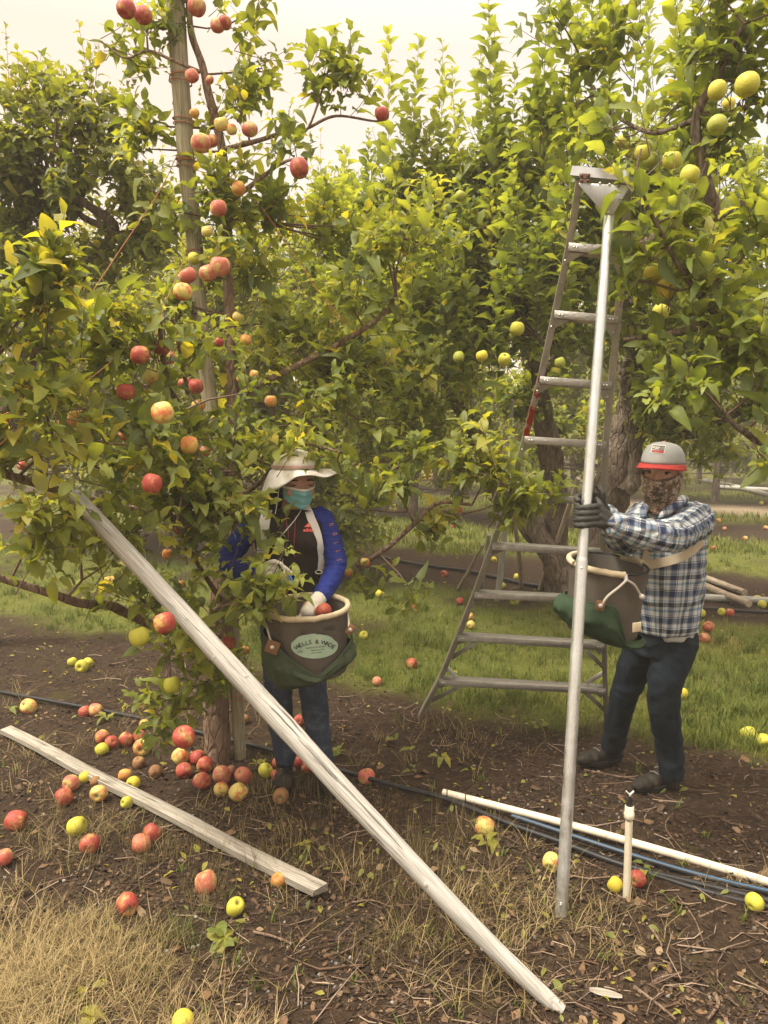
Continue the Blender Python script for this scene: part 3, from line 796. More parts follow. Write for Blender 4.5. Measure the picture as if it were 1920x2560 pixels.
bl1 = [B(470, 60, 4.1, .24, .22, .9), B(320, 150, 4.1, .16, .09, .8), B(250, 110, 4.1, .08, .05, .7), B(600, 110, 4.1, .18, .2, .8), B(560, 340, 4.1, .24, .26, .75),
       B(790, 190, 3.95, .10, .26, .8, up=.9), B(720, 330, 4.0, .16, .14, .7), B(890, 240, 3.9, .2, .16, .8), B(640, 250, 4.1, .14, .16, .6),
       B(370, 340, 4.15, .22, .2, .6), B(320, 300, 4.1, .12, .08, .7), B(430, 470, 4.1, .2, .2, .6), B(540, 560, 4.1, .26, .26, .75), B(620, 700, 4.1, .3, .3, .75), B(470, 760, 4.0, .2, .22, .7),
       B(720, 880, 4.2, .35, .3, .75), B(880, 700, 4.0, .25, .2, .6), B(1000, 640, 3.9, .25, .2, .75), B(1090, 590, 3.8, .16, .12, .7), B(900, 950, 4.1, .28, .3, .8), B(1020, 900, 4.1, .18, .22, .7), B(640, 560, 4.1, .2, .25, .6), B(660, 1040, 4.2, .25, .25, .8),
       B(370, 900, 3.35, .34, .3, .95), B(210, 960, 3.1, .34, .3, .95), B(60, 880, 2.7, .26, .3, 1.0, leaf=.09, yellow=.12), B(45, 770, 2.6, .18, .14, .9, leaf=.09, yellow=.04), B(150, 800, 3.2, .3, .22, .8, yellow=.12),
       B(90, 1080, 2.75, .3, .22, 1.0, leaf=.092, yellow=.15), B(260, 1130, 2.95, .32, .2, 1.0, leaf=.09, yellow=.1), B(440, 1080, 3.3, .3, .26, 1.0), B(430, 1240, 3.35, .28, .2, 1.0), B(60, 1240, 2.75, .24, .16, .9, leaf=.092, yellow=.1), B(190, 1340, 2.95, .25, .12, .9, tint=.7), B(60, 1330, 2.8, .2, .08, .8, tint=.7), B(280, 1430, 3.0, .16, .06, .8, tint=.65), B(130, 1400, 2.9, .14, .05, .6, tint=.6),
       B(560, 1050, 3.8, .2, .3, .8), B(580, 1350, 3.75, .12, .2, .6), B(600, 950, 4.05, .2, .2, .8), B(560, 1180, 3.8, .14, .16, .7), B(760, 620, 4.3, .35, .35, .7), B(830, 820, 4.4, .4, .3, .7), B(330, 1360, 3.15, .2, .14, .7), B(330, 1440, 3.2, .16, .1, .6), B(510, 1230, 3.35, .2, .14, .9), B(600, 1230, 3.4, .14, .1, .8), B(560, 1310, 3.35, .14, .1, .8), B(650, 1330, 3.35, .08, .07, .8),
       B(480, 1380, 3.3, .2, .12, .9), B(540, 1500, 3.2, .22, .08, 1.0), B(640, 1490, 3.15, .16, .07, 1.2), B(700, 1480, 3.1, .1, .05, 1.2), B(440, 1480, 3.3, .2, .12, .9), B(560, 1590, 3.3, .16, .12, .9), B(430, 1640, 3.5, .16, .14, .9), B(500, 1700, 3.5, .12, .1, .8),
       B(460, 1770, 3.5, .16, .12, 1.0), B(540, 1660, 3.5, .12, .1, .8), B(520, 1800, 3.5, .08, .07, .9), B(390, 1780, 3.5, .08, .05, .8), B(350, 1560, 3.3, .12, .08, .6),
       B(690, 1115, 3.5, .14, .03, .9), B(830, 1135, 3.5, .14, .05, .9), B(690, 1060, 3.9, .2, .1, .7), B(620, 1130, 3.6, .12, .06, .8), B(820, 1040, 4.0, .24, .12, .8), B(960, 1040, 3.95, .14, .2, .8), B(760, 1160, 3.45, .08, .02, 1.0, up=-.1), B(870, 1190, 3.5, .06, .03, .9, up=-.3),
       B(1030, 1180, 3.85, .16, .16, 1.2), B(1140, 1190, 3.8, .16, .12, 1.5, tint=.75), B(1240, 1205, 3.7, .16, .1, 1.9, tint=.8), B(1330, 1250, 3.65, .1, .06, 1.9, tint=.8), B(1210, 1290, 3.75, .14, .07, 1.5, tint=.7), B(1060, 1300, 3.9, .14, .12, 1.0), B(940, 1370, 3.95, .14, .1, .8), B(900, 1260, 4.0, .14, .1, .6), B(910, 1440, 3.95, .12, .06, .7), B(1050, 1470, 3.8, .12, .06, .8, up=-.4), B(970, 1480, 3.85, .1, .05, .6)]
t1, cr1 = tree('apple_tree', 'red apple tree tied to the tall leaning post, with leafy branches reaching over the woman', tuple(base1), tr1, lb1, bl1, [], 'leaf_red', 'bark_young', .083, 300, .045, .52, 3)

# --- the golden apple tree that reaches in from the right, trunk outside the frame
base3 = (2.45, 2.9, 0)
tr3 = [([Vector((2.45, 2.9, -.05)), Vector((2.42, 2.95, .7)), Vector((2.35, 3.05, 1.5)), Vector((2.3, 3.1, 2.2))], .11, .08)]
lb3 = [([Vector((2.33, 3.08, 1.9)), P(1990, 520, 3.6), P(1880, 520, 3.6), P(1790, 535, 3.65), P(1700, 560, 3.7), P(1560, 640, 3.8)], .055, .020),
       ([P(1790, 535, 3.65), P(1760, 430, 3.6), P(1740, 300, 3.6), P(1800, 180, 3.5), P(1860, 60, 3.4)], .03, .010),
       ([Vector((2.4, 3.0, 1.5)), P(2000, 860, 3.1), P(1880, 830, 3.0), P(1800, 800, 3.0), P(1700, 830, 3.0), P(1560, 850, 3.1)], .03, .010),
       ([P(1800, 800, 3.0), P(1720, 700, 2.95), P(1640, 560, 2.9), P(1590, 440, 2.9)], .014, .005),
       ([Vector((2.4, 3.0, 1.6)), P(1980, 1120, 3.0), P(1860, 1080, 2.9), P(1800, 1020, 2.85)], .02, .007),
       ([P(1740, 300, 3.6), P(1620, 330, 3.8), P(1500, 250, 4.1), P(1440, 120, 4.3)], .014, .005)]
lb1.append((PL([YT, YT - .05, YT - .1], (689, 417), (722, 402), (748, 402)), .006, .003)) if False else None
bl3 = [B(1590, 470, 2.9, .08, .16, .95, up=.7), B(1590, 600, 2.95, .11, .12, .9, up=.6), B(1660, 580, 2.9, .12, .15, .9, up=.6), B(1740, 560, 2.95, .12, .12, .8, up=.6), B(1650, 700, 2.95, .15, .16, .8), B(1570, 720, 3.0, .08, .1, .9, up=.3), B(1760, 690, 2.95, .18, .15, .95, up=.6),
       B(1870, 640, 2.9, .14, .16, .95, up=.5), B(1900, 780, 2.85, .12, .18, .9), B(1790, 850, 2.95, .16, .12, .85), B(1650, 830, 3.05, .14, .1, .7), B(1800, 960, 2.85, .2, .12, 1.0), B(1900, 950, 2.8, .12, .2, .95), B(1840, 1060, 2.85, .14, .09, .9), B(1890, 1160, 2.8, .08, .08, .7, up=-.5), B(1740, 1010, 2.95, .1, .07, .6),
       B(1870, 60, 3.5, .22, .25, .8, up=.8), B(1740, 90, 3.6, .22, .26, .7, up=.9), B(1850, 250, 3.5, .22, .2, .95), B(1700, 240, 3.7, .24, .22, .8, up=.7), B(1600, 330, 3.8, .2, .18, .75), B(1790, 400, 3.6, .25, .16, .85), B(1900, 420, 3.5, .15, .16, .9), B(1480, 250, 4.1, .18, .24, .6, up=.8), B(1390, 330, 4.3, .14, .24, .6, up=.9),
       B(1600, 120, 4.0, .24, .3, .55, up=1.0), B(1470, 90, 4.2, .2, .3, .5, up=1.0)]
wh3 = [(P(x, y, Yw), L, int(n * 1.5), .10) for x, y, Yw, L, n in ((1370, -10, 4.4, .8, 22), (1420, 20, 4.3, .7, 20), (1480, -60, 4.2, .7, 20), (1540, -60, 4.0, .8, 22), (1610, -80, 3.9, .9, 24), (1680, -40, 3.8, .8, 22), (1760, -70, 3.7, .6, 18), (1820, -60, 3.6, .5, 14), (1900, -70, 3.5, .6, 18), (1410, 200, 4.3, .7, 20), (1590, 395, 2.9, .35, 14))]
t3, cr3 = tree('apple_tree', 'golden apple tree reaching in from the right edge with large pale leaves and green fruit', base3, tr3, lb3, bl3, wh3, 'leaf_gold', 'bark_old', .090, 300, .02, .55, 5)

# --- the old multi-stemmed tree behind the ladder
b2 = G(1450, 1490); Y2 = b2.y
tr2 = [([P(1400, 1500, Y2), P(1395, 1380, Y2), P(1385, 1200, Y2), P(1365, 1080, Y2), P(1345, 960, Y2 - .2), P(1310, 820, Y2 - .4)], .15, .085),
       ([P(1480, 1500, Y2), P(1490, 1400, Y2), P(1520, 1250, Y2), P(1570, 1080, Y2), P(1600, 940, Y2 - .2), P(1590, 800, Y2 - .4), P(1560, 660, Y2 - .6)], .21, .13),
       ([P(1420, 1490, Y2 - .1), P(1385, 1400, Y2 - .1), P(1330, 1320, Y2), P(1255, 1240, Y2 + .2), P(1215, 1150, Y2 + .2), P(1165, 1040, Y2), P(1120, 950, Y2 - .2), P(1090, 860, Y2 - .4)], .13, .085),
       ([P(1560, 1230, Y2 - .3), P(1590, 1180, Y2 - .3), P(1575, 1020, Y2 - .4), P(1560, 900, Y2 - .5)], .075, .07)]
lb2 = [([P(1600, 940, Y2 - .2), P(1700, 1080, Y2 - .5), P(1800, 1050, Y2 - .8), P(1900, 1000, Y2 - 1)], .07, .03),
       ([P(1345, 960, Y2 - .2), P(1420, 830, Y2 - .6), P(1420, 700, Y2 - 1.2), P(1380, 560, Y2 - 1.6)], .06, .02),
       ([P(1600, 880, Y2 - .2), P(1500, 830, Y2 - 1), P(1400, 880, Y2 - 1.6), P(1340, 840, Y2 - 2.0)], .045, .016),
       ([P(1090, 860, Y2 - .4), P(1000, 700, Y2 - 1), P(900, 620, Y2 - 1.4)], .05, .018),
       ([P(1120, 950, Y2 - .2), P(1150, 760, Y2 - 1), P(1200, 560, Y2 - 1.4), P(1230, 380, Y2 - 1.6)], .05, .014),
       ([P(1560, 660, Y2 - .6), P(1600, 480, Y2 - 1), P(1650, 330, Y2 - 1.3)], .06, .02),
       ([P(1580, 760, Y2 - .6), P(1760, 620, Y2 - .9), P(1900, 580, Y2 - 1)], .05, .02)]
bl2 = []
for (x, y, Yq, rx, rz, dn) in ((1180, 700, 6.3, .6, .5, .95), (1000, 780, 6.5, .6, .5, .9), (1350, 620, 6.2, .55, .5, .9), (1480, 640, 6.4, .5, .5, .9), (1250, 460, 6.4, .5, .5, .85), (1100, 520, 6.6, .6, .5, .85), (1400, 430, 6.3, .5, .5, .8), (1560, 500, 6.6, .5, .6, .85),
                               (1720, 700, 7.2, .8, .7, .9), (1850, 850, 7.0, .7, .6, .9), (1700, 900, 7.2, .6, .5, .8), (1300, 800, 6.6, .6, .35, .8), (1150, 880, 6.9, .6, .3, .8), (1500, 800, 6.9, .5, .4, .75), (1650, 1020, 7.3, .5, .3, .55), (1780, 1080, 7.2, .6, .35, .6),
                               (1350, 980, 7.6, .35, .3, .45), (1250, 1010, 7.8, .5, .3, .5), (980, 920, 7.2, .6, .35, .8), (1450, 1080, 8.6, .5, .4, .4), (1040, 1050, 7.6, .5, .3, .55), (900, 560, 6.8, .5, .5, .8), (1750, 480, 7.0, .7, .6, .8), (1300, 1100, 8.7, .5, .35, .4), (1600, 1120, 8.8, .6, .4, .4), (1100, 1120, 8.2, .4, .2, .5), (950, 1080, 8.0, .5, .3, .7), (1060, 980, 7.4, .5, .35, .7), (880, 1000, 8.2, .5, .4, .7), (780, 700, 7.2, .5, .5, .7), (860, 850, 7.6, .5, .4, .7), (900, 560, 7.0, .5, .4, .7)):
    bl2.append(B(x, y, Yq, rx, rz, dn * 1.5, ry=rx * .8, up=.6))
rr = random.Random(4)
wh2 = []
for (x, y, Yq, L, n) in ((972, 95, 6.2, 1.3, 34), (1052, 105, 6.2, 1.4, 36), (1102, 112, 6.3, 1.3, 34), (1222, -5, 5.9, 1.6, 42), (1240, 90, 6.0, 1.3, 34), (1290, 175, 6.0, 1.2, 32), (1200, 140, 6.2, 1.1, 30), (1010, 230, 6.4, 1, 26), (1150, 280, 6.3, .9, 24), (920, 330, 6.6, .8, 22), (1340, 150, 6.2, 1.2, 30), (860, 380, 6.8, .7, 20), (1075, 330, 6.5, .8, 22), (1270, 330, 5.6, 1.0, 28), (1180, 370, 6.4, .8, 22), (1130, 180, 6.6, 1, 26), (1320, 260, 6, 1, 26), (1232, 200, 6.1, 1, 26)):
    wh2.append((P(x, y, Yq), L * 1.1, int(n * 2.1), .115))
for i in range(110):
    x = rr.uniform(800, 1500) if i % 2 else rr.uniform(850, 1900); y = rr.uniform(420, 700); wh2.append((P(x, y, rr.uniform(5.3, 6.6)), rr.uniform(.5, 1.0), 34, .105))
for i in range(16):
    x = rr.uniform(1350, 1900); y = rr.uniform(-80, 250); wh2.append((P(x, y, rr.uniform(5.0, 6.4)), rr.uniform(.8, 1.3), 44, .10))
t2, cr2 = tree('apple_tree', 'old golden apple tree with several thick flaking stems directly behind the ladder', tuple(b2), tr2, lb2, bl2, wh2, 'leaf_gold', 'bark_old', .098, 0, .04, .55, 7, shoot=(.2, .5), nleaf=11, knob=.25)

# --- dense tree at the left behind the post
base5 = (-3.3, 6.2, 0)
tr5 = [([Vector((-3.3, 6.2, -.05)), Vector((-3.25, 6.15, 1.0)), P(60, 900, 6.0), P(80, 800, 5.9)], .14, .09)]
lb5 = [(PL([6.0, 5.8, 5.6, 5.5, 5.4], (60, 900), (200, 700), (285, 580), (230, 520), (130, 470)), .06, .02),
       (PL([6.0, 5.9, 5.7, 5.6], (50, 850), (20, 650), (40, 560), (-60, 530)), .06, .02),
       (PL([5.6, 5.5, 5.5], (285, 580), (205, 540), (190, 500)), .03, .012)]
bl5 = []
for (x, y, Yq, rx, rz, dn) in ((60, 300, 5.5, .4, .35, .75), (180, 330, 5.4, .35, .3, .8), (280, 440, 5.4, .3, .25, .8), (100, 430, 5.5, .5, .35, .9), (20, 560, 5.6, .4, .35, .9), (200, 560, 5.6, .5, .3, .8), (330, 560, 5.5, .3, .3, .7), (400, 620, 5.8, .35, .3, .7), (100, 680, 5.9, .5, .25, .5), (300, 680, 5.7, .4, .2, .6), (0, 420, 5.4, .3, .3, .8), (230, 250, 5.4, .2, .15, .6)):
    bl5.append(B(x, y, Yq, rx, rz, dn * 1.3, up=.5))
wh5 = [(P(x, y, 5.4), L, n, .085) for x, y, L, n in ((15, 60, .9, 26), (45, 130, .7, 20), (140, 215, .5, 16), (210, 235, .4, 14), (270, 290, .4, 12), (100, 220, .5, 14), (-10, 130, .6, 16), (60, 200, .5, 14), (330, 380, .4, 12), (20, 230, .4, 14))]
t5, cr5 = tree('apple_tree', 'dense dark apple tree standing behind the post at the left edge', base5, tr5, lb5, bl5, wh5, 'leaf_far', 'bark_old', .085, 0, .03, .35, 9, shoot=(.15, .4), nleaf=11)

# --- trees of the rows further back
def orchard_tree(x, y, h, r, label, seed, dens=.5, ll=.10, tint=.5, trunk_r=.1, low=1.0):
    q_ = random.Random(seed); b = Vector((x, y, 0)); g0 = h * .3
    tr = [([b + Vector((0, 0, -.1)), b + Vector((q_.uniform(-.1, .1), 0, g0 * .6)), b + Vector((q_.uniform(-.3, .3), q_.uniform(-.2, .2), g0 * 1.3)), b + Vector((q_.uniform(-.4, .4), 0, h * .6))], trunk_r, trunk_r * .4)]
    lbs = []; bls = []
    for k in range(7):
        a = k * 2.4 + q_.random(); zz = g0 * q_.uniform(.9, 1.6); rr_ = r * q_.uniform(.6, 1)
        e_ = b + Vector((math.cos(a) * rr_, math.sin(a) * rr_, zz + rr_ * .7)); lbs.append(([b + Vector((0, 0, zz * .8)), b + Vector((math.cos(a) * rr_ * .5, math.sin(a) * rr_ * .5, zz + .1)), e_], trunk_r * .45, .015))
    nb = 15
    for k in range(nb):
        a = k * 2.4 + q_.uniform(-.4, .4); t = (k + .5) / nb; zz = low + (h * .92 - low) * t; rad = r * (1.0 - .55 * max(0, t - .4)) * (.45 + .35 * (k % 3) / 2)
        bls.append((b + Vector((math.cos(a) * rad, math.sin(a) * rad, zz)), (r * .42, r * .42, r * .38), 1.7 * dens * q_.uniform(.7, 1.15), dict(up=.5, tint=min(1, max(0, tint + q_.uniform(-.15, .15))))))
    whs = [((x + q_.uniform(-r, r) * .7, y + q_.uniform(-r, r) * .7, h * q_.uniform(.92, 1.2)), q_.uniform(.6, 1.2), 22, ll) for _ in range(16)]
    return tree('apple_tree', label, (x, y, 0), tr, lbs, bls, whs, 'leaf_far', 'bark_old', ll, 0, .06, tint, seed, shoot=(.25, .6), nleaf=11, group='apple trees in the rows further back')
L_ = 'background apple tree, '
orchard_tree(-1.3, 9.6, 4.3, 1.7, L_ + 'yellowish and leafy, in the gap between the post and the old stems', 21, .75, .09, .6, low=.6)
orchard_tree(-4.4, 11.8, 4.6, 1.9, L_ + 'standing below the dark tree at the left, seen through its gap', 22, .6, .1, .55)
orchard_tree(5.9, 7.4, 4.6, 1.9, L_ + 'overhanging the grass alley behind the man with the cap', 23, .6, .1, .5, low=1.5)
orchard_tree(.6, 16.0, 4.6, 1.9, L_ + 'small dark trunk in the mulch strip behind the woman', 24, .6, .12, .45)
orchard_tree(-2.6, 18.0, 4.8, 1.9, L_ + 'its crown filling the gap left of the post', 25, .6, .12, .5)
orchard_tree(4.1, 14.4, 4.6, 1.9, L_ + 'seen between the stems of the old tree', 26, .6, .12, .5)
orchard_tree(8.3, 19.5, 4.6, 2.0, L_ + 'beyond the far post on the grass at the right', 27, .6, .13, .45)
orchard_tree(12.4, 19.4, 4.4, 2.0, L_ + 'at the right edge beyond the brown path', 28, .5, .14, .5)
orchard_tree(-6.6, 20.5, 4.8, 2.2, L_ + 'hazy, at the far left edge low in the gap', 29, .5, .14, .5)
orchard_tree(1.5, 23.0, 4.6, 2.2, L_ + 'far off behind the low dark trunk', 30, .5, .15, .45)
orchard_tree(-1.8, 25.5, 4.8, 2.2, L_ + 'far off, in line with the tied post', 31, .5, .15, .5)
orchard_tree(5.4, 22.0, 4.8, 2.2, L_ + 'far off, low between the ladder rails', 32, .5, .15, .45)
orchard_tree(10.5, 26.0, 5.0, 2.4, L_ + 'farthest one above the grass behind the man', 33, .5, .16, .5)
# the far wood and the smoky hillside beyond the orchard
def far_wood():
    global rs
    rs = np.random.RandomState(99); cr = Crown()
    for k in range(60):
        y = 34 + 22 * rnd.random(); x = -26 + 56 * (k + rnd.random()) / 60; n = 26
        c = np.array([x, y, 2.2]); P0 = ell_pts(c, (2.3, 2.0, 2.1), n * 5, .3); d = unit(rs.randn(len(P0), 3) + np.array([0, 0, .8]))
        cr.shoots(P0, d, .5 + .8 * rs.rand(len(P0)), 8, .28, .1, .05, .45)
    me = cr.leaf_mesh('orchard_wood', lambda p: np.full(len(p), 2)); tag(link('orchard_wood', me, M['leaf_far']), kind='stuff')
far_wood()
hv = []; hn = 90
for j in range(6):
    for i in range(hn):
        a = -1.2 + 2.4 * i / (hn - 1); d = 330 + j * 22
        hh = (36 + 14 * noise.noise((a * 2.2, 3, 0)) + 16 * math.exp(-((a + .45) / .25) ** 2)) * (j / 5) + 2 * noise.noise((a * 14, j, 2)) - 2
        hv.append((math.sin(a) * d, math.cos(a) * d, hh))
hf = [(j * hn + i, j * hn + i + 1, (j + 1) * hn + i + 1, (j + 1) * hn + i) for j in range(5) for i in range(hn - 1)]
me = bpy.data.meshes.new('hills'); me.from_pydata(hv, [], hf); me.update()
m = mat('hill_scrub', (.20, .19, .14), .95); tag(link('hills', me, m), kind='structure')

# smoke haze over the orchard
hb = MB(); hb.box((0, 280, 8.0), (480, 0, 0), (0, 400, 0), (0, 0, 9.4))
m = bpy.data.materials.new('smoke_haze'); m.use_nodes = True; nt = m.node_tree; nt.nodes.remove(nt.nodes['Principled BSDF'])
pv = nt.nodes.new('ShaderNodeVolumePrincipled'); pv.inputs['Color'].default_value = (1, .95, .86, 1); pv.inputs['Density'].default_value = .0045
nt.links.new(pv.outputs[0], nt.nodes['Material Output'].inputs['Volume'])
tag(hb.build('haze', m, None, smooth=False), kind='stuff')
# ------------------------------------------------------------------ wood, ladder, pipes
def on_line(px, py, A, Bp):
    """point on the sight line of a pixel nearest to the segment line A-B"""
    o = Vector((0, 0, CAM_H)); d = Vector(ray(px, py)); e = Bp - A; w = o - A
    a, b, c, dd, ee = d.dot(d), d.dot(e), e.dot(e), d.dot(w), e.dot(w)
    s = (b * ee - c * dd) / (a * c - b * b); return o + d * s
def pole(name, pts, rad, material, label=None, cat=None, parent=None, n=14, knob=.05, sub=4, group=None, kn=5, cut=True, loc=None):
    cp = curve_pts([tuple(p) for p in pts], sub); m_ = len(cp)
    if not hasattr(rad, '__len__'): rad = [rad, rad]
    rr = [np.interp(i / (m_ - 1), np.linspace(0, 1, len(rad)), rad) for i in range(m_)]
    mb = MB(); mb.tube(cp, rr, n)
    sd = rnd.random() * 30
    for i in range(m_ * n):
        c_ = Vector(cp[i // n]); v = Vector(mb.v[i]); k = 1 + knob * noise.noise(v * 9 + Vector((sd, 0, 0))) + knob * .8 * noise.noise(v * 30) - .5 * knob * (noise.noise((sd + 3 * math.cos(6.283 * (i % n) / n), 3 * math.sin(6.283 * (i % n) / n), v.length * .3)) > .25)
        mb.v[i] = tuple(c_ + (v - c_) * k)
    if parent is None:
        root = empty(name, tuple(loc or pts[0])); tag(root, label, cat, group); o = mb.build('shaft', material, root)
    else: root = parent; o = mb.build(name, material, root)
    if 'grain' not in o.data.attributes: grain_attr(o.data, [pts[0], pts[-1]])
    if kn and parent is None:
        d = (Vector(pts[-1]) - Vector(pts[0])).normalized(); a = d.orthogonal().normalized(); b = d.cross(a)
        for _ in range(kn):
            i = rnd.randint(1, m_ - 2); w = rnd.uniform(0, 6.28); q_ = (a * math.cos(w) + b * math.sin(w))
            kb = MB(); c_ = Vector(cp[i]) + q_ * rr[i] * .97
            kb.tube([c_ - q_ * .004, c_ + q_ * .0015, c_ + q_ * .003], [rr[i] * .30, rr[i] * .24, rr[i] * .08], 8); ko = kb.build('knot', material, root); grain_attr(ko.data, [c_, c_ + q_])
    return root
# tall post the tree is tied to
pb = G(602, 1888); YP = pb.y
post_pts = [Vector((pb.x, pb.y, -.1)), P(590, 1700, YP), P(571, 1450, YP + .02), P(542, 1160, YP + .04), P(503, 820, YP + .06), P(482, 560, YP + .08), P(464, 380, YP + .08), P(446, 130, YP + .08), P(432, -90, YP + .08)]
post = pole('tree_post', post_pts, [.032, .036, .038, .04, .041, .043, .046, .048], M['wood_post'], 'tall weathered post leaning left inside the red apple tree, tied to it with twine', 'post', n=14, kn=8)
M['twine'] = mat('orange_twine', (.34, .13, .055), .8)
def coil(c, r, h, turns, parent, t=.0028):
    pts = []; n_ = int(turns * 18)
    for i in range(n_ + 1):
        a = i / 18 * 6.283; pts.append(c + Vector((math.cos(a) * r * (1 + .05 * math.sin(a * 2.3)), math.sin(a) * r, h * (i / n_ - .5) + .01 * math.sin(a * .7))))
    mb = MB(); mb.tube(pts, t, 5); return mb.build('twine_wrap', M['twine'], parent)
def onpost(py):
    for a, b in zip(post_pts[:-1], post_pts[1:]):
        for k in range(40):
            q_ = a.lerp(b, k / 40); d = q_ - Vector((0, 0, CAM_H)); f = d.y * CP - d.z * SP
            if 1280 - (d.y * SP + d.z * CP) / f * FPX < py: return q_
    return b
for py, h, tn_, r_ in ((205, .05, 3, .054), (300, .02, 1.5, .050), (318, .02, 1.3, .049), (402, .035, 2.6, .05), (418, .03, 2, .05), (640, .03, 2, .046), (1742, .04, 3, .038)):
    coil(onpost(py), r_, h, tn_, post)
def twine(label, pts, r=.0016):
    mb = MB(); cp = curve_pts([tuple(p) for p in pts], 6); mb.tube(cp, r, 5); o = mb.build('twine', M['twine'], None)
    tag(o, label, 'twine', 'twine strings tied off the post')
p1 = onpost(400)
twine('orange twine running from the post down left to a knot high in the leaves', [p1 + Vector((-.04, -.04, 0)), P(400, 475, 3.95), P(290, 640, 3.7), P(200, 780, 3.45), P(212, 795, 3.44), P(185, 822, 3.42), P(166, 838, 3.4)], .002)
twine('lowest orange twine, ending at the left edge above the big prop pole', [P(456, 660, 3.9), P(408, 770, 3.6), P(395, 830, 3.4), P(330, 865, 3.2), P(200, 965, 2.9), P(60, 1060, 2.7), P(-20, 1130, 2.6)], .0018)
twine('orange twine stretched from the post down right to the rising bare branch', [onpost(430) + Vector((.04, -.04, 0)), P(610, 470, 4.0), P(745, 650, 3.95), P(790, 720, 3.93), P(893, 838, 3.9)], .0018)
twine('thin second twine beside the one going down to the bare branch', [P(760, 672, 3.95), P(800, 735, 3.93), P(850, 800, 3.9), P(898, 833, 3.9)], .0014)

# the big grey prop pole
A_, B_ = G(1402, 2528, .0), P(185, 1238, 2.95)
pp = [on_line(x, y, A_, B_) for x, y in ((1402, 2528), (1215, 2362), (1018, 2160), (856, 1985), (742, 1858), (662, 1768), (545, 1640), (440, 1520), (300, 1365), (185, 1238))]
pp = [p_.lerp(A_.lerp(B_, (p_ - A_).length / (B_ - A_).length), .35) for p_ in pp]
pole('prop_pole', pp, [.023, .028, .031, .034, .036, .036, .035, .034, .033, .031], M['wood_grey'], 'big weathered grey pole propped diagonally from the ground up into the left branches', 'prop pole', n=18, kn=6, knob=.045, sub=8)
# plank on the ground
pa, pc = G(14, 1824, .03), G(806, 2228, .03)
pl = empty('plank', tuple(pa)); tag(pl, 'long flat weathered plank lying on the dirt among the red windfalls', 'plank')
mb = MB(); n_ = 26; dirp = (pc - pa).normalized(); sd_ = Vector((-dirp.y, dirp.x, 0)).normalized()
prof = [(-.033, -.014), (.033, -.016), (.035, .011), (.030, .016), (-.029, .016), (-.034, .012)]
vs_, fs_ = [], []
for i in range(n_ + 1):
    c_ = pa.lerp(pc, i / n_) + Vector((0, 0, .004 * math.sin(i * .5)))
    for (a, b) in prof:
        j = 1 + .05 * noise.noise((i * .7, a * 60, 0)); e_ = .02 * rnd.random() if i in (0, n_) else 0
        vs_.append(c_ + sd_ * a * j + Vector((0, 0, b * j)) + dirp * e_ * (1 if i == 0 else -1))
for i in range(n_):
    for k in range(6): fs_.append((i * 6 + k, i * 6 + (k + 1) % 6, (i + 1) * 6 + (k + 1) % 6, (i + 1) * 6 + k))
fs_ += [tuple(range(6))[::-1], tuple(n_ * 6 + k for k in range(6))]
mb.add(vs_, fs_); o = mb.build('board', M['wood_plank'], pl); grain_attr(o.data, [pa, pc])

# ---- tripod ladder
def metal(name, c, rough, dirt, dirtc, scratch=True):
    m = mat(name, c, rough, .85); g = N(m); v = g.coord('Object'); a = g.noise(v, 9, 6, .7); b = g.noise(v, 60, 4, .7); c3 = g.noise(g.coord('Object', (1, 1, .08)), 60, 4)
    col = g.mix(g.val(a, .45, .75, 0, dirt), c, dirtc); col = g.mix(g.val(b, .5, .8, 0, .4), col, tuple(x * .6 for x in c)); g.base(col)
    g.rough(g.val(c3, .3, .7, rough - .1, rough + .18)); g.set(g.b.inputs['Metallic'], g.val(a, .45, .75, .9, .45)); g.bump(b, .12, .002); return m
M['alu'] = metal('worn_aluminium', (.50, .49, .45), .48, .7, (.17, .15, .10))
M['galv'] = metal('galvanised_tube', (.66, .68, .68), .30, .3, (.34, .34, .32))
M['plate'] = metal('aluminium_plate', (.44, .45, .46), .5, .35, (.30, .30, .28))
M['rust'] = metal('rusty_hinge', (.16, .10, .075), .7, .8, (.10, .055, .035))
M['rivet'] = mat('rivet_metal', (.66, .66, .64), .35, .9)
M['rail'] = metal('worn_rail_with_paint', (.50, .485, .43), .5, .75, (.17, .16, .09))
g = N(M['rail']); xyz = g.sep(g.coord('Object'))
band = g.math('MULTIPLY', g.val(xyz[2], 1.62, 1.72, 0, 1), g.val(xyz[2], 2.12, 1.98, 0, 1))
band = g.math('MULTIPLY', band, g.val(xyz[0], .90, .80, 0, 1))
msk = g.val(g.math('ADD', g.noise(g.coord('Object', (1, 1, .25)), 38, 4), g.math('MULTIPLY', band, .35)), .80, .87, 0, 1)
old = g.b.inputs['Base Color'].links[0].from_socket
g.base(g.mix(g.math('MULTIPLY', msk, g.val(band, 0, .4, 0, 1)), old, (.36, .045, .02)))
STEPS = [(1100, 1693, 1515, 1716), (1146, 1583, 1512, 1605), (1188, 1476, 1510, 1492), (1232, 1355, 1508, 1373), (1276, 1229, 1510, 1246), (1312, 1090, 1517, 1104), (1350, 942, 1531, 956), (1386, 779, 1547, 793), (1421, 612, 1564, 624)]
foot = G(1050, 1792); AL = R(28.3)
def ladY(i): return foot.y - .315 * i * math.sin(AL)
ladder = empty('orchard_ladder', tuple(foot)); tag(ladder, 'tall aluminium tripod ladder with flared rails, held upright by the man', 'ladder')
Lp = [P(a, b, ladY(i + 1)) for i, (a, b, c, d) in enumerate(STEPS)]; Rp = [P(c, d, ladY(i + 1) - .10) for i, (a, b, c, d) in enumerate(STEPS)]
rfoot = Rp[0] + (Rp[0] - Rp[1]) * 1.0; rfoot.z = 0.0
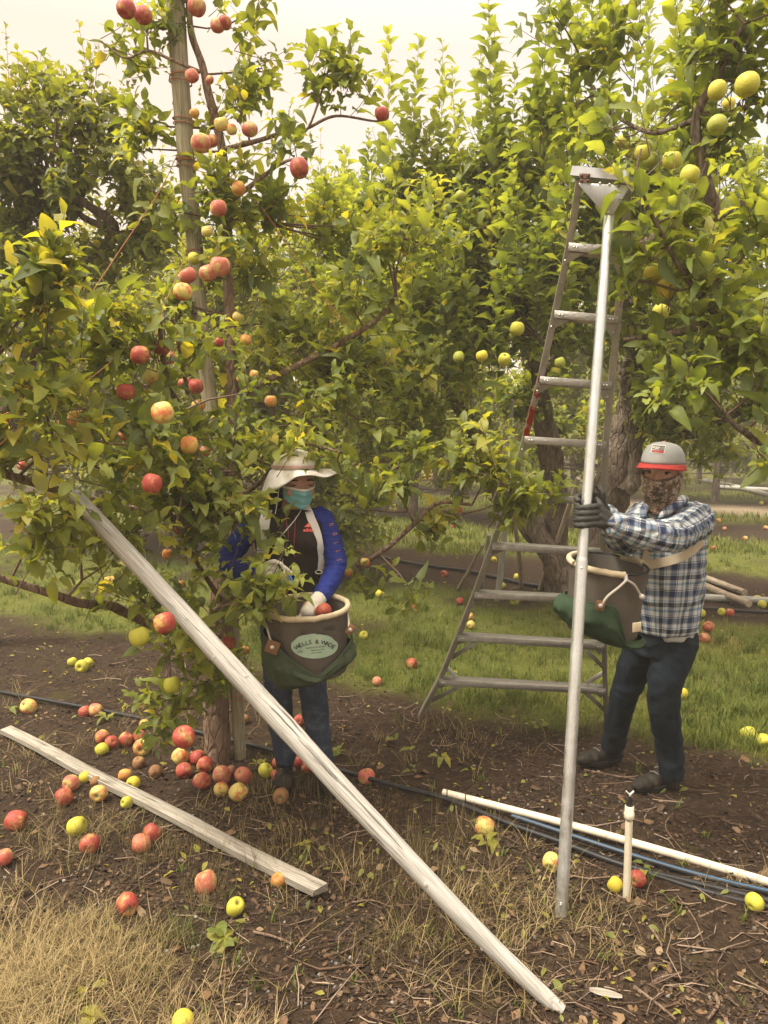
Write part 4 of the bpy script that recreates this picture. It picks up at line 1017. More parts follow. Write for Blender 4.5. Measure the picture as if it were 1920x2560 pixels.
lrail = [Vector((foot.x, foot.y, .01))] + Lp + [P(1447, 448, ladY(10))]
rrail = [rfoot] + Rp + [P(1572, 461, ladY(10) - .1)]
LAT = (Rp[4] - Lp[4]).normalized(); UPL = (Lp[8] - Lp[0]).normalized(); NRM = LAT.cross(UPL).normalized()
if NRM.y > 0: NRM = -NRM
def sweep(mb, pts, prof, lat, nrm_):
    b = []; n = len(prof)
    for p in pts:
        for (a, c) in prof: b.append(Vector(p) + lat * a + nrm_ * c)
    f = []
    for i in range(len(pts) - 1):
        for k in range(n): f.append((i * n + k, i * n + (k + 1) % n, (i + 1) * n + (k + 1) % n, (i + 1) * n + k))
    f += [tuple(range(n))[::-1], tuple((len(pts) - 1) * n + k for k in range(n))]
    mb.add(b, f)
for pts, s in ((lrail, 1), (rrail, -1)):
    pr = [(-.004 * s, .034), (.024 * s, .034), (.024 * s, .030), (0, .030), (0, -.030), (.024 * s, -.030), (.024 * s, -.034), (-.004 * s, -.034)]
    mb = MB(); sweep(mb, pts, [(a - .006 * s, b) for a, b in pr], LAT, NRM); mb.build('rail', M['rail'], ladder, bevel=.001, seg=1)
M['tread'] = metal('ridged_tread', (.34, .33, .305), .45, .7, (.15, .135, .10))
g = N(M['tread']); vo = g.n('ShaderNodeTexVoronoi', {'Vector': g.coord('Object'), 'Scale': 62.0, 'Randomness': .25}); g.bump(g.val(vo.outputs['Distance'], .18, .42, 1, 0), .35, .002)
def rivet(p, parent, r=.0052):
    mb = MB(); mb.tube([p, p + NRM * .003, p + NRM * .0045], [r, r * .8, r * .25], 8); mb.build('rivet', M['rivet'], parent)
for i in range(9):
    a, b = Lp[i] + NRM * .0, Rp[i]
    lat = (b - a).normalized(); st = MB()
    # tread is level: its depth runs horizontally, not along the rail's normal
    hn_ = Vector((NRM.x, NRM.y, 0)).normalized(); up = Vector((0, 0, 1))
    d0, d1, hgt, th = (.046, -.040, .034, .003)
    prof = [(d0, 0), (d0, -hgt), (d0 - th, -hgt), (d0 - th, -th), (d1 + th, -th), (d1 + th, -hgt), (d1, -hgt), (d1, 0)]
    sweep(st, [a + lat * .002, b - lat * .002], prof, hn_, up)
    so = st.build('step', M['tread'], ladder, bevel=.0012, seg=1)
    w = (b - a).length
    for e_, s in ((a, 1), (b, -1)):
        q_ = MB(); o0 = e_ + hn_ * (.030)
        th_ = hn_ * .0035; L1 = .058 if i > 1 else .05
        tri = [o0 + lat * s * .006 - up * .036, o0 + lat * s * (L1 + .006) - up * .036, o0 + lat * s * .002 - UPL * (L1 + .036)]
        q_.add([t_ for t_ in tri] + [t_ + th_ for t_ in tri], [(0, 1, 2), (5, 4, 3), (0, 3, 4, 1), (1, 4, 5, 2), (2, 5, 3, 0)]); q_.build('brace', M['alu'], so, smooth=False)
        for dx, dz in ((.024, -.017), (.036, -.017)): rivet(e_ + hn_ * .046 + lat * s * dx + up * dz, so, .0042)
        rivet(e_ + NRM * .034 + lat * s * .005 - UPL * .004, ladder); rivet(e_ + NRM * .034 + lat * s * .005 - UPL * .055, ladder)
# diagonal stays of the two bottom steps
for x0, y0, i0, x1, y1, i1 in ((1190, 1606, 1.9, 1128, 1645, 1.45), (1156, 1712, .95, 1078, 1752, .4), (1112, 1664, 1.25, 1152, 1704, .95), (1458, 1726, .9, 1512, 1776, .45), (1466, 1626, 1.8, 1512, 1672, 1.35), (1466, 1708, .95, 1514, 1678, 1.25)):
    off = -.1 if x0 > 1300 else 0
    mb = MB(); mb.bar(P(x0, y0, ladY(i0) + off), P(x1, y1, ladY(i1) + off), .024, .008, (0, 0, 1)); mb.build('stay', M['alu'], ladder, bevel=.0015, seg=1)
# head: top channel, triangular plate, hinge plates, pivot tube
HL, HR = lrail[-1], rrail[-1]; hl = (HR - HL).normalized(); hz = Vector((0, 0, 1)); hz = (hz - hl * hl.dot(hz)).normalized(); hnv = hl.cross(hz).normalized()
if hnv.y > 0: hnv = -hnv
mb = MB(); mb.bar(HL - hl * .012 + hz * .014 + hnv * .02, HR + hl * .012 + hz * .014 + hnv * .02, .034, .09, hz); mb.build('top_cap', M['plate'], ladder, smooth=False)
def Hq(px, py): return on_line(px, py, HL + hnv * .07, HR + hnv * .07)
tri = [Hq(1446, 457), Hq(1572, 463), Hq(1570, 474), Hq(1533, 537), Hq(1512, 537), Hq(1450, 466)]
c0 = HL + hnv * .07; fixed = []
for t_ in tri:   # keep the plate flat
    o_ = Vector((0, 0, CAM_H)); d_ = t_ - o_; k_ = (c0 - o_).dot(hnv) / d_.dot(hnv); fixed.append(o_ + d_ * k_)
n6 = len(fixed); mb = MB(); mb.add([t_ for t_ in fixed] + [t_ - hnv * .005 for t_ in fixed], [tuple(range(n6)), tuple(range(n6, 2 * n6))[::-1]] + [(k, n6 + k, n6 + (k + 1) % n6, (k + 1) % n6) for k in range(n6)])
tp = mb.build('head_plate', M['plate'], ladder, bevel=.0012, seg=1)
def onplate(px, py, off=0):
    o_ = Vector((0, 0, CAM_H)); d_ = Vector(ray(px, py)); k_ = (c0 - o_).dot(hnv) / d_.dot(hnv); return o_ + d_ * k_ + hnv * off
for px, py in ((1500, 458), (1524, 461), (1522, 507), (1521, 530)):
    p_ = onplate(px, py); mb = MB(); mb.tube([p_, p_ + hnv * .003, p_ + hnv * .005], [.0058, .0046, .001], 8); mb.build('rivet', M['rivet'], ladder)
for y in (440, 453):
    mb = MB(); mb.bar(onplate(1449, y, .004), onplate(1476, y + 1, .004), .017 if y == 440 else .012, .004, hz); hp = mb.build('hinge_plate', M['rust'], ladder, bevel=.001, seg=1)
    for x in (1455, 1471):
        p_ = onplate(x, y, .006); mb = MB(); mb.tube([p_, p_ + hnv * .003, p_ + hnv * .005], [.006, .005, .002], 8); mb.build('bolt', M['rust'], hp)
pole_top = onplate(1520, 500, -.03); pole_foot = G(1402, 2296, .0)
PJ = on_line(1455, 1400, pole_foot, pole_top)
mb = MB(); mb.tube([pole_top, PJ - (PJ - pole_top).normalized() * -.02], .0192, 24); mb.build('pole', M['galv'], ladder)
mb = MB(); e_ = (pole_foot - PJ).normalized(); mb.tube([PJ - e_ * .01, PJ, PJ + e_ * .004, pole_foot - e_ * .03, pole_foot + e_ * .0], [.0196, .0214, .0216, .0218, .0212], 24); lo_ = mb.build('lower_pole', M['galv'], ladder)
for t_, w_ in ((.02, .5), (.955, 1.0), (.95, 2.2)):
    p_ = PJ.lerp(pole_foot, t_); q_ = Vector((-math.sin(w_) * .5, -1, 0)).normalized(); mb = MB(); mb.tube([p_ + q_ * .020, p_ + q_ * .0235], [.006, .003], 8); mb.build('bolt', M['rivet'], lo_)

# ---- prop sticks round the old tree, logs, far poles
def stick(name, label, a, b, r, material='wood_far', cat='prop stick', group=None, kn=0, n=8):
    return pole(name, [a, a.lerp(b, .5) + Vector((.01, 0, .01)), b], r, M[material], label, cat, n=n, kn=kn, knob=.06, group=group)
yb = G(1450, 1490).y
stick('prop_stick', 'long pale stick leaning left-up against the thick right stem, seen under the fifth step', G(1350, 1474), P(1446, 1195, yb - .6), [.028, .024])
stick('prop_stick', 'thin dark stick standing nearly upright between the pale boards and the old stems', G(1303, 1468), P(1282, 1270, yb - .5), [.025, .02])
stick('prop_stick', 'broad pale stick behind the left ladder rail, nearest to the trunk', G(1243, 1500), P(1266, 1275, yb - .7), [.035, .03], 'wood_grey')
stick('prop_stick', 'pale stick just left of the broad one, behind the left ladder rail', G(1202, 1470), P(1222, 1335, yb - .8), [.028, .022], 'wood_grey')
stick('prop_stick', 'short thin brown stick leaning right towards the left ladder rail', G(1145, 1474), P(1206, 1362, yb - .8), [.022, .014])
stick('prop_stick', 'crooked grey stick rising through leaves beside the red paint on the rail', P(1252, 1170, yb - .9), P(1283, 1000, yb - 1.0), [.025, .018], 'wood_grey')
def ground_log(label, px, r, material='wood_far', cat='log', lift=.0, name='log'):
    pts = [G(x, y) + Vector((0, 0, (r if not hasattr(r, '__len__') else r[min(i, len(r) - 1)]) + lift)) for i, (x, y) in enumerate(px)]
    return pole(name, pts, r, M[material], label, cat, n=10, kn=1, knob=.06)
ground_log('upper wooden pole with a cut tip lying behind the man on the mulch', ((1700, 1436), (1757, 1452), (1862, 1490)), [.04, .04, .036])
ground_log('thick wooden pole slanting down right across the other two behind the man', ((1690, 1440), (1754, 1478), (1872, 1526)), [.045, .042, .035], lift=.03)
ground_log('pale straight pole lying level behind the man, running out at the right edge', ((1700, 1500), (1760, 1502), (1960, 1512)), [.036, .036, .036], 'wood_grey')
ground_log('white pole lying slanted across the far grass at the right edge', ((1760, 1206), (1840, 1222), (1925, 1245)), [.07, .07, .07], 'wood_grey')
ground_log('white pole lying level on the far grass just behind the slanted one', ((1800, 1222), (1860, 1226), (1930, 1230)), [.06, .06, .06], 'wood_grey')
a_ = G(1824, 1212); stick('fence_post', 'thin white post standing alone in the far grass at the right', a_, Vector((a_.x, a_.y, 0)) + Vector((.05, 0, 1.25)), [.055, .05], 'wood_grey', 'post')

# ---- pipes and hoses
M['pvc'] = mat('white_pvc', (.66, .62, .50), .45)
g = N(M['pvc']); g.base(g.ramp(g.noise(g.coord('Object'), 14, 5, .7), [(.35, (.66, .62, .50)), (.62, (.58, .52, .38)), (.75, (.30, .22, .13))]))
M['hose'] = mat('black_poly_hose', (.014, .014, .015), .45, 0, .3)
M['blue_pipe'] = mat('black_pipe_blue_stripe', (.012, .016, .022), .4, 0, .35)
M['blue'] = mat('blue_stripe', (.04, .13, .26), .4)
def pipe(name, label, px, r, material, cat, lift=0.0, group=None, n=14):
    pts = [G(x, y) + Vector((0, 0, r + lift)) for x, y in px]; root = empty(name, tuple(pts[0])); tag(root, label, cat, group)
    cp = curve_pts([tuple(p) for p in pts], 6); mb = MB(); mb.tube(cp, r, n, upv=(0, 0, 1)); mb.build('tube', M[material], root); return root, cp
r_, cp = pipe('water_pipe', 'long white plastic pipe lying across the dirt to the right edge', ((1108, 1992), (1400, 2068), (1660, 2142), (1990, 2240)), .0165, 'pvc', 'pipe', .006)
mb = MB(); q_ = Vector(cp[0]); e_ = (Vector(cp[1]) - q_).normalized()
for k in (.02, .115):
    mb = MB(); mb.tube([q_ + e_ * (k + .008 * math.cos(t_)) * 1 + Vector((0, 0, .019 * math.sin(t_))) + e_.cross(Vector((0, 0, 1))) * .019 * math.cos(t_) for t_ in np.linspace(0, 6.28, 13)[:-1]], .0025, 5, closed=True); mb.build('wire_tie', M['hose'], r_)
pipe('hose', 'black irrigation hose running from the left edge past the woman to the right edge', ((-120, 1712), (0, 1735), (180, 1768), (330, 1797), (470, 1830), (640, 1872), (760, 1906), (870, 1938), (1000, 1975), (1110, 2003), (1280, 2070), (1400, 2113), (1560, 2172), (1760, 2222), (1990, 2278)), .0125, 'hose', 'hose', .002)
r_, cp = pipe('water_pipe', 'black pipe with a blue stripe lying between the hose and the white pipe', ((1280, 2054), (1400, 2094), (1560, 2147), (1760, 2207), (1990, 2262)), .0125, 'blue_pipe', 'pipe', .012)
mb = MB(); mb.tube([tuple(np.array(c_) + np.array((0, -.006, .0102))) for c_ in cp], .0026, 6); mb.build('stripe', M['blue'], r_)
pipe('hose', 'second thin black hose lying below the blue striped pipe at the right', ((1480, 2140), (1620, 2190), (1780, 2240), (1990, 2292)), .011, 'hose', 'hose', .0)
pipe('hose', 'black hose lying on the mulch of the next row behind the ladder', ((940, 1394), (1062, 1418), (1180, 1434), (1300, 1462), (1420, 1482)), .022, 'hose', 'hose')
pipe('hose', 'black hose on the far mulch behind the man, below the wooden poles', ((1700, 1520), (1752, 1524), (1850, 1531), (1990, 1539)), .016, 'hose', 'hose')
# sprinkler riser
rb = G(1566, 2246); ry = rb.y; ris = empty('sprinkler', tuple(rb)); tag(ris, 'white upright sprinkler riser with a black nozzle standing in the dirt', 'sprinkler')
def RZ(py): return P(1566, py, ry).z
mb = MB(); mb.tube([Vector((rb.x, ry, -.03)), Vector((rb.x + .0, ry, RZ(2052)))], .0135, 16); mb.build('riser_pipe', M['pvc'], ris)
mb = MB(); z0, z1 = RZ(2046), RZ(2014)
mb.tube([Vector((rb.x, ry, z)) for z in (z0, z0 + .002, (z0 + z1) / 2 - .002, (z0 + z1) / 2, z1 - .002, z1)], [.0165, .0185, .0185, .0165, .0165, .015], 16); mb.build('coupling', M['pvc'], ris)
mb = MB(); z2 = RZ(1990); mb.tube([Vector((rb.x, ry, z)) for z in (z1, z1 + .006, z1 + .007, z2)], [.013, .013, .009, .006], 12); nz = mb.build('nozzle', M['hose'], ris)
M['clear'] = mat('pale_plastic', (.62, .64, .62), .3)
mb = MB(); mb.tube([Vector((rb.x, ry, z2)), Vector((rb.x, ry, z2 + .01))], .0035, 8); mb.build('pin', M['clear'], nz)
for s in (-1, 1):
    mb = MB(); mb.bar(Vector((rb.x, ry, z2 + .005)), Vector((rb.x + s * .014, ry, z2 + .019)), .008, .003, (0, 1, 0)); mb.build('spinner_arm', M['clear'], nz)

# ---- larger fallen twigs and leafy sprigs
TW = [('pale broken twig lying in front of the small leafy sprig', ((634, 2336), (680, 2346), (723, 2362)), .0052), ('reddish forked twig below the apple with the weed', ((1168, 2180), (1238, 2183), (1278, 2143)), .0045),
      ('curved brown twig between the white pipe and the near boot', ((1689, 2030), (1663, 2070), (1712, 2137)), .0035), ('long bent twig reaching over the black pipe at the right edge', ((1747, 2299), (1830, 2262), (1909, 2224)), .0045),
      ('long thin red twig in front of the ladder pole foot', ((1359, 2325), (1440, 2322), (1544, 2337)), .0035), ('dark twig running off the bottom edge at the right', ((1585, 2475), (1640, 2515), (1689, 2556)), .006),
      ('short pale bare stick near the bottom right twig', ((1631, 2464), (1660, 2448), (1701, 2441)), .0055), ('knobbly grey twig at the bottom edge', ((1787, 2493), (1795, 2520), (1770, 2556)), .0065), ('small crooked twig above the hollow bark chip', ((1463, 2478), (1500, 2440), (1525, 2420)), .003),
      ('twig hanging over the white pipe end beside the hose', ((1140, 2020), (1146, 2060), (1165, 2100)), .004), ('reddish twig in front of the far boot of the man', ((1460, 1928), (1530, 1942), (1590, 1952)), .0045), ('thin twig lying left of the man\'s near boot', ((1370, 1862), (1400, 1880), (1430, 1902)), .003),
      ('twig between the big prop pole and the plank end', ((880, 2260), (930, 2255), (985, 2275)), .003), ('arched thin twig below the white riser', ((1690, 2240), (1735, 2300), (1762, 2370)), .003), ('dark twig on the mulch right of the riser', ((1630, 2330), (1650, 2360), (1655, 2372)), .0045)]
for lb_, px, r in TW:
    pts = [G(x, y) + Vector((0, 0, r + .004)) for x, y in px]; cp = curve_pts([tuple(p) for p in pts], 5); mb = MB(); mb.tube(cp, [r * (1 - .5 * i / len(cp)) * (1 + .15 * noise.noise((i * 1.3, r * 900, 0))) for i in range(len(cp))], 7)
    o = mb.build('fallen_twig', M['bark_young'], None); tag(o, lb_, 'twig', 'larger twigs fallen on the dirt')
pc_ = G(1512, 2492); mb = MB(); v_ = []
for i in range(9):
    for j in range(5):
        a = (j - 2) * .32; L = (i - 4) * .012; wv = .020 * (1 - (abs(i - 4) / 4.6) ** 2) + .004
        v_.append(pc_ + Vector((L, -L * .35, 0)) + Vector((.3, 1, 0)) * math.sin(a) * wv * 1.2 + Vector((0, 0, .006 + math.cos(a) * .010 + .003 * noise.noise((i, j, 0)))))
f_ = [(i * 5 + j, i * 5 + j + 1, (i + 1) * 5 + j + 1, (i + 1) * 5 + j) for i in range(8) for j in range(4)]
mb.add(v_, f_); o = mb.build('bark_chip', M['wood_plank'], None); grain_attr(o.data, [v_[0], v_[-1]]); tag(o, 'curled pale chip of bark lying on the dirt near the bottom edge', 'bark chip')
SPR = [('large wilted apple sprig lying in front of the bitten green apple', 561, 2358, .075, 8, 3), ('yellowing pair of leaves near the right half of the plank', 764, 2125, .05, 3, 4), ('fallen pale leaves between the ladder foot and the man\'s far boot', 1345, 1822, .07, 3, 3),
      ('light green sprig on the dirt, middle one of the three right of the woman', 1105, 1900, .06, 5, 4), ('small sprig lying right beside the black hose', 1032, 1931, .055, 3, 2), ('two curled green leaves on the dirt below the ladder foot', 1024, 1882, .05, 4, 3), ('green sprig with small leaves nearest to the woman\'s boots on the right', 986, 1856, .05, 5, 2),
      ('single green leaf leaning on the dirt left of the ladder pole', 1180, 1935, .05, 2, 3), ('fallen sprig just right of the woman\'s boots by the prop pole', 851, 1890, .065, 6, 3), ('leafy sprig between the red windfalls and the hose at the left', 266, 1798, .07, 6, 3),
      ('wilted sprig under the branch tip, next to the yellow green apple', 640, 1915, .05, 4, 2), ('bright green leaf at the bottom edge left of the yellow apple', 214, 2548, .08, 2, 4), ('yellow leaf standing in the dry grass at the lower left', 219, 2478, .065, 2, 5), ('weed rosette with long leaves under the yellow red apple', 1220, 2112, .065, 7, 2), ('small weed growing over the red apple beside the riser', 1620, 2172, .045, 6, 2),
      ('light curled leaf between the plank and the big pole', 920, 2192, .05, 1, 4), ('green leaf pair beside the red windfall at the far left', 30, 1776, .06, 3, 3)]
for lb_, x, y, L, n, ti in SPR:
    b = G(x, y) + Vector((0, 0, .012)); root = empty('leaf_sprig', tuple(b)); tag(root, lb_, 'leaf sprig', 'leaf sprigs lying on the ground')
    a0 = rnd.uniform(0, 6.28)
    if n > 2: mb = MB(); mb.tube([b - Vector((math.cos(a0), math.sin(a0), 0)) * L * .5, b + Vector((math.cos(a0), math.sin(a0), .2)) * L * .7], [.0028, .0016], 5); mb.build('stem', M['twig'], root)
    for k in range(n):
        a = a0 + (k - n / 2) * (5.2 / max(3, n)) + rnd.uniform(-.3, .3); d = Vector((math.cos(a), math.sin(a), rnd.uniform(.05, .5))).normalized(); nn = Vector((rnd.gauss(0, .35), rnd.gauss(0, .35), 1)); nn = (nn - d * nn.dot(d)).normalized(); s = nn.cross(d); q_ = L * rnd.uniform(.75, 1.1)
        lo = bpy.data.objects.new('leaf', leaf_piece('leaf_red', rnd.randint(0, 3), min(5, ti), 1 if 'yellow' in lb_ else (1 if rnd.random() < .2 else 0))); COL.objects.link(lo); lo.parent = root
        off = d * L * .1 + Vector((math.cos(a0), math.sin(a0), 0)) * L * rnd.uniform(-.3, .4)
        lo.matrix_basis = Matrix(((d.x * q_, s.x * q_, nn.x * q_, off.x), (d.y * q_, s.y * q_, nn.y * q_, off.y), (d.z * q_, s.z * q_, nn.z * q_, off.z + .004), (0, 0, 0, 1)))
# ------------------------------------------------------------------ apples
def apple_mesh(seed, n=20, m_=14, stem=False):
    q_ = random.Random(seed)
    pr = curve_pts([(0.001, .60), (.10, .65), (.22, .80), (.42, .90), (.68, .84), (.90, .56), (1.0, .12), (.96, -.30), (.80, -.64), (.58, -.84), (.36, -.90), (.18, -.84), (.001, -.76)], 2)
    v, f = [], []; ph = q_.random() * 6
    tall = q_.uniform(.92, 1.05)
    for i, (r, z) in enumerate(pr):
        for k in range(n):
            a = k * 2 * math.pi / n; rr = r * (1 + .035 * math.sin(a * 2 + ph) + .022 * math.cos(a * 5 + ph) * (1 if z < 0 else .5)); v.append((rr * math.cos(a), rr * math.sin(a), z * tall + .05 * r * math.sin(a + ph)))
    for i in range(len(pr) - 1):
        for k in range(n): f.append((i * n + k, (i + 1) * n + k, (i + 1) * n + (k + 1) % n, i * n + (k + 1) % n))
    me = bpy.data.meshes.new('apple'); me.from_pydata(v, [], f); me.polygons.foreach_set('use_smooth', [True] * len(f)); me.update(); return me
def apple_mat(name, ground_c, blush, edge, amount, dirt=.35, rough=.44):
    m = mat(name, rough=rough, spec=.3); g = N(m); c = g.n('ShaderNodeTexCoord').outputs['Object']; rn = g.n('ShaderNodeObjectInfo').outputs['Random']
    off = g.n('ShaderNodeCombineXYZ', {0: g.math('MULTIPLY', rn, 37.0), 1: g.math('MULTIPLY', rn, 11.0), 2: 0.0}).outputs[0]
    va = g.n('ShaderNodeVectorMath', {0: c, 1: off}, operation='ADD').outputs[0]
    big = g.noise(va, .75, 3, .6); x, y, z = g.sep(c)
    mp = g.n('ShaderNodeMapping', {0: va}); mp.inputs['Scale'].default_value = (1, 1, .16)
    streak = g.noise(mp.outputs[0], 7, 4, .7)
    f = g.math('ADD', g.math('ADD', big, g.math('MULTIPLY', g.math('SUBTRACT', streak, .5), .35)), g.math('MULTIPLY', g.math('SUBTRACT', rn, .5), .10))
    col = g.mix(g.val(f, amount, amount + .13, 0, 1), ground_c, edge); col = g.mix(g.val(f, amount + .06, amount + .24, 0, 1), col, blush)
    vo = g.n('ShaderNodeTexVoronoi', {'Vector': va, 'Scale': 9.0}); lent = g.val(vo.outputs['Distance'], .04, .10, .55, 0); col = g.mix(lent, col, (.62, .50, .24))
    cav = g.math('MULTIPLY', g.val(g.math('ADD', g.math('MULTIPLY', x, x), g.math('MULTIPLY', y, y)), .03, .12, .6, 0), g.val(z, .4, .6, 0, 1)); col = g.mix(cav, col, (.28, .26, .08))
    dn = g.noise(va, 2.4, 5, .65); col = g.mix(g.val(dn, .62, .72, 0, dirt), col, (.16, .10, .05))
    g.base(col); g.rough(g.val(dn, .4, .7, rough, rough + .25)); g.bump(g.noise(va, 5, 2), .12, .02); return m
AM = {'red': apple_mat('apple_red', (.46, .31, .08), (.30, .048, .036), (.40, .155, .07), .30), 'pink': apple_mat('apple_pink', (.50, .36, .12), (.40, .095, .065), (.46, .21, .11), .34),
      'ry': apple_mat('apple_red_yellow', (.56, .48, .14), (.46, .08, .045), (.58, .28, .08), .46), 'yel': apple_mat('apple_yellow', (.54, .45, .045), (.50, .30, .04), (.56, .42, .05), .70),
      'gy': apple_mat('apple_yellow_green', (.42, .40, .045), (.48, .36, .06), (.46, .39, .05), .62), 'grn': apple_mat('apple_green', (.29, .31, .045), (.42, .34, .05), (.35, .32, .05), .60),
      'brn': apple_mat('apple_rotten', (.22, .11, .045), (.13, .055, .03), (.28, .15, .06), .4, .7, .6), 'or': apple_mat('apple_orange', (.52, .34, .08), (.46, .15, .05), (.52, .24, .06), .42)}
AME = [apple_mesh(i) for i in range(5)]; stem_b = MB(); stem_b.tube([(0, 0, .58), (.02, .01, .80), (.09, .03, 1.06)], [.035, .028, .045], 5); STEM = stem_b.mesh('stem'); STEM.materials.append(M['twig'])
MESHC = {}
def put_apple(c, r, colr, label, group, tilt=0.0, big=False, upright=False):
    k = rnd.randint(0, 4); key = (k, colr)
    if key not in MESHC: me = AME[k].copy(); me.name = 'apple'; me.materials.append(AM[colr]); MESHC[key] = me
    o = bpy.data.objects.new('apple', MESHC[key]); COL.objects.link(o); o.location = c; o.scale = (r, r, r * rnd.uniform(.92, 1.0))
    o.rotation_euler = (rnd.gauss(0, .25), rnd.gauss(0, .25), rnd.uniform(0, 6.28)) if upright else (rnd.gauss(0, tilt), rnd.gauss(0, tilt), rnd.uniform(0, 6.28))
    tag(o, label, 'apple', group)
    if big:
        s = bpy.data.objects.new('stem', STEM); COL.objects.link(s); s.parent = o
    return o
def q(s): return [l.strip().split(None, 3) for l in s.strip().splitlines()]
for txt, grp, gold in ((HANG, 'red apples hanging on the post tree', 0), (GOLD, 'golden apples hanging on the right trees', 1)):
    for l in txt.strip().splitlines():
        a, lb = l.split('|'); xy, d, cl = a.split(); x, y = map(float, xy.split(',')); d = float(d)
        real = .077 if not gold else .078
        Y = min(real * FPX / d, 6.0 if gold else 4.0)
        if gold and x > 1540 and y < 480: Y = max(Y, 3.1)
        Y = max(Y, 2.45); r = d / FPX * Y / 2
        put_apple(P(x, y, Y - .14), r * (Y - .14) / Y * .98, cl, lb, grp, upright=True, big=d > 22)
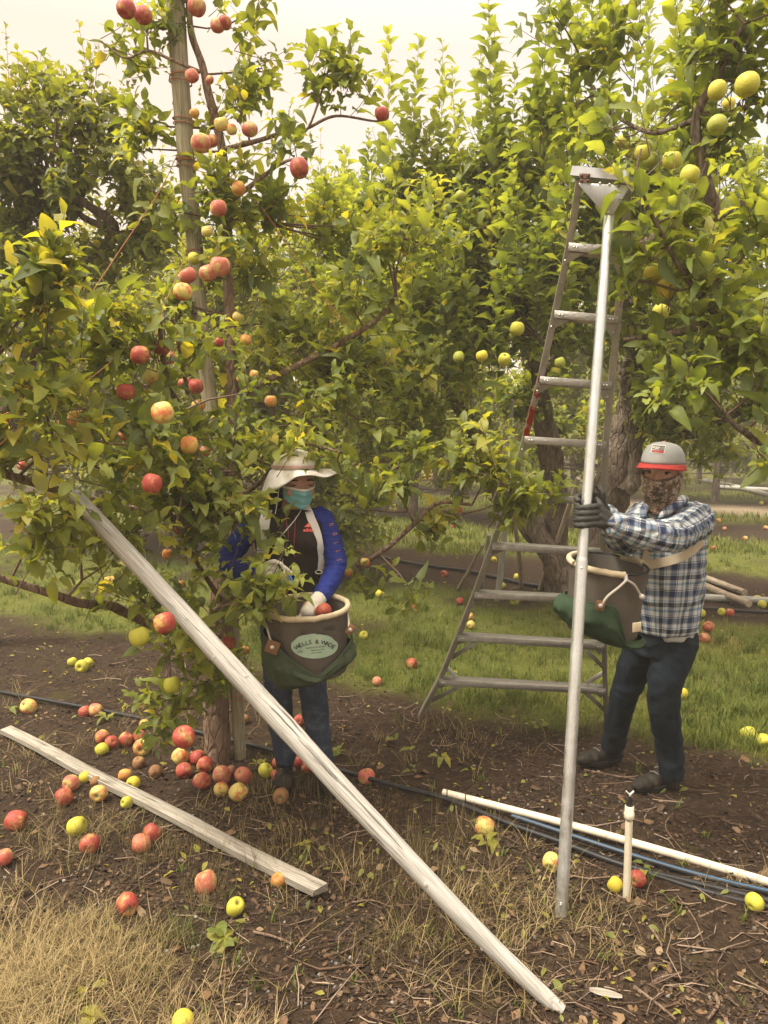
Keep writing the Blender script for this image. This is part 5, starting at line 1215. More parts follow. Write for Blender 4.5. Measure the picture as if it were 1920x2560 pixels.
GRD = '''
72,1767 44 ry|red and yellow windfall at the far left beside the black hose
212,1780 32 red|left red windfall of the pair behind the hose at the left
240,1776 36 pink|right paler windfall of the pair behind the hose at the left
360,1811 26 or|orange windfall half hidden behind the hanging leaves
256,1843 37 red|topmost left red windfall of the group behind the plank
280,1856 36 red|second red windfall of the group behind the plank, touching the green one's pile
315,1849 36 red|third red windfall from the left behind the plank
347,1842 34 red|red windfall with a leaf scrap on it behind the plank
255,1874 34 gy|greenish yellow windfall in front of the red group behind the plank
354,1869 44 ry|yellow and red windfall at the right of the group behind the plank
451,1892 46 ry|red windfall with a yellow patch and leaf right under the lowest hanging apple
495,1894 40 red|dark red windfall at the back of the trunk pile
460,1926 42 red|red windfall left in the trunk pile with a yellow eye
512,1914 44 red|deep red windfall in the middle of the trunk pile
505,1953 43 red|speckled red windfall at the lower left of the trunk pile
554,1938 50 pink|broad red windfall in the centre right of the trunk pile
579,1928 24 brn|small brown rotten windfall behind the trunk pile
609,1940 45 pink|red windfall at the right end of the trunk pile
553,1974 40 ry|pinkish yellow windfall at the front of the trunk pile
595,1981 48 ry|yellow red windfall frontmost in the trunk pile
664,1927 40 gy|single green yellow windfall beside the woman's left boot
694,1908 30 red|red windfall half behind the woman's left boot
690,1938 26 red|small part of a red windfall showing left of the woman's boot
751,1903 38 red|red windfall behind, between the woman's boots
770,1918 36 red|red windfall in front, between the woman's boots
747,1801 28 red|red windfall behind the woman's shin and the prop pole
610,1798 26 brn|brownish windfall behind the post foot
702,1990 42 brn|shrivelled brown windfall with dry leaves in front of the woman's boots
916,1942 44 pink|lone pinkish red windfall right of the prop pole near the hose
177,1959 45 pink|pink windfall on top of the pair left of the plank
161,1992 46 red|red windfall below the pink one left of the plank
212,1943 30 yel|yellow windfall half hidden by the plank's upper part
247,1983 44 ry|pale pink windfall just below the plank
312,1938 34 or|orange windfall behind the middle of the plank
334,1957 34 yel|yellow windfall touching the back of the plank
317,2006 30 gy|yellowish windfall buried in dry stalks below the plank
240,1955 22 brn|brown windfall close behind the plank
347,1908 34 brn|rotten brown windfall, left one of two in the leaf litter by the trunk
388,1929 32 brn|rotten brown windfall, right one of two in the leaf litter by the trunk
39,2051 54 red|big red windfall with a yellow shoulder at the left edge
193,2066 52 gy|green yellow windfall alone in the dry stalks at the left
224,2111 52 red|dark red windfall right below the green yellow one
354,2108 50 pink|pale pink windfall with a leaf on it, in the dry stalks
380,2082 46 red|red windfall touching the pale pink one from behind
9,2144 48 pink|pink windfall cut by the left edge
515,2206 60 pink|large pinkish red windfall left of the plank end
318,2260 58 red|deep red windfall on its side nearest the dry grass
588,2268 48 gy|bright green windfall with a bite taken out of it
696,2200 24 or|small orange windfall beneath the plank's lower end
457,2553 56 yel|yellow windfall cut by the bottom edge in the dry grass
181,1655 24 gy|left yellow green windfall of the three on the bare strip at the left
205,1666 34 gy|front yellow green windfall of the three on the bare strip at the left
221,1657 26 gy|right yellow green windfall of the three on the bare strip at the left
1212,2066 49 ry|yellow red windfall between the pipes and the prop pole
1378,2153 46 ry|yellow pink windfall half behind the ladder pole
1538,2212 38 yel|yellow windfall touching the left side of the riser
1594,2197 46 red|red windfall on the right side of the riser under a weed
1886,2256 48 gy|yellow green windfall in front of the black pipe at the right edge
1873,1837 42 gy|left green apple of the two in the grass at the right edge
1908,1852 38 gy|right green apple of the two in the grass at the right edge
1705,1735 15 yel|tiny pale windfall in the grass right of the man's knee
1030,1659 28 red|red windfall in the grass alley left of the ladder
943,1703 27 pink|pink windfall at the grass edge right of the bucket
1034,1524 23 red|orange red windfall in the alley grass above the other red one
1110,1435 19 red|red windfall on the mulch behind the hanging twig
1150,1503 20 red|red windfall just left of the ladder's left rail
1173,1541 23 ry|upper pale windfall of the pair left of the ladder rail
1177,1562 22 ry|lower pale windfall of the pair left of the ladder rail
909,1589 24 gy|yellow green windfall in the grass close to the bucket
1287,1502 24 grn|green windfall below the third ladder step
1292,1442 17 yel|yellow windfall on the mulch between the two prop sticks
1256,1465 14 gy|small green windfall behind the third ladder step
1258,1492 18 gy|yellow green windfall just under the third ladder step
1317,1496 22 red|red windfall under the third ladder step
1412,1507 15 red|red windfall beside the man's bucket
950,1485 22 yel|yellow windfall on the mulch edge right of the woman's arm
1235,1399 13 yel|small yellow windfall beside the left rail on the far mulch
1134,1315 13 red|small red windfall in the grass below the cut twig
878,1269 11 yel|small yellow windfall right of the woman's shoulder
916,1273 12 yel|small yellow windfall second right of the woman's shoulder
973,1263 10 gy|tiny green windfall, upper left of four on the far mulch
986,1265 10 gy|tiny green windfall, upper right of four on the far mulch
977,1273 10 gy|tiny green windfall, lower left of four on the far mulch
988,1274 10 gy|tiny green windfall, lower right of four on the far mulch
951,1177 10 red|tiny red windfall farthest away behind the hanging leaves
1804,1530 21 gy|green windfall on the mulch behind the man, touching a red one
1825,1532 21 red|red windfall on the mulch behind the man, touching a green one
1894,1500 24 gy|upper green windfall against the level pole at the right
1905,1512 22 gy|lower yellow green windfall against the level pole at the right
1753,1533 12 gy|small green windfall just behind the man's back
1771,1567 28 red|upper red windfall behind the man's hip
1761,1595 26 pink|lower red windfall behind the man's hip
1785,1371 13 red|small red windfall in the bright grass level with the man's strap
1769,1323 12 or|left one of three small windfalls by the man's shoulder
1775,1318 12 pink|rear one of three small windfalls by the man's shoulder
1762,1325 12 ry|front one of three small windfalls by the man's shoulder
1797,1302 12 or|small orange windfall at the edge of the brown path
1811,1322 10 pink|small pink windfall just in front of the brown path
1863,1346 11 ry|small pale windfall in the bright grass far right
1914,1320 12 pink|small pink windfall on the right edge by the brown path
1876,1223 10 red|small red windfall under the white far poles
1903,1258 9 yel|tiny yellow windfall beyond the brown path
'''
for l in GRD.strip().splitlines():
    a, lb = l.split('|'); xy, d, cl = a.split(); x, y = map(float, xy.split(',')); d = float(d)
    r = .042
    for _ in range(4):
        c = G(x, y, r * .78 + GZ(*G(x, y)[:2])); r = min(.048, max(.028 if d > 15 else .04, d * c.y / FPX / 2))
    o = put_apple(c, r, cl, lb, 'windfall apples lying on the orchard floor', tilt=1.1, big=d > 40)
    if 'bite' in lb:
        o.rotation_euler = (.5, .35, 0.3)
        me = AME[2].copy(); me.name = 'apple'; bm = bmesh.new(); bm.from_mesh(me)
        for v in bm.verts:
            dd = (v.co - Vector((.55, -.95, -.1))).length
            if dd < .52: v.co += (v.co - Vector((.55, -.95, -.1))).normalized() * (.52 - dd) 
        fl_ = [f_.index for f_ in bm.faces if all((v.co - Vector((.55, -.95, -.1))).length < .54 for v in f_.verts)]
        bm.to_mesh(me); bm.free(); me.materials.append(AM['gy']); me.materials.append(mat('apple_flesh', (.55, .46, .22), .6))
        for i in fl_: me.polygons[i].material_index = 1
        o.data = me
# heaps of windfalls under the far rows: too small and many to pick apart
hm = MB(); rows_ = []
for k in range(260):
    t_ = rnd.random(); x, y = ((640 + 90 * t_, 1156 + rnd.gauss(0, 6)) if k < 120 else (1060 + 190 * t_, 1186 + rnd.gauss(0, 8)))
    c = G(x, max(1125, y)) + Vector((0, 0, .05)); rows_.append(c); hm.tube([c + Vector((0, 0, -.05)), c + Vector((0, 0, -.02)), c + Vector((0, 0, .03)), c + Vector((0, 0, .055))], [.02, .055, .05, .015], 6)
me = hm.mesh('windfall_heaps'); tn_ = np.repeat(rs.rand(len(rows_)), len(hm.v) // len(rows_)); attr_vec(me, 'lv', np.stack([tn_ * 0 + 1, tn_, tn_ * 0], 1))
M['heap'] = tint_mat('heaped_apples', [(0, (.35, .06, .04)), (.5, (.50, .28, .10)), (1, (.56, .46, .14))], .5); tag(link('windfall_heaps', me, M['heap']), kind='stuff')
# ------------------------------------------------------------------ people: fused, tapered bodies and clothes
from mathutils.bvhtree import BVHTree
CAMO = Vector((0, 0, CAM_H))
def solid_ell(mb, c, ax, ay, az, n=16, m_=10):
    c = Vector(c); v, f = [], []
    for i in range(1, m_):
        t = math.pi * i / m_
        for k in range(n):
            a = 2 * math.pi * k / n; v.append(c + az * math.cos(t) + (ax * math.cos(a) + ay * math.sin(a)) * math.sin(t))
    v += [c + az, c - az]; T_, B_ = len(v) - 2, len(v) - 1
    for i in range(m_ - 2):
        for k in range(n): f.append((i * n + k, (i + 1) * n + k, (i + 1) * n + (k + 1) % n, i * n + (k + 1) % n))
    for k in range(n): f.append((T_, k, (k + 1) % n)); f.append((B_, (m_ - 2) * n + (k + 1) % n, (m_ - 2) * n + k))
    mb.add(v, f)
def ball(mb, c, r): solid_ell(mb, c, Vector((r, 0, 0)), Vector((0, r, 0)), Vector((0, 0, r)))
def chain(mb, pts, rr, sub=5, balls=True, n=14):
    cp = curve_pts([tuple(p) for p in pts], sub); rad = [np.interp(i / (len(cp) - 1), np.linspace(0, 1, len(rr)), rr) for i in range(len(cp))]
    mb.tube(cp, rad, n)
    if balls: ball(mb, cp[0], rad[0] * .98); ball(mb, cp[-1], rad[-1] * .98)
def rings(mb, rg, n=28):
    """rg: (centre, ax, ay) elliptical sections, closed with caps"""
    v, f = [], []
    for c, ax, ay in rg:
        for k in range(n):
            a = 2 * math.pi * k / n; ca, sa = math.cos(a), math.sin(a)
            ca = math.copysign(abs(ca) ** .88, ca); sa = math.copysign(abs(sa) ** .88, sa)
            v.append(Vector(c) + Vector(ax) * ca + Vector(ay) * sa)
    for i in range(len(rg) - 1):
        for k in range(n): f.append((i * n + k, i * n + (k + 1) % n, (i + 1) * n + (k + 1) % n, (i + 1) * n + k))
    f += [tuple(range(n))[::-1], tuple((len(rg) - 1) * n + k for k in range(n))]; mb.add(v, f)
def fuse(mb, voxel=.008, smooth_=4, fold=None, sm_f=.5):
    me = mb.mesh('tmp'); bm = bmesh.new(); bm.from_mesh(me); bmesh.ops.recalc_face_normals(bm, faces=bm.faces); bm.to_mesh(me); bm.free()
    o = bpy.data.objects.new('tmp', me); COL.objects.link(o)
    r = o.modifiers.new('r', 'REMESH'); r.mode = 'VOXEL'; r.voxel_size = voxel
    if smooth_: s = o.modifiers.new('s', 'SMOOTH'); s.factor = sm_f; s.iterations = smooth_
    dg = bpy.context.evaluated_depsgraph_get(); ev = o.evaluated_get(dg); out = bpy.data.meshes.new_from_object(ev)
    bpy.data.objects.remove(o); out.materials.clear()
    if fold:
        out.update(); N_ = [v.normal.copy() for v in out.vertices]
        for v, n_ in zip(out.vertices, N_): v.co += n_ * fold(v.co)
    out.polygons.foreach_set('use_smooth', [True] * len(out.polygons)); out.update(); return out
def limb_uv(me, pts, name='cl'):
    cp = np.array(curve_pts([tuple(p) for p in pts], 12)); V = np.zeros(len(me.vertices) * 3); me.vertices.foreach_get('co', V); V = V.reshape(-1, 3)
    seg = np.linalg.norm(np.diff(cp, axis=0), axis=1); s = np.concatenate([[0], np.cumsum(seg)])
    tan = unit(np.gradient(cp, axis=0)); j = np.argmin(((V[:, None, :] - cp[None]) ** 2).sum(-1), axis=1)
    d = V - cp[j]; along = s[j] + (d * tan[j]).sum(-1); a = unit(np.cross(tan, np.array([.1, .9, .3]))); b = np.cross(tan, a)
    ang = np.arctan2((d * b[j]).sum(-1), (d * a[j]).sum(-1)); attr_vec(me, name, np.stack([ang * .055, along, 0 * ang], 1))
def bvh(me): return BVHTree.FromPolygons([v.co.copy() for v in me.vertices], [tuple(p.vertices) for p in me.polygons])
def hit(tree_, px, py, off, Yfb):
    d = Vector(ray(px, py)).normalized(); loc, n_, i, dist = tree_.ray_cast(CAMO, d)
    if loc is None: return P(px, py, Yfb), -d
    if n_.dot(d) > 0: n_ = -n_
    return loc + n_ * off, n_
def ribbon(name, material, path, w, tree_, parent, Yfb, off=.005, th=.003, n_across=3, sub=8):
    """a strap of width w (m) laid over a surface along a path"""
    cp = curve_pts(path, sub); v, f = [], []; cs = []
    for (x, y) in cp: cs.append(hit(tree_, x, y, off, Yfb))
    for _ in range(3): cs = [cs[0]] + [((cs[i - 1][0] + cs[i][0] * 2 + cs[i + 1][0]) / 4, cs[i][1]) for i in range(1, len(cs) - 1)] + [cs[-1]]
    for i, (p, n_) in enumerate(cs):
        t = (cs[min(i + 1, len(cs) - 1)][0] - cs[max(i - 1, 0)][0]).normalized(); n2 = (Vector((0, -1, .15)) * .4 + n_ * .6); n2 = (n2 - t * n2.dot(t)).normalized(); s = t.cross(n2)
        for k in range(n_across + 1):
            e_ = (k / n_across - .5) * w; v.append(p + s * e_ + n2 * th)
        for k in range(n_across + 1):
            e_ = (k / n_across - .5) * w; v.append(p + s * e_)
    m_ = 2 * (n_across + 1); h_ = n_across + 1
    for i in range(len(cs) - 1):
        for k in range(n_across):
            f.append((i * m_ + k, i * m_ + k + 1, (i + 1) * m_ + k + 1, (i + 1) * m_ + k)); f.append((i * m_ + h_ + k + 1, i * m_ + h_ + k, (i + 1) * m_ + h_ + k, (i + 1) * m_ + h_ + k + 1))
        f.append((i * m_, (i + 1) * m_, (i + 1) * m_ + h_, i * m_ + h_)); f.append((i * m_ + n_across, i * m_ + h_ + n_across, (i + 1) * m_ + h_ + n_across, (i + 1) * m_ + n_across))
    mb = MB(); mb.add(v, f); return mb.build(name, material, parent)
def cord(name, material, pts, r, parent):
    mb = MB(); mb.tube(curve_pts([tuple(p) for p in pts], 6), r, 7); return mb.build(name, material, parent)
def text2d(s, size, font_shear=0.0, bold=0.0, space=1.0):
    c = bpy.data.curves.new('t', 'FONT'); c.body = s; c.size = size; c.align_x = 'CENTER'; c.align_y = 'CENTER'; c.offset = bold; c.shear = font_shear; c.space_character = space; c.resolution_u = 3
    o = bpy.data.objects.new('t', c); COL.objects.link(o); dg = bpy.context.evaluated_depsgraph_get(); me = bpy.data.meshes.new_from_object(o.evaluated_get(dg)); bpy.data.objects.remove(o)
    v = [(p.co.x, p.co.y) for p in me.vertices]; f = [tuple(p.vertices) for p in me.polygons]; return v, f
def decal(name, material, v2, f2, place, parent, kind=None):
    """lays 2-D print on a surface; place maps (x, y) -> world point"""
    me = bpy.data.meshes.new(name); me.from_pydata([place(x, y) for x, y in v2], [], f2); me.update(); o = link(name, me, material, parent)
    if kind: o['kind'] = kind
    return o
def grid2d(x0, x1, y0, y1, nx_, ny_, inside=None):
    v = [(x0 + (x1 - x0) * i / nx_, y0 + (y1 - y0) * j / ny_) for j in range(ny_ + 1) for i in range(nx_ + 1)]
    f = [(j * (nx_ + 1) + i, j * (nx_ + 1) + i + 1, (j + 1) * (nx_ + 1) + i + 1, (j + 1) * (nx_ + 1) + i) for j in range(ny_) for i in range(nx_)]
    return v, f
def disc2d(rx, ry, nr=6, na=48, warp=None):
    v = [(0, 0)]; f = []
    for i in range(1, nr + 1):
        for k in range(na):
            a = 2 * math.pi * k / na; w = warp(a) if warp and i == nr else 1; v.append((rx * i / nr * math.cos(a) * w, ry * i / nr * math.sin(a) * w))
    for k in range(na): f.append((0, 1 + k, 1 + (k + 1) % na))
    for i in range(nr - 1):
        for k in range(na): f.append((1 + i * na + k, 1 + (i + 1) * na + k, 1 + (i + 1) * na + (k + 1) % na, 1 + i * na + (k + 1) % na))
    return v, f
# cloth materials
def cloth(name, c, rough=.85, var=.35, bump=.25, scale=700, stain=None, st_amt=.5):
    m = mat(name, c, rough, 0, .2); g = N(m); v = g.coord('Object'); a = g.noise(v, 7, 5, .65); w = g.noise(v, scale, 2)
    col = g.mix(g.val(a, .35, .7, 0, var), c, tuple(x * .45 for x in c))
    if stain: col = g.mix(g.val(g.noise(v, 13, 5, .7), .5, .7, 0, st_amt), col, stain)
    g.base(col); g.bump(g.math('ADD', w, g.math('MULTIPLY', g.noise(v, 60, 4), 1.5)), bump, .003); return m
M['skin'] = cloth('tan_skin', (.44, .25, .17), .5, .15, .08)
M['skin'].node_tree.nodes['Principled BSDF'].inputs['Subsurface Weight'].default_value = .08
M['hair'] = cloth('black_hair', (.012, .010, .009), .45, .3, .3)
M['hoodie'] = cloth('dark_brown_black_hoodie', (.022, .016, .014), .9, .3)
M['blue_sleeve'] = cloth('royal_blue_jersey', (.014, .028, .19), .75, .35)
M['denim'] = cloth('dark_denim', (.030, .042, .068), .85, .5, .3, 900, (.10, .12, .15), .6)
M['denim_man'] = cloth('navy_denim', (.008, .014, .021), .9, .5, .3, 900, (.022, .032, .042), .6)
M['boot'] = cloth('muddy_boot_leather', (.022, .019, .015), .7, .3, .3, 300, (.09, .07, .045), .6)
M['sole'] = cloth('boot_sole', (.015, .014, .012), .8)
M['lace'] = mat('grey_lace', (.22, .20, .17), .8)
M['strap'] = cloth('white_webbing', (.62, .61, .58), .8, .2)
M['strap_tan'] = cloth('cream_webbing', (.52, .44, .31), .8, .25)
M['canvas'] = cloth('grey_brown_canvas', (.105, .090, .072), .8, .45, .3, 500, (.05, .04, .03), .6)
M['canvas_in'] = cloth('dusty_bucket_lining', (.14, .125, .105), .85, .4, .3, 500)
M['green_cloth'] = cloth('olive_green_canvas', (.052, .072, .042), .85, .5, .35, 500, (.045, .042, .022), .7)
M['green_cloth2'] = cloth('green_canvas', (.032, .058, .030), .85, .5, .35, 500, (.02, .035, .015), .7)
M['rim'] = cloth('padded_tan_rim', (.50, .42, .28), .75, .35, .3, 400, (.26, .20, .12), .6)
M['leather'] = cloth('brown_leather', (.20, .10, .05), .6, .4)
M['rope'] = cloth('grey_rope', (.40, .37, .32), .85, .3)
M['cap'] = cloth('grey_heather_cap', (.33, .34, .33), .9, .25, .2)
M['brim'] = cloth('red_cap_brim', (.34, .035, .03), .8, .2)
M['glove_w'] = cloth('white_work_glove', (.58, .56, .49), .8, .25, .3, 300, (.34, .28, .20), .5)
M['glove_b'] = cloth('black_rubber_glove', (.035, .035, .032), .55, .3, .2, 300, (.10, .09, .07), .5)
M['tee'] = cloth('light_grey_tee', (.40, .40, .37), .85, .2)
M['hat'] = cloth('white_printed_sun_hat', (.66, .64, .60), .85, .2, .3, 500, (.50, .36, .30), .45)
M['mask'] = cloth('teal_surgical_mask', (.17, .40, .44), .8, .12, .1)
M['sclera'] = mat('eye_white', (.30, .26, .23), .4); M['white'] = mat('white_print', (.62, .60, .54), .6); M['black'] = mat('black_print', (.02, .02, .018), .6); M['orange'] = mat('orange_print', (.50, .19, .06), .7); M['coral'] = mat('coral_print', (.75, .12, .10), .6)
M['redp'] = mat('dark_red_patch', (.30, .03, .03), .7); M['dgrey'] = mat('charcoal_patch', (.07, .065, .06), .7); M['mint'] = cloth('faded_mint_label', (.36, .50, .38), .7, .3, .05, 300, (.50, .55, .40), .5)
m = mat('camo_gaiter', rough=.85); g = N(m); v = g.coord('Object', (1, 1, 1.4)); a = g.noise(v, 42, 2, .5, .5); b = g.noise(v, 14, 3, .6, 1)
c = g.ramp(a, [(.32, (.045, .04, .025)), (.42, (.17, .09, .055)), (.49, (.06, .055, .03)), (.53, (.36, .26, .19)), (.60, (.11, .06, .038)), (.66, (.48, .40, .32))], 'CONSTANT'); g.base(g.mix(g.val(b, .56, .62, 0, .5), c, (.055, .035, .022))); g.bump(g.noise(v, 18, 3), .35, .006); M['camo'] = m
m = mat('blue_plaid_flannel', rough=.9, spec=.15); g = N(m); x, y, z = g.sep(g.attr('cl').outputs['Vector'])
def stripes(s, per, stops):
    f = g.math('FRACT', g.math('DIVIDE', s, per)); return g.ramp(f, stops, 'CONSTANT')
W_, NV_, LB, BK = (.62, .63, .61), (.045, .075, .17), (.26, .40, .52), (.05, .065, .09)
st = [(0, NV_), (.20, W_), (.23, NV_), (.26, W_), (.42, LB), (.46, BK), (.48, LB), (.52, W_), (.62, BK), (.78, W_), (.82, LB), (.86, W_), (.97, BK), (.985, W_)]
cu = stripes(x, .125, st); cv = stripes(y, .125, st); cc = g.mix(.5, cu, cv); dk = g.mix(1.0, cu, cv, 'MULTIPLY'); c = g.mix(.48, cc, dk)
c = g.mix(g.val(g.noise(g.coord('Object'), 8, 3), .4, .7, 0, .25), c, (.08, .09, .11)); g.base(c); g.bump(g.noise(g.coord('Object'), 500, 2), .2, .002); M['plaid'] = m

def folds(scale=14, amp=.004, squash=(1, 1, .5), seed=0.0):
    def f(p):
        q_ = Vector((p.x * squash[0], p.y * squash[1], p.z * squash[2])) * scale + Vector((seed, seed, 0))
        q_ += Vector((noise.noise(p * 9), noise.noise(p * 9 + Vector((5, 0, 0))), 0)) * .8
        return amp * ((1 - 2 * abs(noise.noise(q_))) * .9 + .8 * noise.noise(q_ * 2.3))
    return f
def head(O, F, U, s=1.0):
    F = F.normalized(); U = (U - F * U.dot(F)).normalized(); S = U.cross(F); mb = MB()
    def E(c, r): solid_ell(mb, O + (S * c[0] + F * c[1] + U * c[2]) * s, S * r[0] * s, F * r[1] * s, U * r[2] * s)
    E((0, -.012, .028), (.074, .094, .088)); E((0, .018, -.045), (.056, .070, .066)); E((0, .060, -.092), (.026, .026, .022)); E((0, .03, -.01), (.066, .064, .08))
    for e_ in (-1, 1):
        E((e_ * .042, .062, -.030), (.026, .022, .026)); E((e_ * .036, .076, .018), (.026, .014, .009)); E((e_ * .076, -.008, -.008), (.010, .018, .030)); E((e_ * .036, .075, -.010), (.020, .012, .006))
    E((0, .092, -.010), (.010, .014, .026)); E((0, .100, -.028), (.016, .014, .012)); E((0, .082, -.060), (.024, .012, .009))
    return mb, S, F, U
def eyes(O, S, F, U, root, look=None, closed=False):
    for e_ in (-1, 1):
        c = O + S * e_ * .034 + F * .0745 + U * .003
        if not closed:
            mb = MB(); ball(mb, c, .0125); ew = mb.build('eye', M['sclera'], root)
            d = (look or F).normalized(); mb = MB(); s_ = d.orthogonal().normalized(); mb.tube([c + d * .0112, c + d * .0127, c + d * .0131], [.0074, .0068, .002], 12); mb.build('iris', M['hair'], ew)
        mb = MB(); pts = [c + S * t * .019 + U * (.0085 - .012 * t * t * .6) + F * (.0085 - .006 * t * t) for t in np.linspace(-1, 1, 7)]
        if closed: pts = [p - U * .009 for p in pts]
        mb.tube(pts, [.0012, .0022, .0028, .003, .0028, .0022, .0012], 6); mb.build('eyelashes', M['hair'], root)
        mb = MB(); pts = [c + S * (t * .022 + e_ * .002) + U * (.024 - .005 * t * t) + F * (.010 - .006 * t * t) for t in np.linspace(-1, 1, 7)]; mb.tube(pts, [.0016, .003, .0038, .004, .0036, .003, .0014], 6); mb.build('eyebrow', M['hair'], root)
def boot(root, heel, toe, ankle, r=.043):
    b = empty('boot', tuple(heel)); b.parent = root; b.matrix_parent_inverse = world_of(root).inverted()
    d = (toe - heel); d.z = 0; L = d.length; d.normalize(); s = Vector((-d.y, d.x, 0)); z = Vector((0, 0, 1)); mb = MB()
    for t, w, h, hh in ((.10, .036, .040, .045), (.25, .038, .045, .052), (.45, .041, .042, .046), (.65, .046, .036, .038), (.82, .045, .032, .034), (.92, .036, .027, .030)):
        solid_ell(mb, heel + d * L * t + z * hh, d * L * .16, s * w, z * h)
    chain(mb, [heel + d * L * .2 + z * .06, heel.lerp(ankle, .6) + d * .02 + z * .03, ankle + d * .004 + z * .03], [.046, .046, .050])
    me = fuse(mb, .006, 4, folds(40, .0015)); up_ = link('upper', me, M['boot'], b)
    mb = MB(); pr = []
    for k in range(24):
        a = 2 * math.pi * k / 24; t = .5 + .5 * math.cos(a); w = (.040 + .012 * math.sin(math.pi * t ** 1.4)); pr.append(heel + d * (L * (-.03 + 1.05 * t)) + s * math.sin(a) * w)
    n_ = len(pr); mb.add([p + z * .001 for p in pr] + [p + z * .026 for p in pr], [tuple(range(n_))[::-1], tuple(range(n_, 2 * n_))] + [(k, (k + 1) % n_, n_ + (k + 1) % n_, n_ + k) for k in range(n_)])
    mb.build('sole', M['sole'], b, bevel=.003, seg=2)
    mb = MB(); 
    for k in range(4):
        q_ = heel + d * L * (.62 - .1 * k) + z * (.078 + .016 * k); mb = MB(); mb.tube([q_ - s * .022 + z * -.004, q_ + z * .006, q_ + s * .022 + z * -.004 - d * .012], .0022, 5); mb.build('lace', M['lace'], b)
    return b

# ================= the woman
wf1, wt1 = G(712, 1935), G(712, 1978); wf2, wt2 = G(800, 1955), G(838, 1992)
YW = 3.60
wroot = empty('person', tuple(G(755, 1960))); tag(wroot, 'person in white sun hat and teal face mask reaching into a bucket', 'person')
WO = P(741, 1203, YW - .04); WF = Vector((.40, -.88, -.20)); WU = Vector((.05, -.1, 1))
hm_, WS, WF, WU = head(WO, WF, WU)
shL, elL, wrL, haL = P(806, 1304, YW + .02), P(840, 1410, YW - .04), P(803, 1490, YW - .22), P(772, 1520, YW - .28)
shR, elR, wrR, haR = P(640, 1308, YW + .03), P(566, 1408, YW - .06), P(648, 1428, YW - .22), P(690, 1430, YW - .25)
def Wt(px, py, rx, ry, dy=0): return (P(px, py, YW + dy), Vector((rx, .02, 0)), Vector((-.02, ry, 0)))
tor = [Wt(730, 1545, .150, .115), Wt(727, 1500, .152, .115), Wt(722, 1440, .142, .108), Wt(722, 1390, .145, .118, -.01), Wt(724, 1345, .155, .128, -.01), Wt(723, 1308, .160, .110), Wt(724, 1284, .125, .080), Wt(726, 1272, .062, .058)]
legs_w = [([P(695, 1560, YW), P(695, 1720, YW - .03), P(712, 1890, YW + .02)], [.082, .064, .052]), ([P(772, 1560, YW), P(783, 1735, YW - .06), P(808, 1915, YW - .04)], [.082, .064, .052])]
arms_w = [([shL, elL, wrL], [.052, .045, .034]), ([shR, elR, wrR], [.052, .045, .034])]
mb = hm_
rings(mb, [(c, a * .82, b * .82) for c, a, b in tor]); chain(mb, [P(728, 1285, YW + .01), WO - WU * .07 - WF * .02], [.052, .050])
for pts, rr in arms_w + legs_w: chain(mb, pts, [r * .72 for r in rr])
chain(mb, [wrL, haL, P(755, 1545, YW - .3)], [.024, .03, .02]); chain(mb, [wrR, haR], [.024, .028])
link('body', fuse(mb, .0055, 3), M['skin'], wroot); eyes(WO, WS, WF, WU, wroot, closed=True)
mb = MB(); rings(mb, tor); chain(mb, [shL - Vector((.03, 0, 0)), shL - Vector((.012, 0, 0))], [.054, .046]); chain(mb, [shR + Vector((.03, 0, 0)), shR + Vector((.012, 0, 0))], [.054, .046]); solid_ell(mb, P(688, 1352, YW - .08), Vector((.065, 0, 0)), Vector((0, .06, 0)), Vector((0, 0, .06))); solid_ell(mb, P(758, 1352, YW - .08), Vector((.065, 0, 0)), Vector((0, .06, 0)), Vector((0, 0, .06)))
tw_me = fuse(mb, .008, 5, folds(11, .006, (1, 1, .6))); link('top', tw_me, M['hoodie'], wroot); WB = bvh(tw_me)
sl_me = []
for (pts, rr), nm in zip(arms_w, ('L', 'R')):
    mb = MB(); p0 = pts[0] + (pts[0] - Vector(tor[5][0])) * -.12 + Vector((0, 0, .01)); chain(mb, [p0] + pts, [rr[0] * 1.16, rr[0] * 1.10, rr[1] * 1.08, rr[2] * 1.12]); me = fuse(mb, .0065, 3, folds(26, .0045, (.5, .5, 1.7), 3)); sl_me.append(me); link('sleeve', me, M['blue_sleeve'], wroot)
mb = MB()
for pts, rr in legs_w: chain(mb, pts, rr)
rings(mb, [(tor[0][0] - Vector((0, 0, .06)), tor[0][1] * .98, tor[0][2] * .98), tor[0], (tor[1][0], tor[1][1] * .98, tor[1][2] * .98)])
link('jeans', fuse(mb, .008, 3, folds(11, .005, (1, 1, .9), 9)), M['denim'], wroot)
boot(wroot, wf1 + Vector((-.005, .05, 0)), wt1 + Vector((0, -.01, 0)), P(712, 1890, YW + .02)); boot(wroot, wf2 + Vector((0, .03, 0)), wt2 + Vector((.0, -.01, 0)), P(806, 1915, YW - .03))
# collar and hood, hair
mb = MB(); chain(mb, [P(690, 1292, YW + .0), P(706, 1275, YW + .06), P(738, 1270, YW + .07), P(762, 1278, YW + .02), P(750, 1296, YW - .075)], [.022, .026, .028, .024, .016]); chain(mb, [P(690, 1292, YW + .0), P(712, 1297, YW - .07), P(728, 1306, YW - .10)], [.022, .020, .012])
link('hood', fuse(mb, .006, 4), M['hoodie'], wroot)
mb = MB(); solid_ell(mb, WO - WF * .035 + WU * .02, WS * .082, WF * .085, WU * .10); chain(mb, [WO - WF * .08 - WU * .02 - WS * .03, P(690, 1255, YW + .03), P(682, 1300, YW - .03), P(690, 1335, YW - .10)], [.05, .042, .032, .010])
link('hair', fuse(mb, .006, 3, folds(60, .004, (1, 1, .15))), M['hair'], wroot)
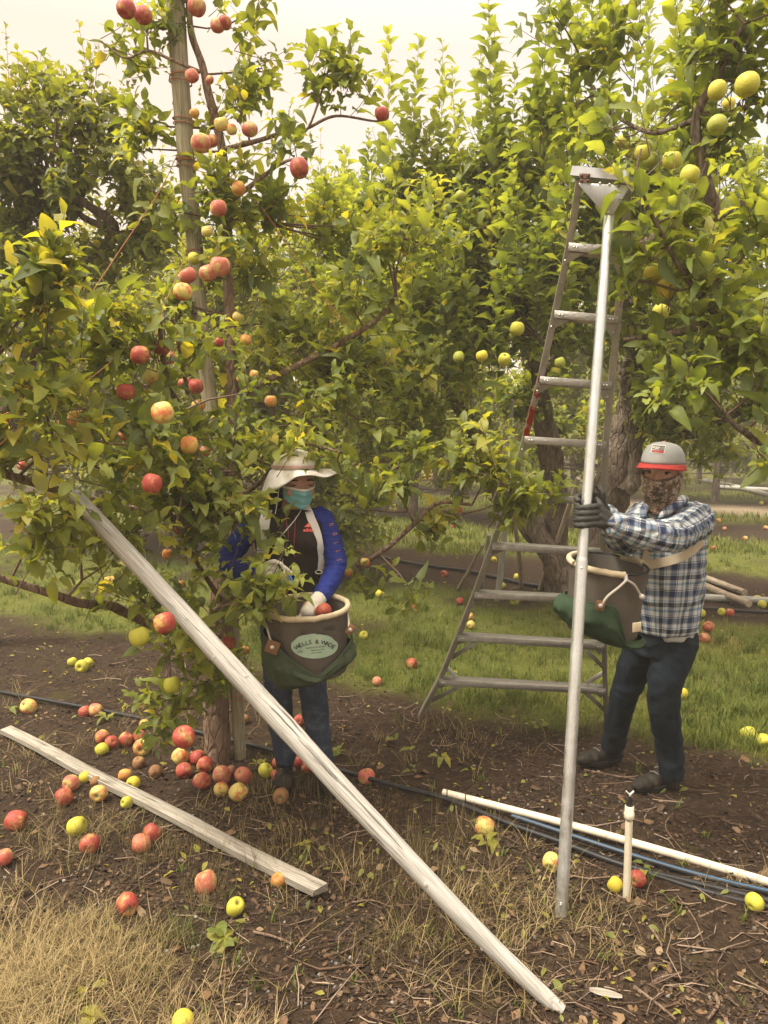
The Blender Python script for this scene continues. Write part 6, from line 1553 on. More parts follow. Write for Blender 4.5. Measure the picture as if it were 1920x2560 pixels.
# mask with pleats and ear loops
def facept(a, h, bul=0.0):
    """point in front of the lower face: a azimuth from the nose line, h height along U"""
    t = min(1, max(0, (h + .105) / .10)); rx = .062 + .014 * t; ry = .080 + .012 * t; b = .022 * math.exp(-(a / .42) ** 2) * (1 - abs(t - .75)) + .008
    return WO + WS * math.sin(a) * (rx + .006) + WF * (math.cos(a) * (ry + b) + .004 + bul) + WU * h
v, f = [], []; na, nh = 24, 18
for j in range(nh + 1):
    t = j / nh
    for i in range(na + 1):
        a = -1.25 + 2.5 * i / na; hh = -.108 + .098 * t + .012 * math.exp(-(a / .5) ** 2) * (t > .8) * 0 + (1 - t) * .045 * (abs(a) / 1.25) ** 1.5
        v.append(facept(a, hh, .0016 * math.sin(t * 19 + .8 * math.sin(a * 3)) - .0015))
for j in range(nh):
    for i in range(na): f.append((j * (na + 1) + i, j * (na + 1) + i + 1, (j + 1) * (na + 1) + i + 1, (j + 1) * (na + 1) + i))
mb = MB(); mb.add(v, f); mk = mb.build('face_mask', M['mask'], wroot); so_ = mk.modifiers.new('t', 'SOLIDIFY'); so_.thickness = .0015
mb = MB(); mb.tube([facept(-1.22 + 2.44 * i / 20, -.0105, .001) for i in range(21)], .0030, 5, flat=1.8); mb.build('edge_band', M['white'], mk)
for e_ in (-1, 1): cord('ear_loop', M['white'], [facept(e_ * 1.2, -.018), WO + WS * e_ * .082 + WF * .02 - WU * .005, WO + WS * e_ * .08 - WF * .012 + WU * .012], .0013, mk)
# sun hat
hc = WO + WU * .045 - WF * .012; v, f = [], []; na = 56; X_, Y_ = Vector((1, 0, 0)), Vector((0, 1, 0))
for j in range(9):
    t = j / 8; r_ = .110 * (1 - (t ** 3.2) * .98) if j < 8 else .001; 
    for k in range(na):
        a = 2 * math.pi * k / na; w = 1 + .035 * math.sin(3 * a + 1) * t + .05 * noise.noise((math.cos(a) * 2.6, math.sin(a) * 2.6, t * 3)) * t; v.append(hc + X_ * math.cos(a) * r_ * w * 1.0 + Y_ * math.sin(a) * r_ * w * 1.08 + WU * (.010 + .092 * t * (1 + .10 * noise.noise((math.cos(a) * 1.5 + 4, math.sin(a) * 1.5, 2)))))
for j in range(8):
    for k in range(na): f.append((j * na + k, j * na + (k + 1) % na, (j + 1) * na + (k + 1) % na, (j + 1) * na + k))
mb = MB(); mb.add(v, f); hat = mb.build('sun_hat', M['hat'], wroot); s_ = hat.modifiers.new('t', 'SOLIDIFY'); s_.thickness = .003
v, f = [], []
def ang_interp(a, tab):
    a = a % (2 * math.pi); xs = [t_[0] for t_ in tab]; return np.interp(a, xs, [t_[1] for t_ in tab])
RAD = [(0, .192), (.6, .185), (1.57, .18), (2.5, .165), (3.14, .148), (3.7, .138), (4.3, .142), (4.9, .165), (5.6, .188), (6.29, .192)]
DRP = [(0, -.006), (.7, -.03), (1.57, -.05), (2.4, -.085), (3.14, -.120), (3.75, -.125), (4.25, -.075), (4.75, -.030), (5.4, -.022), (6.29, -.006)]
for j in range(8):
    t = j / 7
    for k in range(na):
        a = 2 * math.pi * k / na; ro = ang_interp(a, RAD); dz = ang_interp(a, DRP); rr_ = .1095 + (ro + .008 - .1095) * t ** (.7 if dz < -.06 else 1); w = (.009 * math.sin(5 * a + 1.3) + .010 * noise.noise((math.cos(a) * 3, math.sin(a) * 3, 1))) * t
        v.append(hc + X_ * math.cos(a) * rr_ + Y_ * math.sin(a) * rr_ * 1.06 + WU * (.011 + (dz - .005) * (t ** 1.3) + w))
for j in range(7):
    for k in range(na): f.append((j * na + k, (j + 1) * na + k, (j + 1) * na + (k + 1) % na, j * na + (k + 1) % na))
mb = MB(); mb.add(v, f); br_ = mb.build('hat_brim', M['hat'], hat); s_ = br_.modifiers.new('t', 'SOLIDIFY'); s_.thickness = .0035
M['hatband'] = cloth('pinkish_hat_band', (.50, .33, .29), .8, .5, .2); mb = MB(); mb.tube([hc + X_ * math.cos(a) * .1125 + Y_ * math.sin(a) * .1125 * 1.075 + WU * .022 for a in np.linspace(0, 6.283, 41)[:-1]], .008, 6, flat=.35, closed=True, upv=(1, 0, 0)); mb.build('hat_band', M['hatband'], hat)
cord('chin_cord', M['white'], [P(697, 1222, YW - .10), P(694, 1250, YW - .10), P(688, 1285, YW - .10)], .0018, hat)
cord('cord', M['white'], [hit(WB, x, y, .006, YW - .12)[0] for x, y in ((752, 1278), (738, 1300), (716, 1326), (694, 1350), (670, 1374))], .0022, wroot)
for xs in (((716, 1290), (717, 1310), (720, 1328), (721, 1345)), ((738, 1292), (737, 1330), (735, 1362), (733, 1382), (738, 1392))): cord('drawstring', M['redp'], [hit(WB, x, y, .004, YW - .12)[0] for x, y in xs], .0016, wroot)
# shoulder straps with a metal ring
ribbon('strap', M['strap'], [(765, 1264), (775, 1292), (790, 1330), (799, 1375), (798, 1424)], .036, WB, wroot, YW - .10)
ribbon('strap', M['strap'], [(668, 1280), (662, 1310), (658, 1350), (655, 1412)], .050, WB, wroot, YW - .10)
mb = MB(); c_ = P(797, 1430, YW - .14); mb.tube([c_ + Vector((math.cos(a) * .016, 0, math.sin(a) * .008)) for a in np.linspace(0, 6.283, 15)[:-1]], .0022, 6, closed=True); mb.build('strap_ring', M['rivet'], wroot)
# chest logo: three slanted bars over lettering; letters down the sleeve
def on(tr_, cx, cy, off, Yf, rot=0.0):
    return lambda x, y: hit(tr_, cx + x * math.cos(rot) - y * math.sin(rot), cy - x * math.sin(rot) - y * math.cos(rot), off, Yf)[0]
lp = on(WB, 769, 1318, .0022, YW - .13)
for k, (x0, h_) in enumerate(((-7, 4.5), (-1.5, 8.5), (4, 13))):
    decal('logo_bar', M['orange' if k == 2 else 'coral'], [(x0 - 2.5, -2), (x0 + 3, -2), (x0 + 3 + -h_ * .42 + 2.6, h_ - 2), (x0 - h_ * .42 + .2, h_ - 4)], [(0, 1, 2, 3)], on(WB, 771, 1316, .0022, YW - .13), wroot)
v2, f2 = text2d('adidas', 11, 0, .35); decal('logo_lettering', M['coral'], v2, f2, on(WB, 772, 1326, .0022, YW - .13), wroot)
SLB = bvh(sl_me[0])
for k, (ch, x, y) in enumerate((('N', 833, 1312), ('O', 841, 1335), ('L', 845, 1357), ('L', 849, 1378), ('S', 852, 1400))):
    v2, f2 = text2d(ch, 15, 0, .2); v2 = [(a * .55, b) for a, b in v2]; decal('sleeve_letter', M['orange'], v2, f2, on(SLB, x - 5, y, .002, YW, -1.35), wroot)
# gloves
def glove(root, fingers, palm, cuff, material, r=.0105, vox=.0032):
    mb = MB()
    for pts in fingers: chain(mb, pts, [r * 1.05, r, r * .88], 5, n=10)
    for pts, rr in palm: chain(mb, pts, rr, 4)
    chain(mb, cuff[0], cuff[1], 4, balls=False)
    me = fuse(mb, vox, 2, folds(60, .0010)); return link('glove', me, material, root)
yg = YW - .27
glove(wroot, [[P(684, 1412, yg), P(708, 1418, yg - .015), P(729, 1434, yg)], [P(686, 1422, yg), P(708, 1431, yg - .018), P(724, 1447, yg)], [P(684, 1432, yg), P(703, 1443, yg - .018), P(717, 1457, yg)], [P(679, 1441, yg), P(695, 1451, yg - .012), P(708, 1460, yg + .005)], [P(664, 1412, yg + .005), P(684, 1404, yg - .01), P(704, 1411, yg - .02)]],
      [([P(658, 1420, yg + .01), P(684, 1419, yg + .005)], [.022, .018]), ([P(658, 1432, yg + .01), P(682, 1435, yg + .005)], [.022, .019])], ([wrR, P(660, 1427, yg + .01)], [.026, .026]), M['glove_w'])
cl_ = empty('fruit_clipper', tuple(P(715, 1440, yg))); tag(cl_, 'small fruit clipper with a blue handle held in the white glove of the woman', 'clipper')
M['bluepl'] = mat('blue_plastic', (.03, .20, .62), .35); mb = MB(); mb.tube(curve_pts([tuple(P(x, y, yg - .02)) for x, y in ((710, 1432), (722, 1438), (729, 1450), (728, 1464))], 5), [.005] * 16, 8); mb.build('handle', M['bluepl'], cl_)
mb = MB(); mb.tube([P(712, 1434, yg - .02), P(702, 1422, yg - .025), P(697, 1410, yg - .025)], [.004, .006, .005], 8); mb.build('spring', M['glove_b'], cl_)
for x in (698, 705): mb = MB(); mb.tube([P(x, 1414, yg - .025), P(x + 1, 1404, yg - .025), P(x + 3, 1396, yg - .02)], [.004, .003, .001], 6, flat=.4); mb.build('blade', M['rivet'], cl_)
yh = YW - .30
glove(wroot, [[P(762, 1528, yh), P(750, 1545, yh - .01), P(748, 1562, yh + .01)], [P(768, 1532, yh), P(760, 1550, yh - .01), P(760, 1566, yh + .01)], [P(774, 1534, yh), P(772, 1552, yh - .01), P(772, 1568, yh + .01)], [P(781, 1534, yh), P(783, 1552, yh - .01), P(783, 1564, yh + .01)], [P(786, 1522, yh), P(794, 1534, yh), P(792, 1546, yh)]],
      [([P(790, 1504, yh + .03), P(766, 1530, yh)], [.028, .026]), ([P(792, 1508, yh + .03), P(776, 1532, yh)], [.028, .026])], ([P(800, 1494, yh + .06), P(788, 1506, yh + .03)], [.034, .032]), M['glove_w'])
for k in range(3):
    c_ = P(797 - k * 5, 1498 + k * 4, yh + .05 - k * .01); mb = MB()

# ---- picking buckets
def bucket(label, C, ax, ay, U, H, tabs, green, sag, rimparts, seed, tiltb=0.0, pouch=None):
    """C rim centre; ax (image right), ay (towards camera) half-axis vectors; U up axis; sag(theta)-> depth of the green edge below the rim"""
    root = empty('picking_bucket', tuple(C - U * H)); tag(root, label, 'bucket'); na = 64; v, f = [], []
    def pt(a, h, o=0.0): 
        k = (1 - .10 * h / H); d = ax * math.cos(a) + ay * math.sin(a); return C + d * k + d.normalized() * o - U * h
    nh = 14
    for j in range(nh + 1):
        for k in range(na): a = 2 * math.pi * k / na; v.append(pt(a, H * j / nh, .003 * noise.noise((math.cos(a) * 3, math.sin(a) * 3, j * .3 + seed))))
    for j in range(nh):
        for k in range(na): f.append((j * na + k, (j + 1) * na + k, (j + 1) * na + (k + 1) % na, j * na + (k + 1) % na))
    mb = MB(); mb.add(v, f); bo = mb.build('bucket_wall', M['canvas'], root)
    v, f = [], []
    for j in range(9):
        for k in range(na): a = 2 * math.pi * k / na; v.append(pt(a, .002 + H * .9 * j / 8, -.006))
    for j in range(8):
        for k in range(na): f.append((j * na + k, j * na + (k + 1) % na, (j + 1) * na + (k + 1) % na, (j + 1) * na + k))
    f.append(tuple(8 * na + k for k in range(na))); mb = MB(); mb.add(v, f); mb.build('lining', M['canvas_in'], root)
    for a0, a1, rr_, mt in rimparts:
        n_ = max(6, int((a1 - a0) * 10)); cl__ = abs(a1 - a0 - 2 * math.pi) < .01; pts = [pt(a0 + (a1 - a0) * i / n_, 0, 0) + U * .004 * noise.noise((i * .5, 0, seed)) for i in range(n_ + (0 if cl__ else 1))]
        mb = MB(); mb.tube(pts, [rr_ * (1 + .07 * noise.noise((i * .8, 3, seed))) for i in range(len(pts))], 12, closed=cl__); mb.build('rim', M[mt], root)
    v, f = [], []; nh = 18                       # the loose green drop-bottom cloth
    for j in range(nh + 1):
        t = j / nh
        for k in range(na):
            a = 2 * math.pi * k / na; h0 = sag(a); hb = H * 1.05 + tiltb * math.cos(a); h = h0 + (hb - h0) * t
            o = .012 + .030 * math.sin(math.pi * min(1, t * 1.1)) * (.7 + .5 * noise.noise((math.cos(a) * 2, math.sin(a) * 2, t * 2 + seed))) + .016 * (.5 - abs(noise.noise((math.cos(a) * 5, math.sin(a) * 5, t * 2.2 + seed)) * 2)) * math.sin(math.pi * t) + .010 * (1 - t) ** 6 - .02 * max(0, t - .85) * 6
            if pouch: o += pouch(a, t)
            v.append(pt(a, h, o))
    for j in range(nh):
        for k in range(na): f.append((j * na + k, (j + 1) * na + k, (j + 1) * na + (k + 1) % na, j * na + (k + 1) % na))
    b0 = len(v)
    for k in range(na): a = 2 * math.pi * k / na; p = v[nh * na + k]; v.append(p.lerp(pt(a, H * 1.07 + tiltb * math.cos(a), 0) * .5 + C * .5 - U * H * .5, .35) - U * .008)
    for k in range(na): f.append((nh * na + k, b0 + k, b0 + (k + 1) % na, nh * na + (k + 1) % na))
    f.append(tuple(b0 + k for k in range(na))); mb = MB(); mb.add(v, f); go_ = mb.build('drop_cloth', M[green], root); s_ = go_.modifiers.new('t', 'SOLIDIFY'); s_.thickness = .004; s_.offset = 0
    mb = MB(); mb.tube([v[k] for k in range(na)], .0042, 6, closed=True); mb.build('hem', M[green], go_)
    return root, pt, bo
Cw = P(767, 1517, YW - .29); Uw = Vector((-.03, -.13, 1)).normalized(); axw = Vector((.178, 0, .006)); ayw = Vector((0, -1, -.14)).normalized() * .150
def sagw(a):
    a = (a + math.pi / 2) % (2 * math.pi) - math.pi / 2     # front is pi/2
    x = math.cos(a); fr = math.sin(a)
    return .10 + (.155 * (1 - min(1, abs(x - .25) / .95)) ** .8 if fr > -.2 else .08)
bk, ptw, bow = bucket('grey picking bucket with green drop cloth and oval lettered label, worn by the woman', Cw, axw, ayw, Uw, .29, None, 'green_cloth', sagw, [(0, 2 * math.pi, .0125, 'rim')], 1.0, -.05)
BW = bvh(bow.data)
def bplace(cx, cy, off=.0025): return on(BW, cx, cy, off, Cw.y - .15)
v2, f2 = disc2d(58, 31, 6, 48, lambda a: 1 + (.02 * math.sin(9 * a) if a < 3 else 0)); v2 = [(x, y * (1.0)) for x, y in v2]; decal('label', M['mint'], v2, f2, bplace(786, 1615, .0018), bow)
def arc_text(s, cx, cy, R_, a0, a1, size, material, parent, place_off, bold=.25, ry=1.0):
    n_ = len(s)
    for i, ch in enumerate(s):
        if ch == ' ': continue
        a = a0 + (a1 - a0) * (i + .5) / n_; v2, f2 = text2d(ch, size, 0, bold); px_, py_ = cx + R_ * math.sin(a), cy - R_ * ry * math.cos(a)
        decal('label_lettering', material, v2, f2, bplace(px_, py_, place_off), parent) if abs(a) < .01 else decal('label_lettering', material, v2, f2, on(BW, px_, py_, place_off, Cw.y - .15, -a * ry), parent)
arc_text('WELLS & WADE', 788, 1680, 78, -.66, .66, 15, M['black'], bow, .0032, .12, .98)
for s, x, y, z_ in (('Improved Fruit Equipment', 789, 1617, 4.6), ('Wenatchee, WA', 793, 1624, 4.4), ('(509) 662-4051', 791, 1631, 4.2), ('Made in', 752, 1625, 3.2), ('Washington', 751, 1629, 3.2)):
    v2, f2 = text2d(s, z_, 0, .04); v2 = [(a, b + .0) for a, b in v2]; decal('label_lettering', M['black'], v2, f2, on(BW, x, y, .0032, Cw.y - .15, .10), bow)
M['pen'] = mat('faded_marker_pen', (.022, .018, .015), .7)
for s, x, y, z_, r_ in (('ALL', 760, 1581, 14, .12), ('WEL', 823, 1571, 17, .12), ('Allwin', 800, 1583, 9, .12)):
    v2, f2 = text2d(s, z_, .1, -.02); decal('handwriting', M['pen'], v2, f2, on(BW, x, y, .0022, Cw.y - .15, r_), bow)
def tab(px, py, rot, root, Yt, w=17, h=17):
    c_ = P(px, py, Yt); a = Vector((math.cos(rot), 0, math.sin(rot))); b = Vector((-math.sin(rot), -.05, math.cos(rot))); k = Yt / FPX
    mb = MB(); mb.box(c_, a * w * k, b * h * k, Vector((0, .0025, 0))); t_ = mb.build('leather_tab', M['leather'], root, bevel=.002)
    mb = MB(); mb.tube([c_ + Vector((0, -.003, 0)), c_ + Vector((0, -.008, 0)), c_ + Vector((0, -.010, 0))], [.009, .008, .003], 12); mb.build('rivet', M['rivet'], t_)
tab(681, 1618, -.35, bk, Cw.y - .13); tab(876, 1574, 1.0, bk, Cw.y - .09, 13, 9)
cord('rope', M['rope'], [P(653, 1530, Cw.y - .02), P(664, 1560, Cw.y - .10), P(677, 1602, Cw.y - .13)], .0042, bk); cord('rope', M['rope'], [P(869, 1530, Cw.y - .01), P(872, 1552, Cw.y - .07), P(872, 1568, Cw.y - .09)], .0040, bk)
for px, py, dy, cl, lb in ((808, 1528, -.02, 'red', 'red apple inside the woman\'s bucket beside her gloved wrist'), (735, 1560, .0, 'pink', 'pink apple low inside the woman\'s bucket'), (778, 1562, .04, 'red', 'second red apple low inside the woman\'s bucket, under her hand')):
    put_apple(P(px, py, Cw.y + dy), .037, cl, lb, 'apples in the picking bucket', .5)

# ================= the man
YM = 3.50
mroot = empty('person', tuple(G(1630, 1940))); tag(mroot, 'person in a grey cap, camouflage neck gaiter and blue plaid shirt, gripping the ladder pole', 'person')
MO = P(1655, 1180, YM - .10); MF = Vector((-.52, -.85, -.03)); MU = Vector((.03, -.03, 1))
hm_, MS, MF, MU = head(MO, MF, MU)
gp = on_line(1462, 1290, pole_foot, pole_top); pe = (pole_top - pole_foot).normalized()
shN, elN, wrN = P(1742, 1302, YM - .10), P(1668, 1342, gp.y + .10), P(1538, 1313, gp.y - .005)
shF, elF, wrF = P(1604, 1296, YM + .10), P(1560, 1350, gp.y + .26), P(1513, 1290, gp.y + .10)
def Mt(px, py, rx, ry, dy=0): return (P(px, py, YM + dy), Vector((rx, .05, 0)), Vector((-.05, ry, 0)))
mt_ = [Mt(1662, 1572, .128, .125, .04), Mt(1660, 1520, .148, .140, .03), Mt(1660, 1460, .158, .145, .02), Mt(1662, 1400, .162, .145), Mt(1666, 1345, .160, .135), Mt(1668, 1302, .150, .115, -.01), Mt(1666, 1276, .112, .085, -.02), Mt(1660, 1258, .066, .062, -.03)]
legs_m = [([P(1690, 1600, YM + .02), P(1658, 1735, YM - .03), P(1672, 1860, YM + .06), P(1678, 1925, YM + .08)], [.100, .070, .061, .060]), ([P(1618, 1600, YM + .12), P(1560, 1735, YM + .20), P(1533, 1860, YM + .34)], [.092, .062, .057])]
arms_m = [([shN, elN, wrN], [.058, .050, .036]), ([shF, elF, wrF], [.056, .046, .034])]
mb = hm_; rings(mb, [(c, a * .82, b * .82) for c, a, b in mt_]); chain(mb, [P(1662, 1275, YM - .02), MO - MU * .07 - MF * .02], [.058, .054])
for pts, rr in arms_m + legs_m: chain(mb, pts, [r * .72 for r in rr])
link('body', fuse(mb, .0055, 3), M['skin'], mroot); eyes(MO, MS, MF, MU, mroot, look=(CAMO - MO))
pb_ = MB()
mb = MB(); rings(mb, mt_); chain(mb, [shN, shN.lerp(elN, .1)], [.066, .060]); chain(mb, [shF, shF.lerp(elF, .1)], [.062, .058])
sh_me = fuse(mb, .0075, 5, folds(9, .011, (1, 1, .45), 2)); V_ = np.array([v.co[:] for v in sh_me.vertices]); c0_ = np.array(mt_[3][0])
an_ = np.arctan2(V_[:, 1] - c0_[1], V_[:, 0] - c0_[0]); attr_vec(sh_me, 'cl', np.stack([an_ * .155 + .02, V_[:, 2], 0 * an_], 1))
shirt = link('shirt', sh_me, M['plaid'], mroot); MBV = bvh(sh_me)
for (pts, rr) in arms_m:
    mb = MB(); p0 = pts[0].lerp(Vector(mt_[5][0]), .25) + Vector((0, 0, .012)); ch = [p0] + pts; chain(mb, ch, [rr[0] * 1.22, rr[0] * 1.2, rr[1] * 1.22, rr[2] * 1.22]); me = fuse(mb, .0065, 3, folds(20, .0085, (.5, .5, 1.4), 5)); limb_uv(me, ch); sl_ = link('sleeve', me, M['plaid'], shirt)
cf = MB(); dv = (wrN - elN).normalized(); chain(cf, [wrN - dv * .045, wrN + dv * .008], [.047, .045], 3, balls=False); me = fuse(cf, .005, 2); limb_uv(me, [wrN - dv * .05, wrN, wrN + dv * .02]); link('cuff', me, M['plaid'], shirt)
mb = MB(); q_ = wrN - dv * .03 + Vector((0, -.042, -.012)); mb.tube([q_, q_ + Vector((0, -.006, 0))], [.006, .005], 10); mb.build('button', M['tee'], shirt)
# collar flaps, placket and tee
mb = MB(); chain(mb, [P(1608, 1300, YM - .16), P(1612, 1272, YM - .12), P(1640, 1262, YM + .04), P(1694, 1258, YM + .04), P(1708, 1250, YM - .04), P(1690, 1262, YM - .12), P(1660, 1285, YM - .19), P(1648, 1296, YM - .19)], [.012, .017, .022, .024, .024, .022, .016, .008]); me = fuse(mb, .005, 2); V_ = np.array([v.co[:] for v in me.vertices]); attr_vec(me, 'cl', np.stack([V_[:, 0] * .9 + .01, V_[:, 2] * .9, 0 * V_[:, 0]], 1)); link('collar', me, M['plaid'], shirt)
v2, f2 = grid2d(-14, 14, -12, 16, 4, 4); v2 = [(x * (1 - .032 * (16 - y)), y) for x, y in v2]; decal('tee_neck', M['tee'], v2, f2, on(MBV, 1630, 1292, .004, YM - .15), mroot)
mb = MB(); rings(mb, [(mt_[0][0] - Vector((-.012, -.01, .030)), mt_[0][1] * .97, mt_[0][2] * .97), (mt_[0][0] + Vector((0, 0, .05)), mt_[0][1] * .98, mt_[0][2] * .98)]); link('tee_hem', fuse(mb, .007, 2, folds(18, .004)), M['tee'], mroot)
mb = MB()
for pts, rr in legs_m: chain(mb, pts, rr)
rings(mb, [(P(1655, 1630, YM + .06), Vector((.135, .04, 0)), Vector((-.03, .115, 0))), (P(1658, 1590, YM + .05), Vector((.128, .04, 0)), Vector((-.03, .118, 0))), (P(1660, 1560, YM + .04), Vector((.118, .04, 0)), Vector((-.03, .11, 0)))])
link('jeans', fuse(mb, .008, 3, folds(8, .008, (1, 1, .9), 19)), M['denim_man'], mroot)
boot(mroot, G(1702, 1957) + Vector((0, .02, 0)), G(1590, 1980), P(1678, 1918, YM + .08)); boot(mroot, G(1554, 1906) + Vector((0, .02, 0)), G(1448, 1912), P(1535, 1862, YM + .34))
# neck gaiter over nose, jaw and neck
mb = MB(); E = lambda c, r: solid_ell(mb, MO + MS * c[0] + MF * c[1] + MU * c[2], MS * r[0], MF * r[1], MU * r[2])
gv, gf = [], []; na = 40
prof_g = [(.010, .083, .112, .084), (-.004, .086, .116, .088), (-.024, .087, .122, .089), (-.05, .085, .118, .089), (-.078, .080, .110, .088), (-.10, .074, .098, .084), (-.128, .068, .068, .080), (-.155, .068, .052, .074), (-.18, .078, .058, .08)]
for j, (h, rx, rf, rb_) in enumerate(prof_g):
    for k in range(na):
        a = 2 * math.pi * k / na; cf_, sf_ = math.cos(a), math.sin(a); ry = rf if cf_ > 0 else rb_
        top_ = -.024 + .032 * (1 - max(0, cf_)) ** .8; hh = (top_ if j == 0 else min(h, top_ - .006 * j)); no = .012 * math.exp(-(a / .3) ** 2 if a < 3.14 else -((a - 6.283) / .3) ** 2) * (1 if j < 4 else 0)
        gv.append(MO + MS * sf_ * rx + MF * (cf_ * ry + no - .004) + MU * hh + MF * .007 * noise.noise((a * 3, j * 1.7, 0)) + MS * .007 * noise.noise((a * 3, j * 1.5, 4)))
for j in range(len(prof_g) - 1):
    for k in range(na): gf.append((j * na + k, (j + 1) * na + k, (j + 1) * na + (k + 1) % na, j * na + (k + 1) % na))
mb = MB(); mb.add(gv, gf); gt = mb.build('neck_gaiter', M['camo'], mroot); s_ = gt.modifiers.new('s', 'SUBSURF'); s_.levels = 1; s_.render_levels = 1; s_ = gt.modifiers.new('t', 'SOLIDIFY'); s_.thickness = .002
# hair at the temples, cap with brim and patch
mb = MB(); solid_ell(mb, MO - MF * .025 + MU * .018, MS * .079, MF * .082, MU * .06); link('hair', fuse(mb, .005, 2, folds(70, .002)), M['hair'], mroot)
cc_ = MO + MU * .040 - MF * .006; v, f = [], []; na = 48
for j in range(11):
    t = j / 10; k_ = math.cos(t * math.pi / 2) ** .55 if j < 10 else .001; hgt = .088 * math.sin(t * math.pi / 2) ** 1.15
    for k in range(na):
        a = 2 * math.pi * k / na; w = 1 + .006 * math.cos(6 * a); fr = math.cos(a)
        v.append(cc_ + MS * math.sin(a) * .092 * k_ * w + MF * fr * (.112 if fr > 0 else .104) * k_ * w + MU * (hgt + .006 * fr * t))
for j in range(10):
    for k in range(na): f.append((j * na + k, j * na + (k + 1) % na, (j + 1) * na + (k + 1) % na, (j + 1) * na + k))
mb = MB(); mb.add(v, f); cap = mb.build('cap', M['cap'], mroot); sharp(cap.data, 80); s_ = cap.modifiers.new('t', 'SOLIDIFY'); s_.thickness = .002; CB = bvh(cap.data)
mb = MB(); bt = cc_ + MU * .093; mb.tube([bt - MU * .004, bt, bt + MU * .003], [.008, .008, .004], 10); mb.build('cap_button', M['brim'], cap)
v, f = [], []; nb_ = 25
for i in range(nb_):
    a = -1.42 + 2.84 * i / (nb_ - 1)
    for j in range(6):
        t = j / 5; rx = .093 + .012 * t; ln = .113 + .072 * t * max(0, math.cos(a)) ** .55; v.append(cc_ + MS * math.sin(a) * rx + MF * math.cos(a) * ln + MU * (-.002 - .010 * t - .016 * (math.sin(a) ** 2) * t))
for i in range(nb_ - 1):
    for j in range(5): f.append((i * 6 + j, i * 6 + j + 1, (i + 1) * 6 + j + 1, (i + 1) * 6 + j))
mb = MB(); mb.add(v, f); br_ = mb.build('cap_brim', M['brim'], cap); s_ = br_.modifiers.new('t', 'SOLIDIFY'); s_.thickness = .005; s_.offset = 0
quadp = [(1627, 1131), (1660, 1136), (1665, 1115), (1632, 1112)]
def patch(u, w_, off):
    a = (1 - u) * (1 - w_); b = u * (1 - w_); c = u * w_; d = (1 - u) * w_; x = sum(k * p[0] for k, p in zip((a, b, c, d), quadp)); y = sum(k * p[1] for k, p in zip((a, b, c, d), quadp)); return hit(CB, x, y, off, MO.y - .1)[0]
v2, f2 = grid2d(0, 1, 0, 1, 6, 4); pa_ = decal('patch', M['white'], v2, f2, lambda x, y: patch(x, y, .0022), cap)
v2, f2 = grid2d(.06, .94, .40, .92, 6, 3); decal('patch_field', M['dgrey'], v2, f2, lambda x, y: patch(x, y, .0030), cap)
v2, f2 = grid2d(.06, .94, .08, .42, 6, 3); v2 = [(x, y - (.14 * (1 - x) if y > .4 else 0)) for x, y in v2]; decal('patch_field', M['redp'], v2, f2, lambda x, y: patch(x, y, .0034), cap)
v2, f2 = text2d('FOX', .5, .15, .02); decal('patch_lettering', M['white'], v2, f2, lambda x, y: patch(.32 + x * .45, .60 + y * .8, .0040), cap)
v2, f2 = text2d('RACING', .2, .15, .0); decal('patch_lettering', M['white'], v2, f2, lambda x, y: patch(.74 + x * .5, .68 + y * .8, .0040), cap); decal('patch_lettering', M['white'], v2, f2, lambda x, y: patch(.74 + x * .45, .52 + y * .7, .0040), cap)
# gloved hands round the pole
def pp_(ang, r, h): return gp + pe * h + Vector((math.cos(ang), math.sin(ang), 0)) * r
fg = []
for k in range(4):
    h = .034 - .0215 * k; L = (1, 1.1, 1.05, .85)[k]; fg.append([pp_(-.35, .050, h + .004), pp_(-1.0, .036, h + .003), pp_(-1.9, .034, h), pp_(-1.9 - .9 * L, .034, h - .003), pp_(-1.9 - 1.6 * L, .033, h - .002)])
wpt = wrN; kn = lambda h: pp_(-.30, .052, h)
glove(mroot, fg + [[pp_(-.1, .075, .0), pp_(-.25, .055, .040), pp_(.1, .040, .062)]], [([kn(.026), kn(.020).lerp(wpt, .55)], [.016, .024]), ([kn(.0), kn(0).lerp(wpt, .6)], [.018, .026]), ([kn(-.026), kn(-.02).lerp(wpt, .55)], [.016, .024])], ([kn(0).lerp(wpt, .5), wpt + dv * -.012], [.029, .034]), M['glove_b'], .0108)
fg = []
for k in range(4):
    h = .075 - .021 * k; fg.append([pp_(.7, .060, h), pp_(1.3, .040, h), pp_(2.2, .036, h - .004), pp_(3.0, .035, h - .012), pp_(3.6, .034, h - .016)])
k2 = pp_(.6, .066, .045)
glove(mroot, fg + [[pp_(.3, .075, .04), pp_(.1, .06, .085), pp_(.3, .045, .105)]], [([k2 + pe * .022, k2.lerp(wrF, .5) + pe * .01], [.016, .023]), ([k2 - pe * .022, k2.lerp(wrF, .5) - pe * .01], [.016, .023])], ([k2.lerp(wrF, .45), wrF], [.028, .033]), M['glove_b'], .0105)
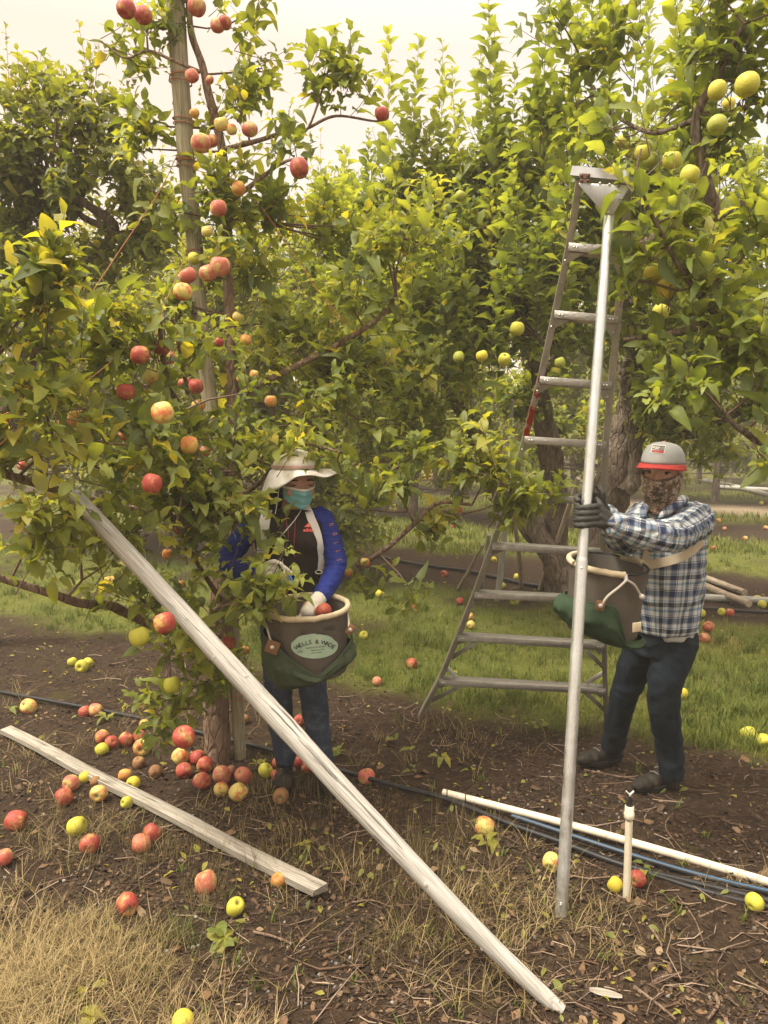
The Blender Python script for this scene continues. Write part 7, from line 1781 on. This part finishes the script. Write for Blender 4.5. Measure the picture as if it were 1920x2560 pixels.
# his bucket
Cm = P(1521, 1408, gp.y + .16); Um = Vector((.04, -.11, 1)).normalized(); axm = Vector((.148, 0, -.012)); aym = Vector((.0, -1, -.10)).normalized() * .158
def sagm(a):
    x = math.cos(a); fr = math.sin(a); return .12 + .055 * (1 - fr) * .4 + (.14 * min(1, max(0, (x + .05) / .35)) if fr > -.6 else .05)
def pouchm(a, t): return -.014 * (1 - t) ** 2 * max(0, -math.cos(a)) + .022 * max(0, -math.cos(a)) * math.sin(math.pi * min(1, t * .9 + .1))
bm_, ptm, bom = bucket('dark picking bucket with a bright green pouch and padded rim, worn by the man', Cm, axm, aym, Um, .27, None, 'green_cloth2', sagm, [(0, 2 * math.pi, .0045, 'hose'), (1.45, 2.75, .0125, 'rim'), (2.85, 4.2, .0115, 'rim'), (5.35, 6.1, .0125, 'rim')], 7.0, 0.03, pouchm)
tab(1500, 1514, -.2, bm_, Cm.y - .185, 12, 13)
mb = MB(); mb.tube([P(1564, 1436, Cm.y - .16), P(1565, 1452, Cm.y - .165)], .008, 8); mb.build('clip', M['rivet'], bm_)
cord('rope', M['rope'], [P(1565, 1452, Cm.y - .17), P(1545, 1470, Cm.y - .18), P(1520, 1490, Cm.y - .185), P(1505, 1510, Cm.y - .185)], .0048, bm_); cord('rope', M['rope'], [P(1566, 1450, Cm.y - .17), P(1585, 1462, Cm.y - .16), P(1597, 1480, Cm.y - .15), P(1604, 1492, Cm.y - .145)], .0048, bm_)
mb = MB(); ball(mb, P(1605, 1492, Cm.y - .15), .011); mb.build('rope_knot', M['rope'], bm_)
mb = MB(); mb.box(P(1592, 1568, Cm.y - .165), Vector((.016, 0, .002)), Vector((0, .003, 0)), Vector((0, 0, .018))); mb.build('cloth_tab', M['rim'], bm_, bevel=.002)
# webbing strap round his waist side and the short one down the chest
ribbon('strap', M['strap_tan'], [(1612, 1412), (1650, 1407), (1690, 1396), (1725, 1378), (1752, 1352)], .040, MBV, mroot, YM - .14, .006)
ribbon('strap', M['strap_tan'], [(1622, 1362), (1617, 1385), (1612, 1410)], .026, MBV, mroot, YM - .14, .006)
mb = MB(); c_ = hit(MBV, 1610, 1411, .012, YM - .15)[0]; mb.tube([c_ + Vector((math.cos(a) * .012, 0, math.sin(a) * .016)) for a in np.linspace(0, 6.283, 15)[:-1]], .0025, 6, closed=True); mb.build('strap_ring', M['rivet'], mroot)
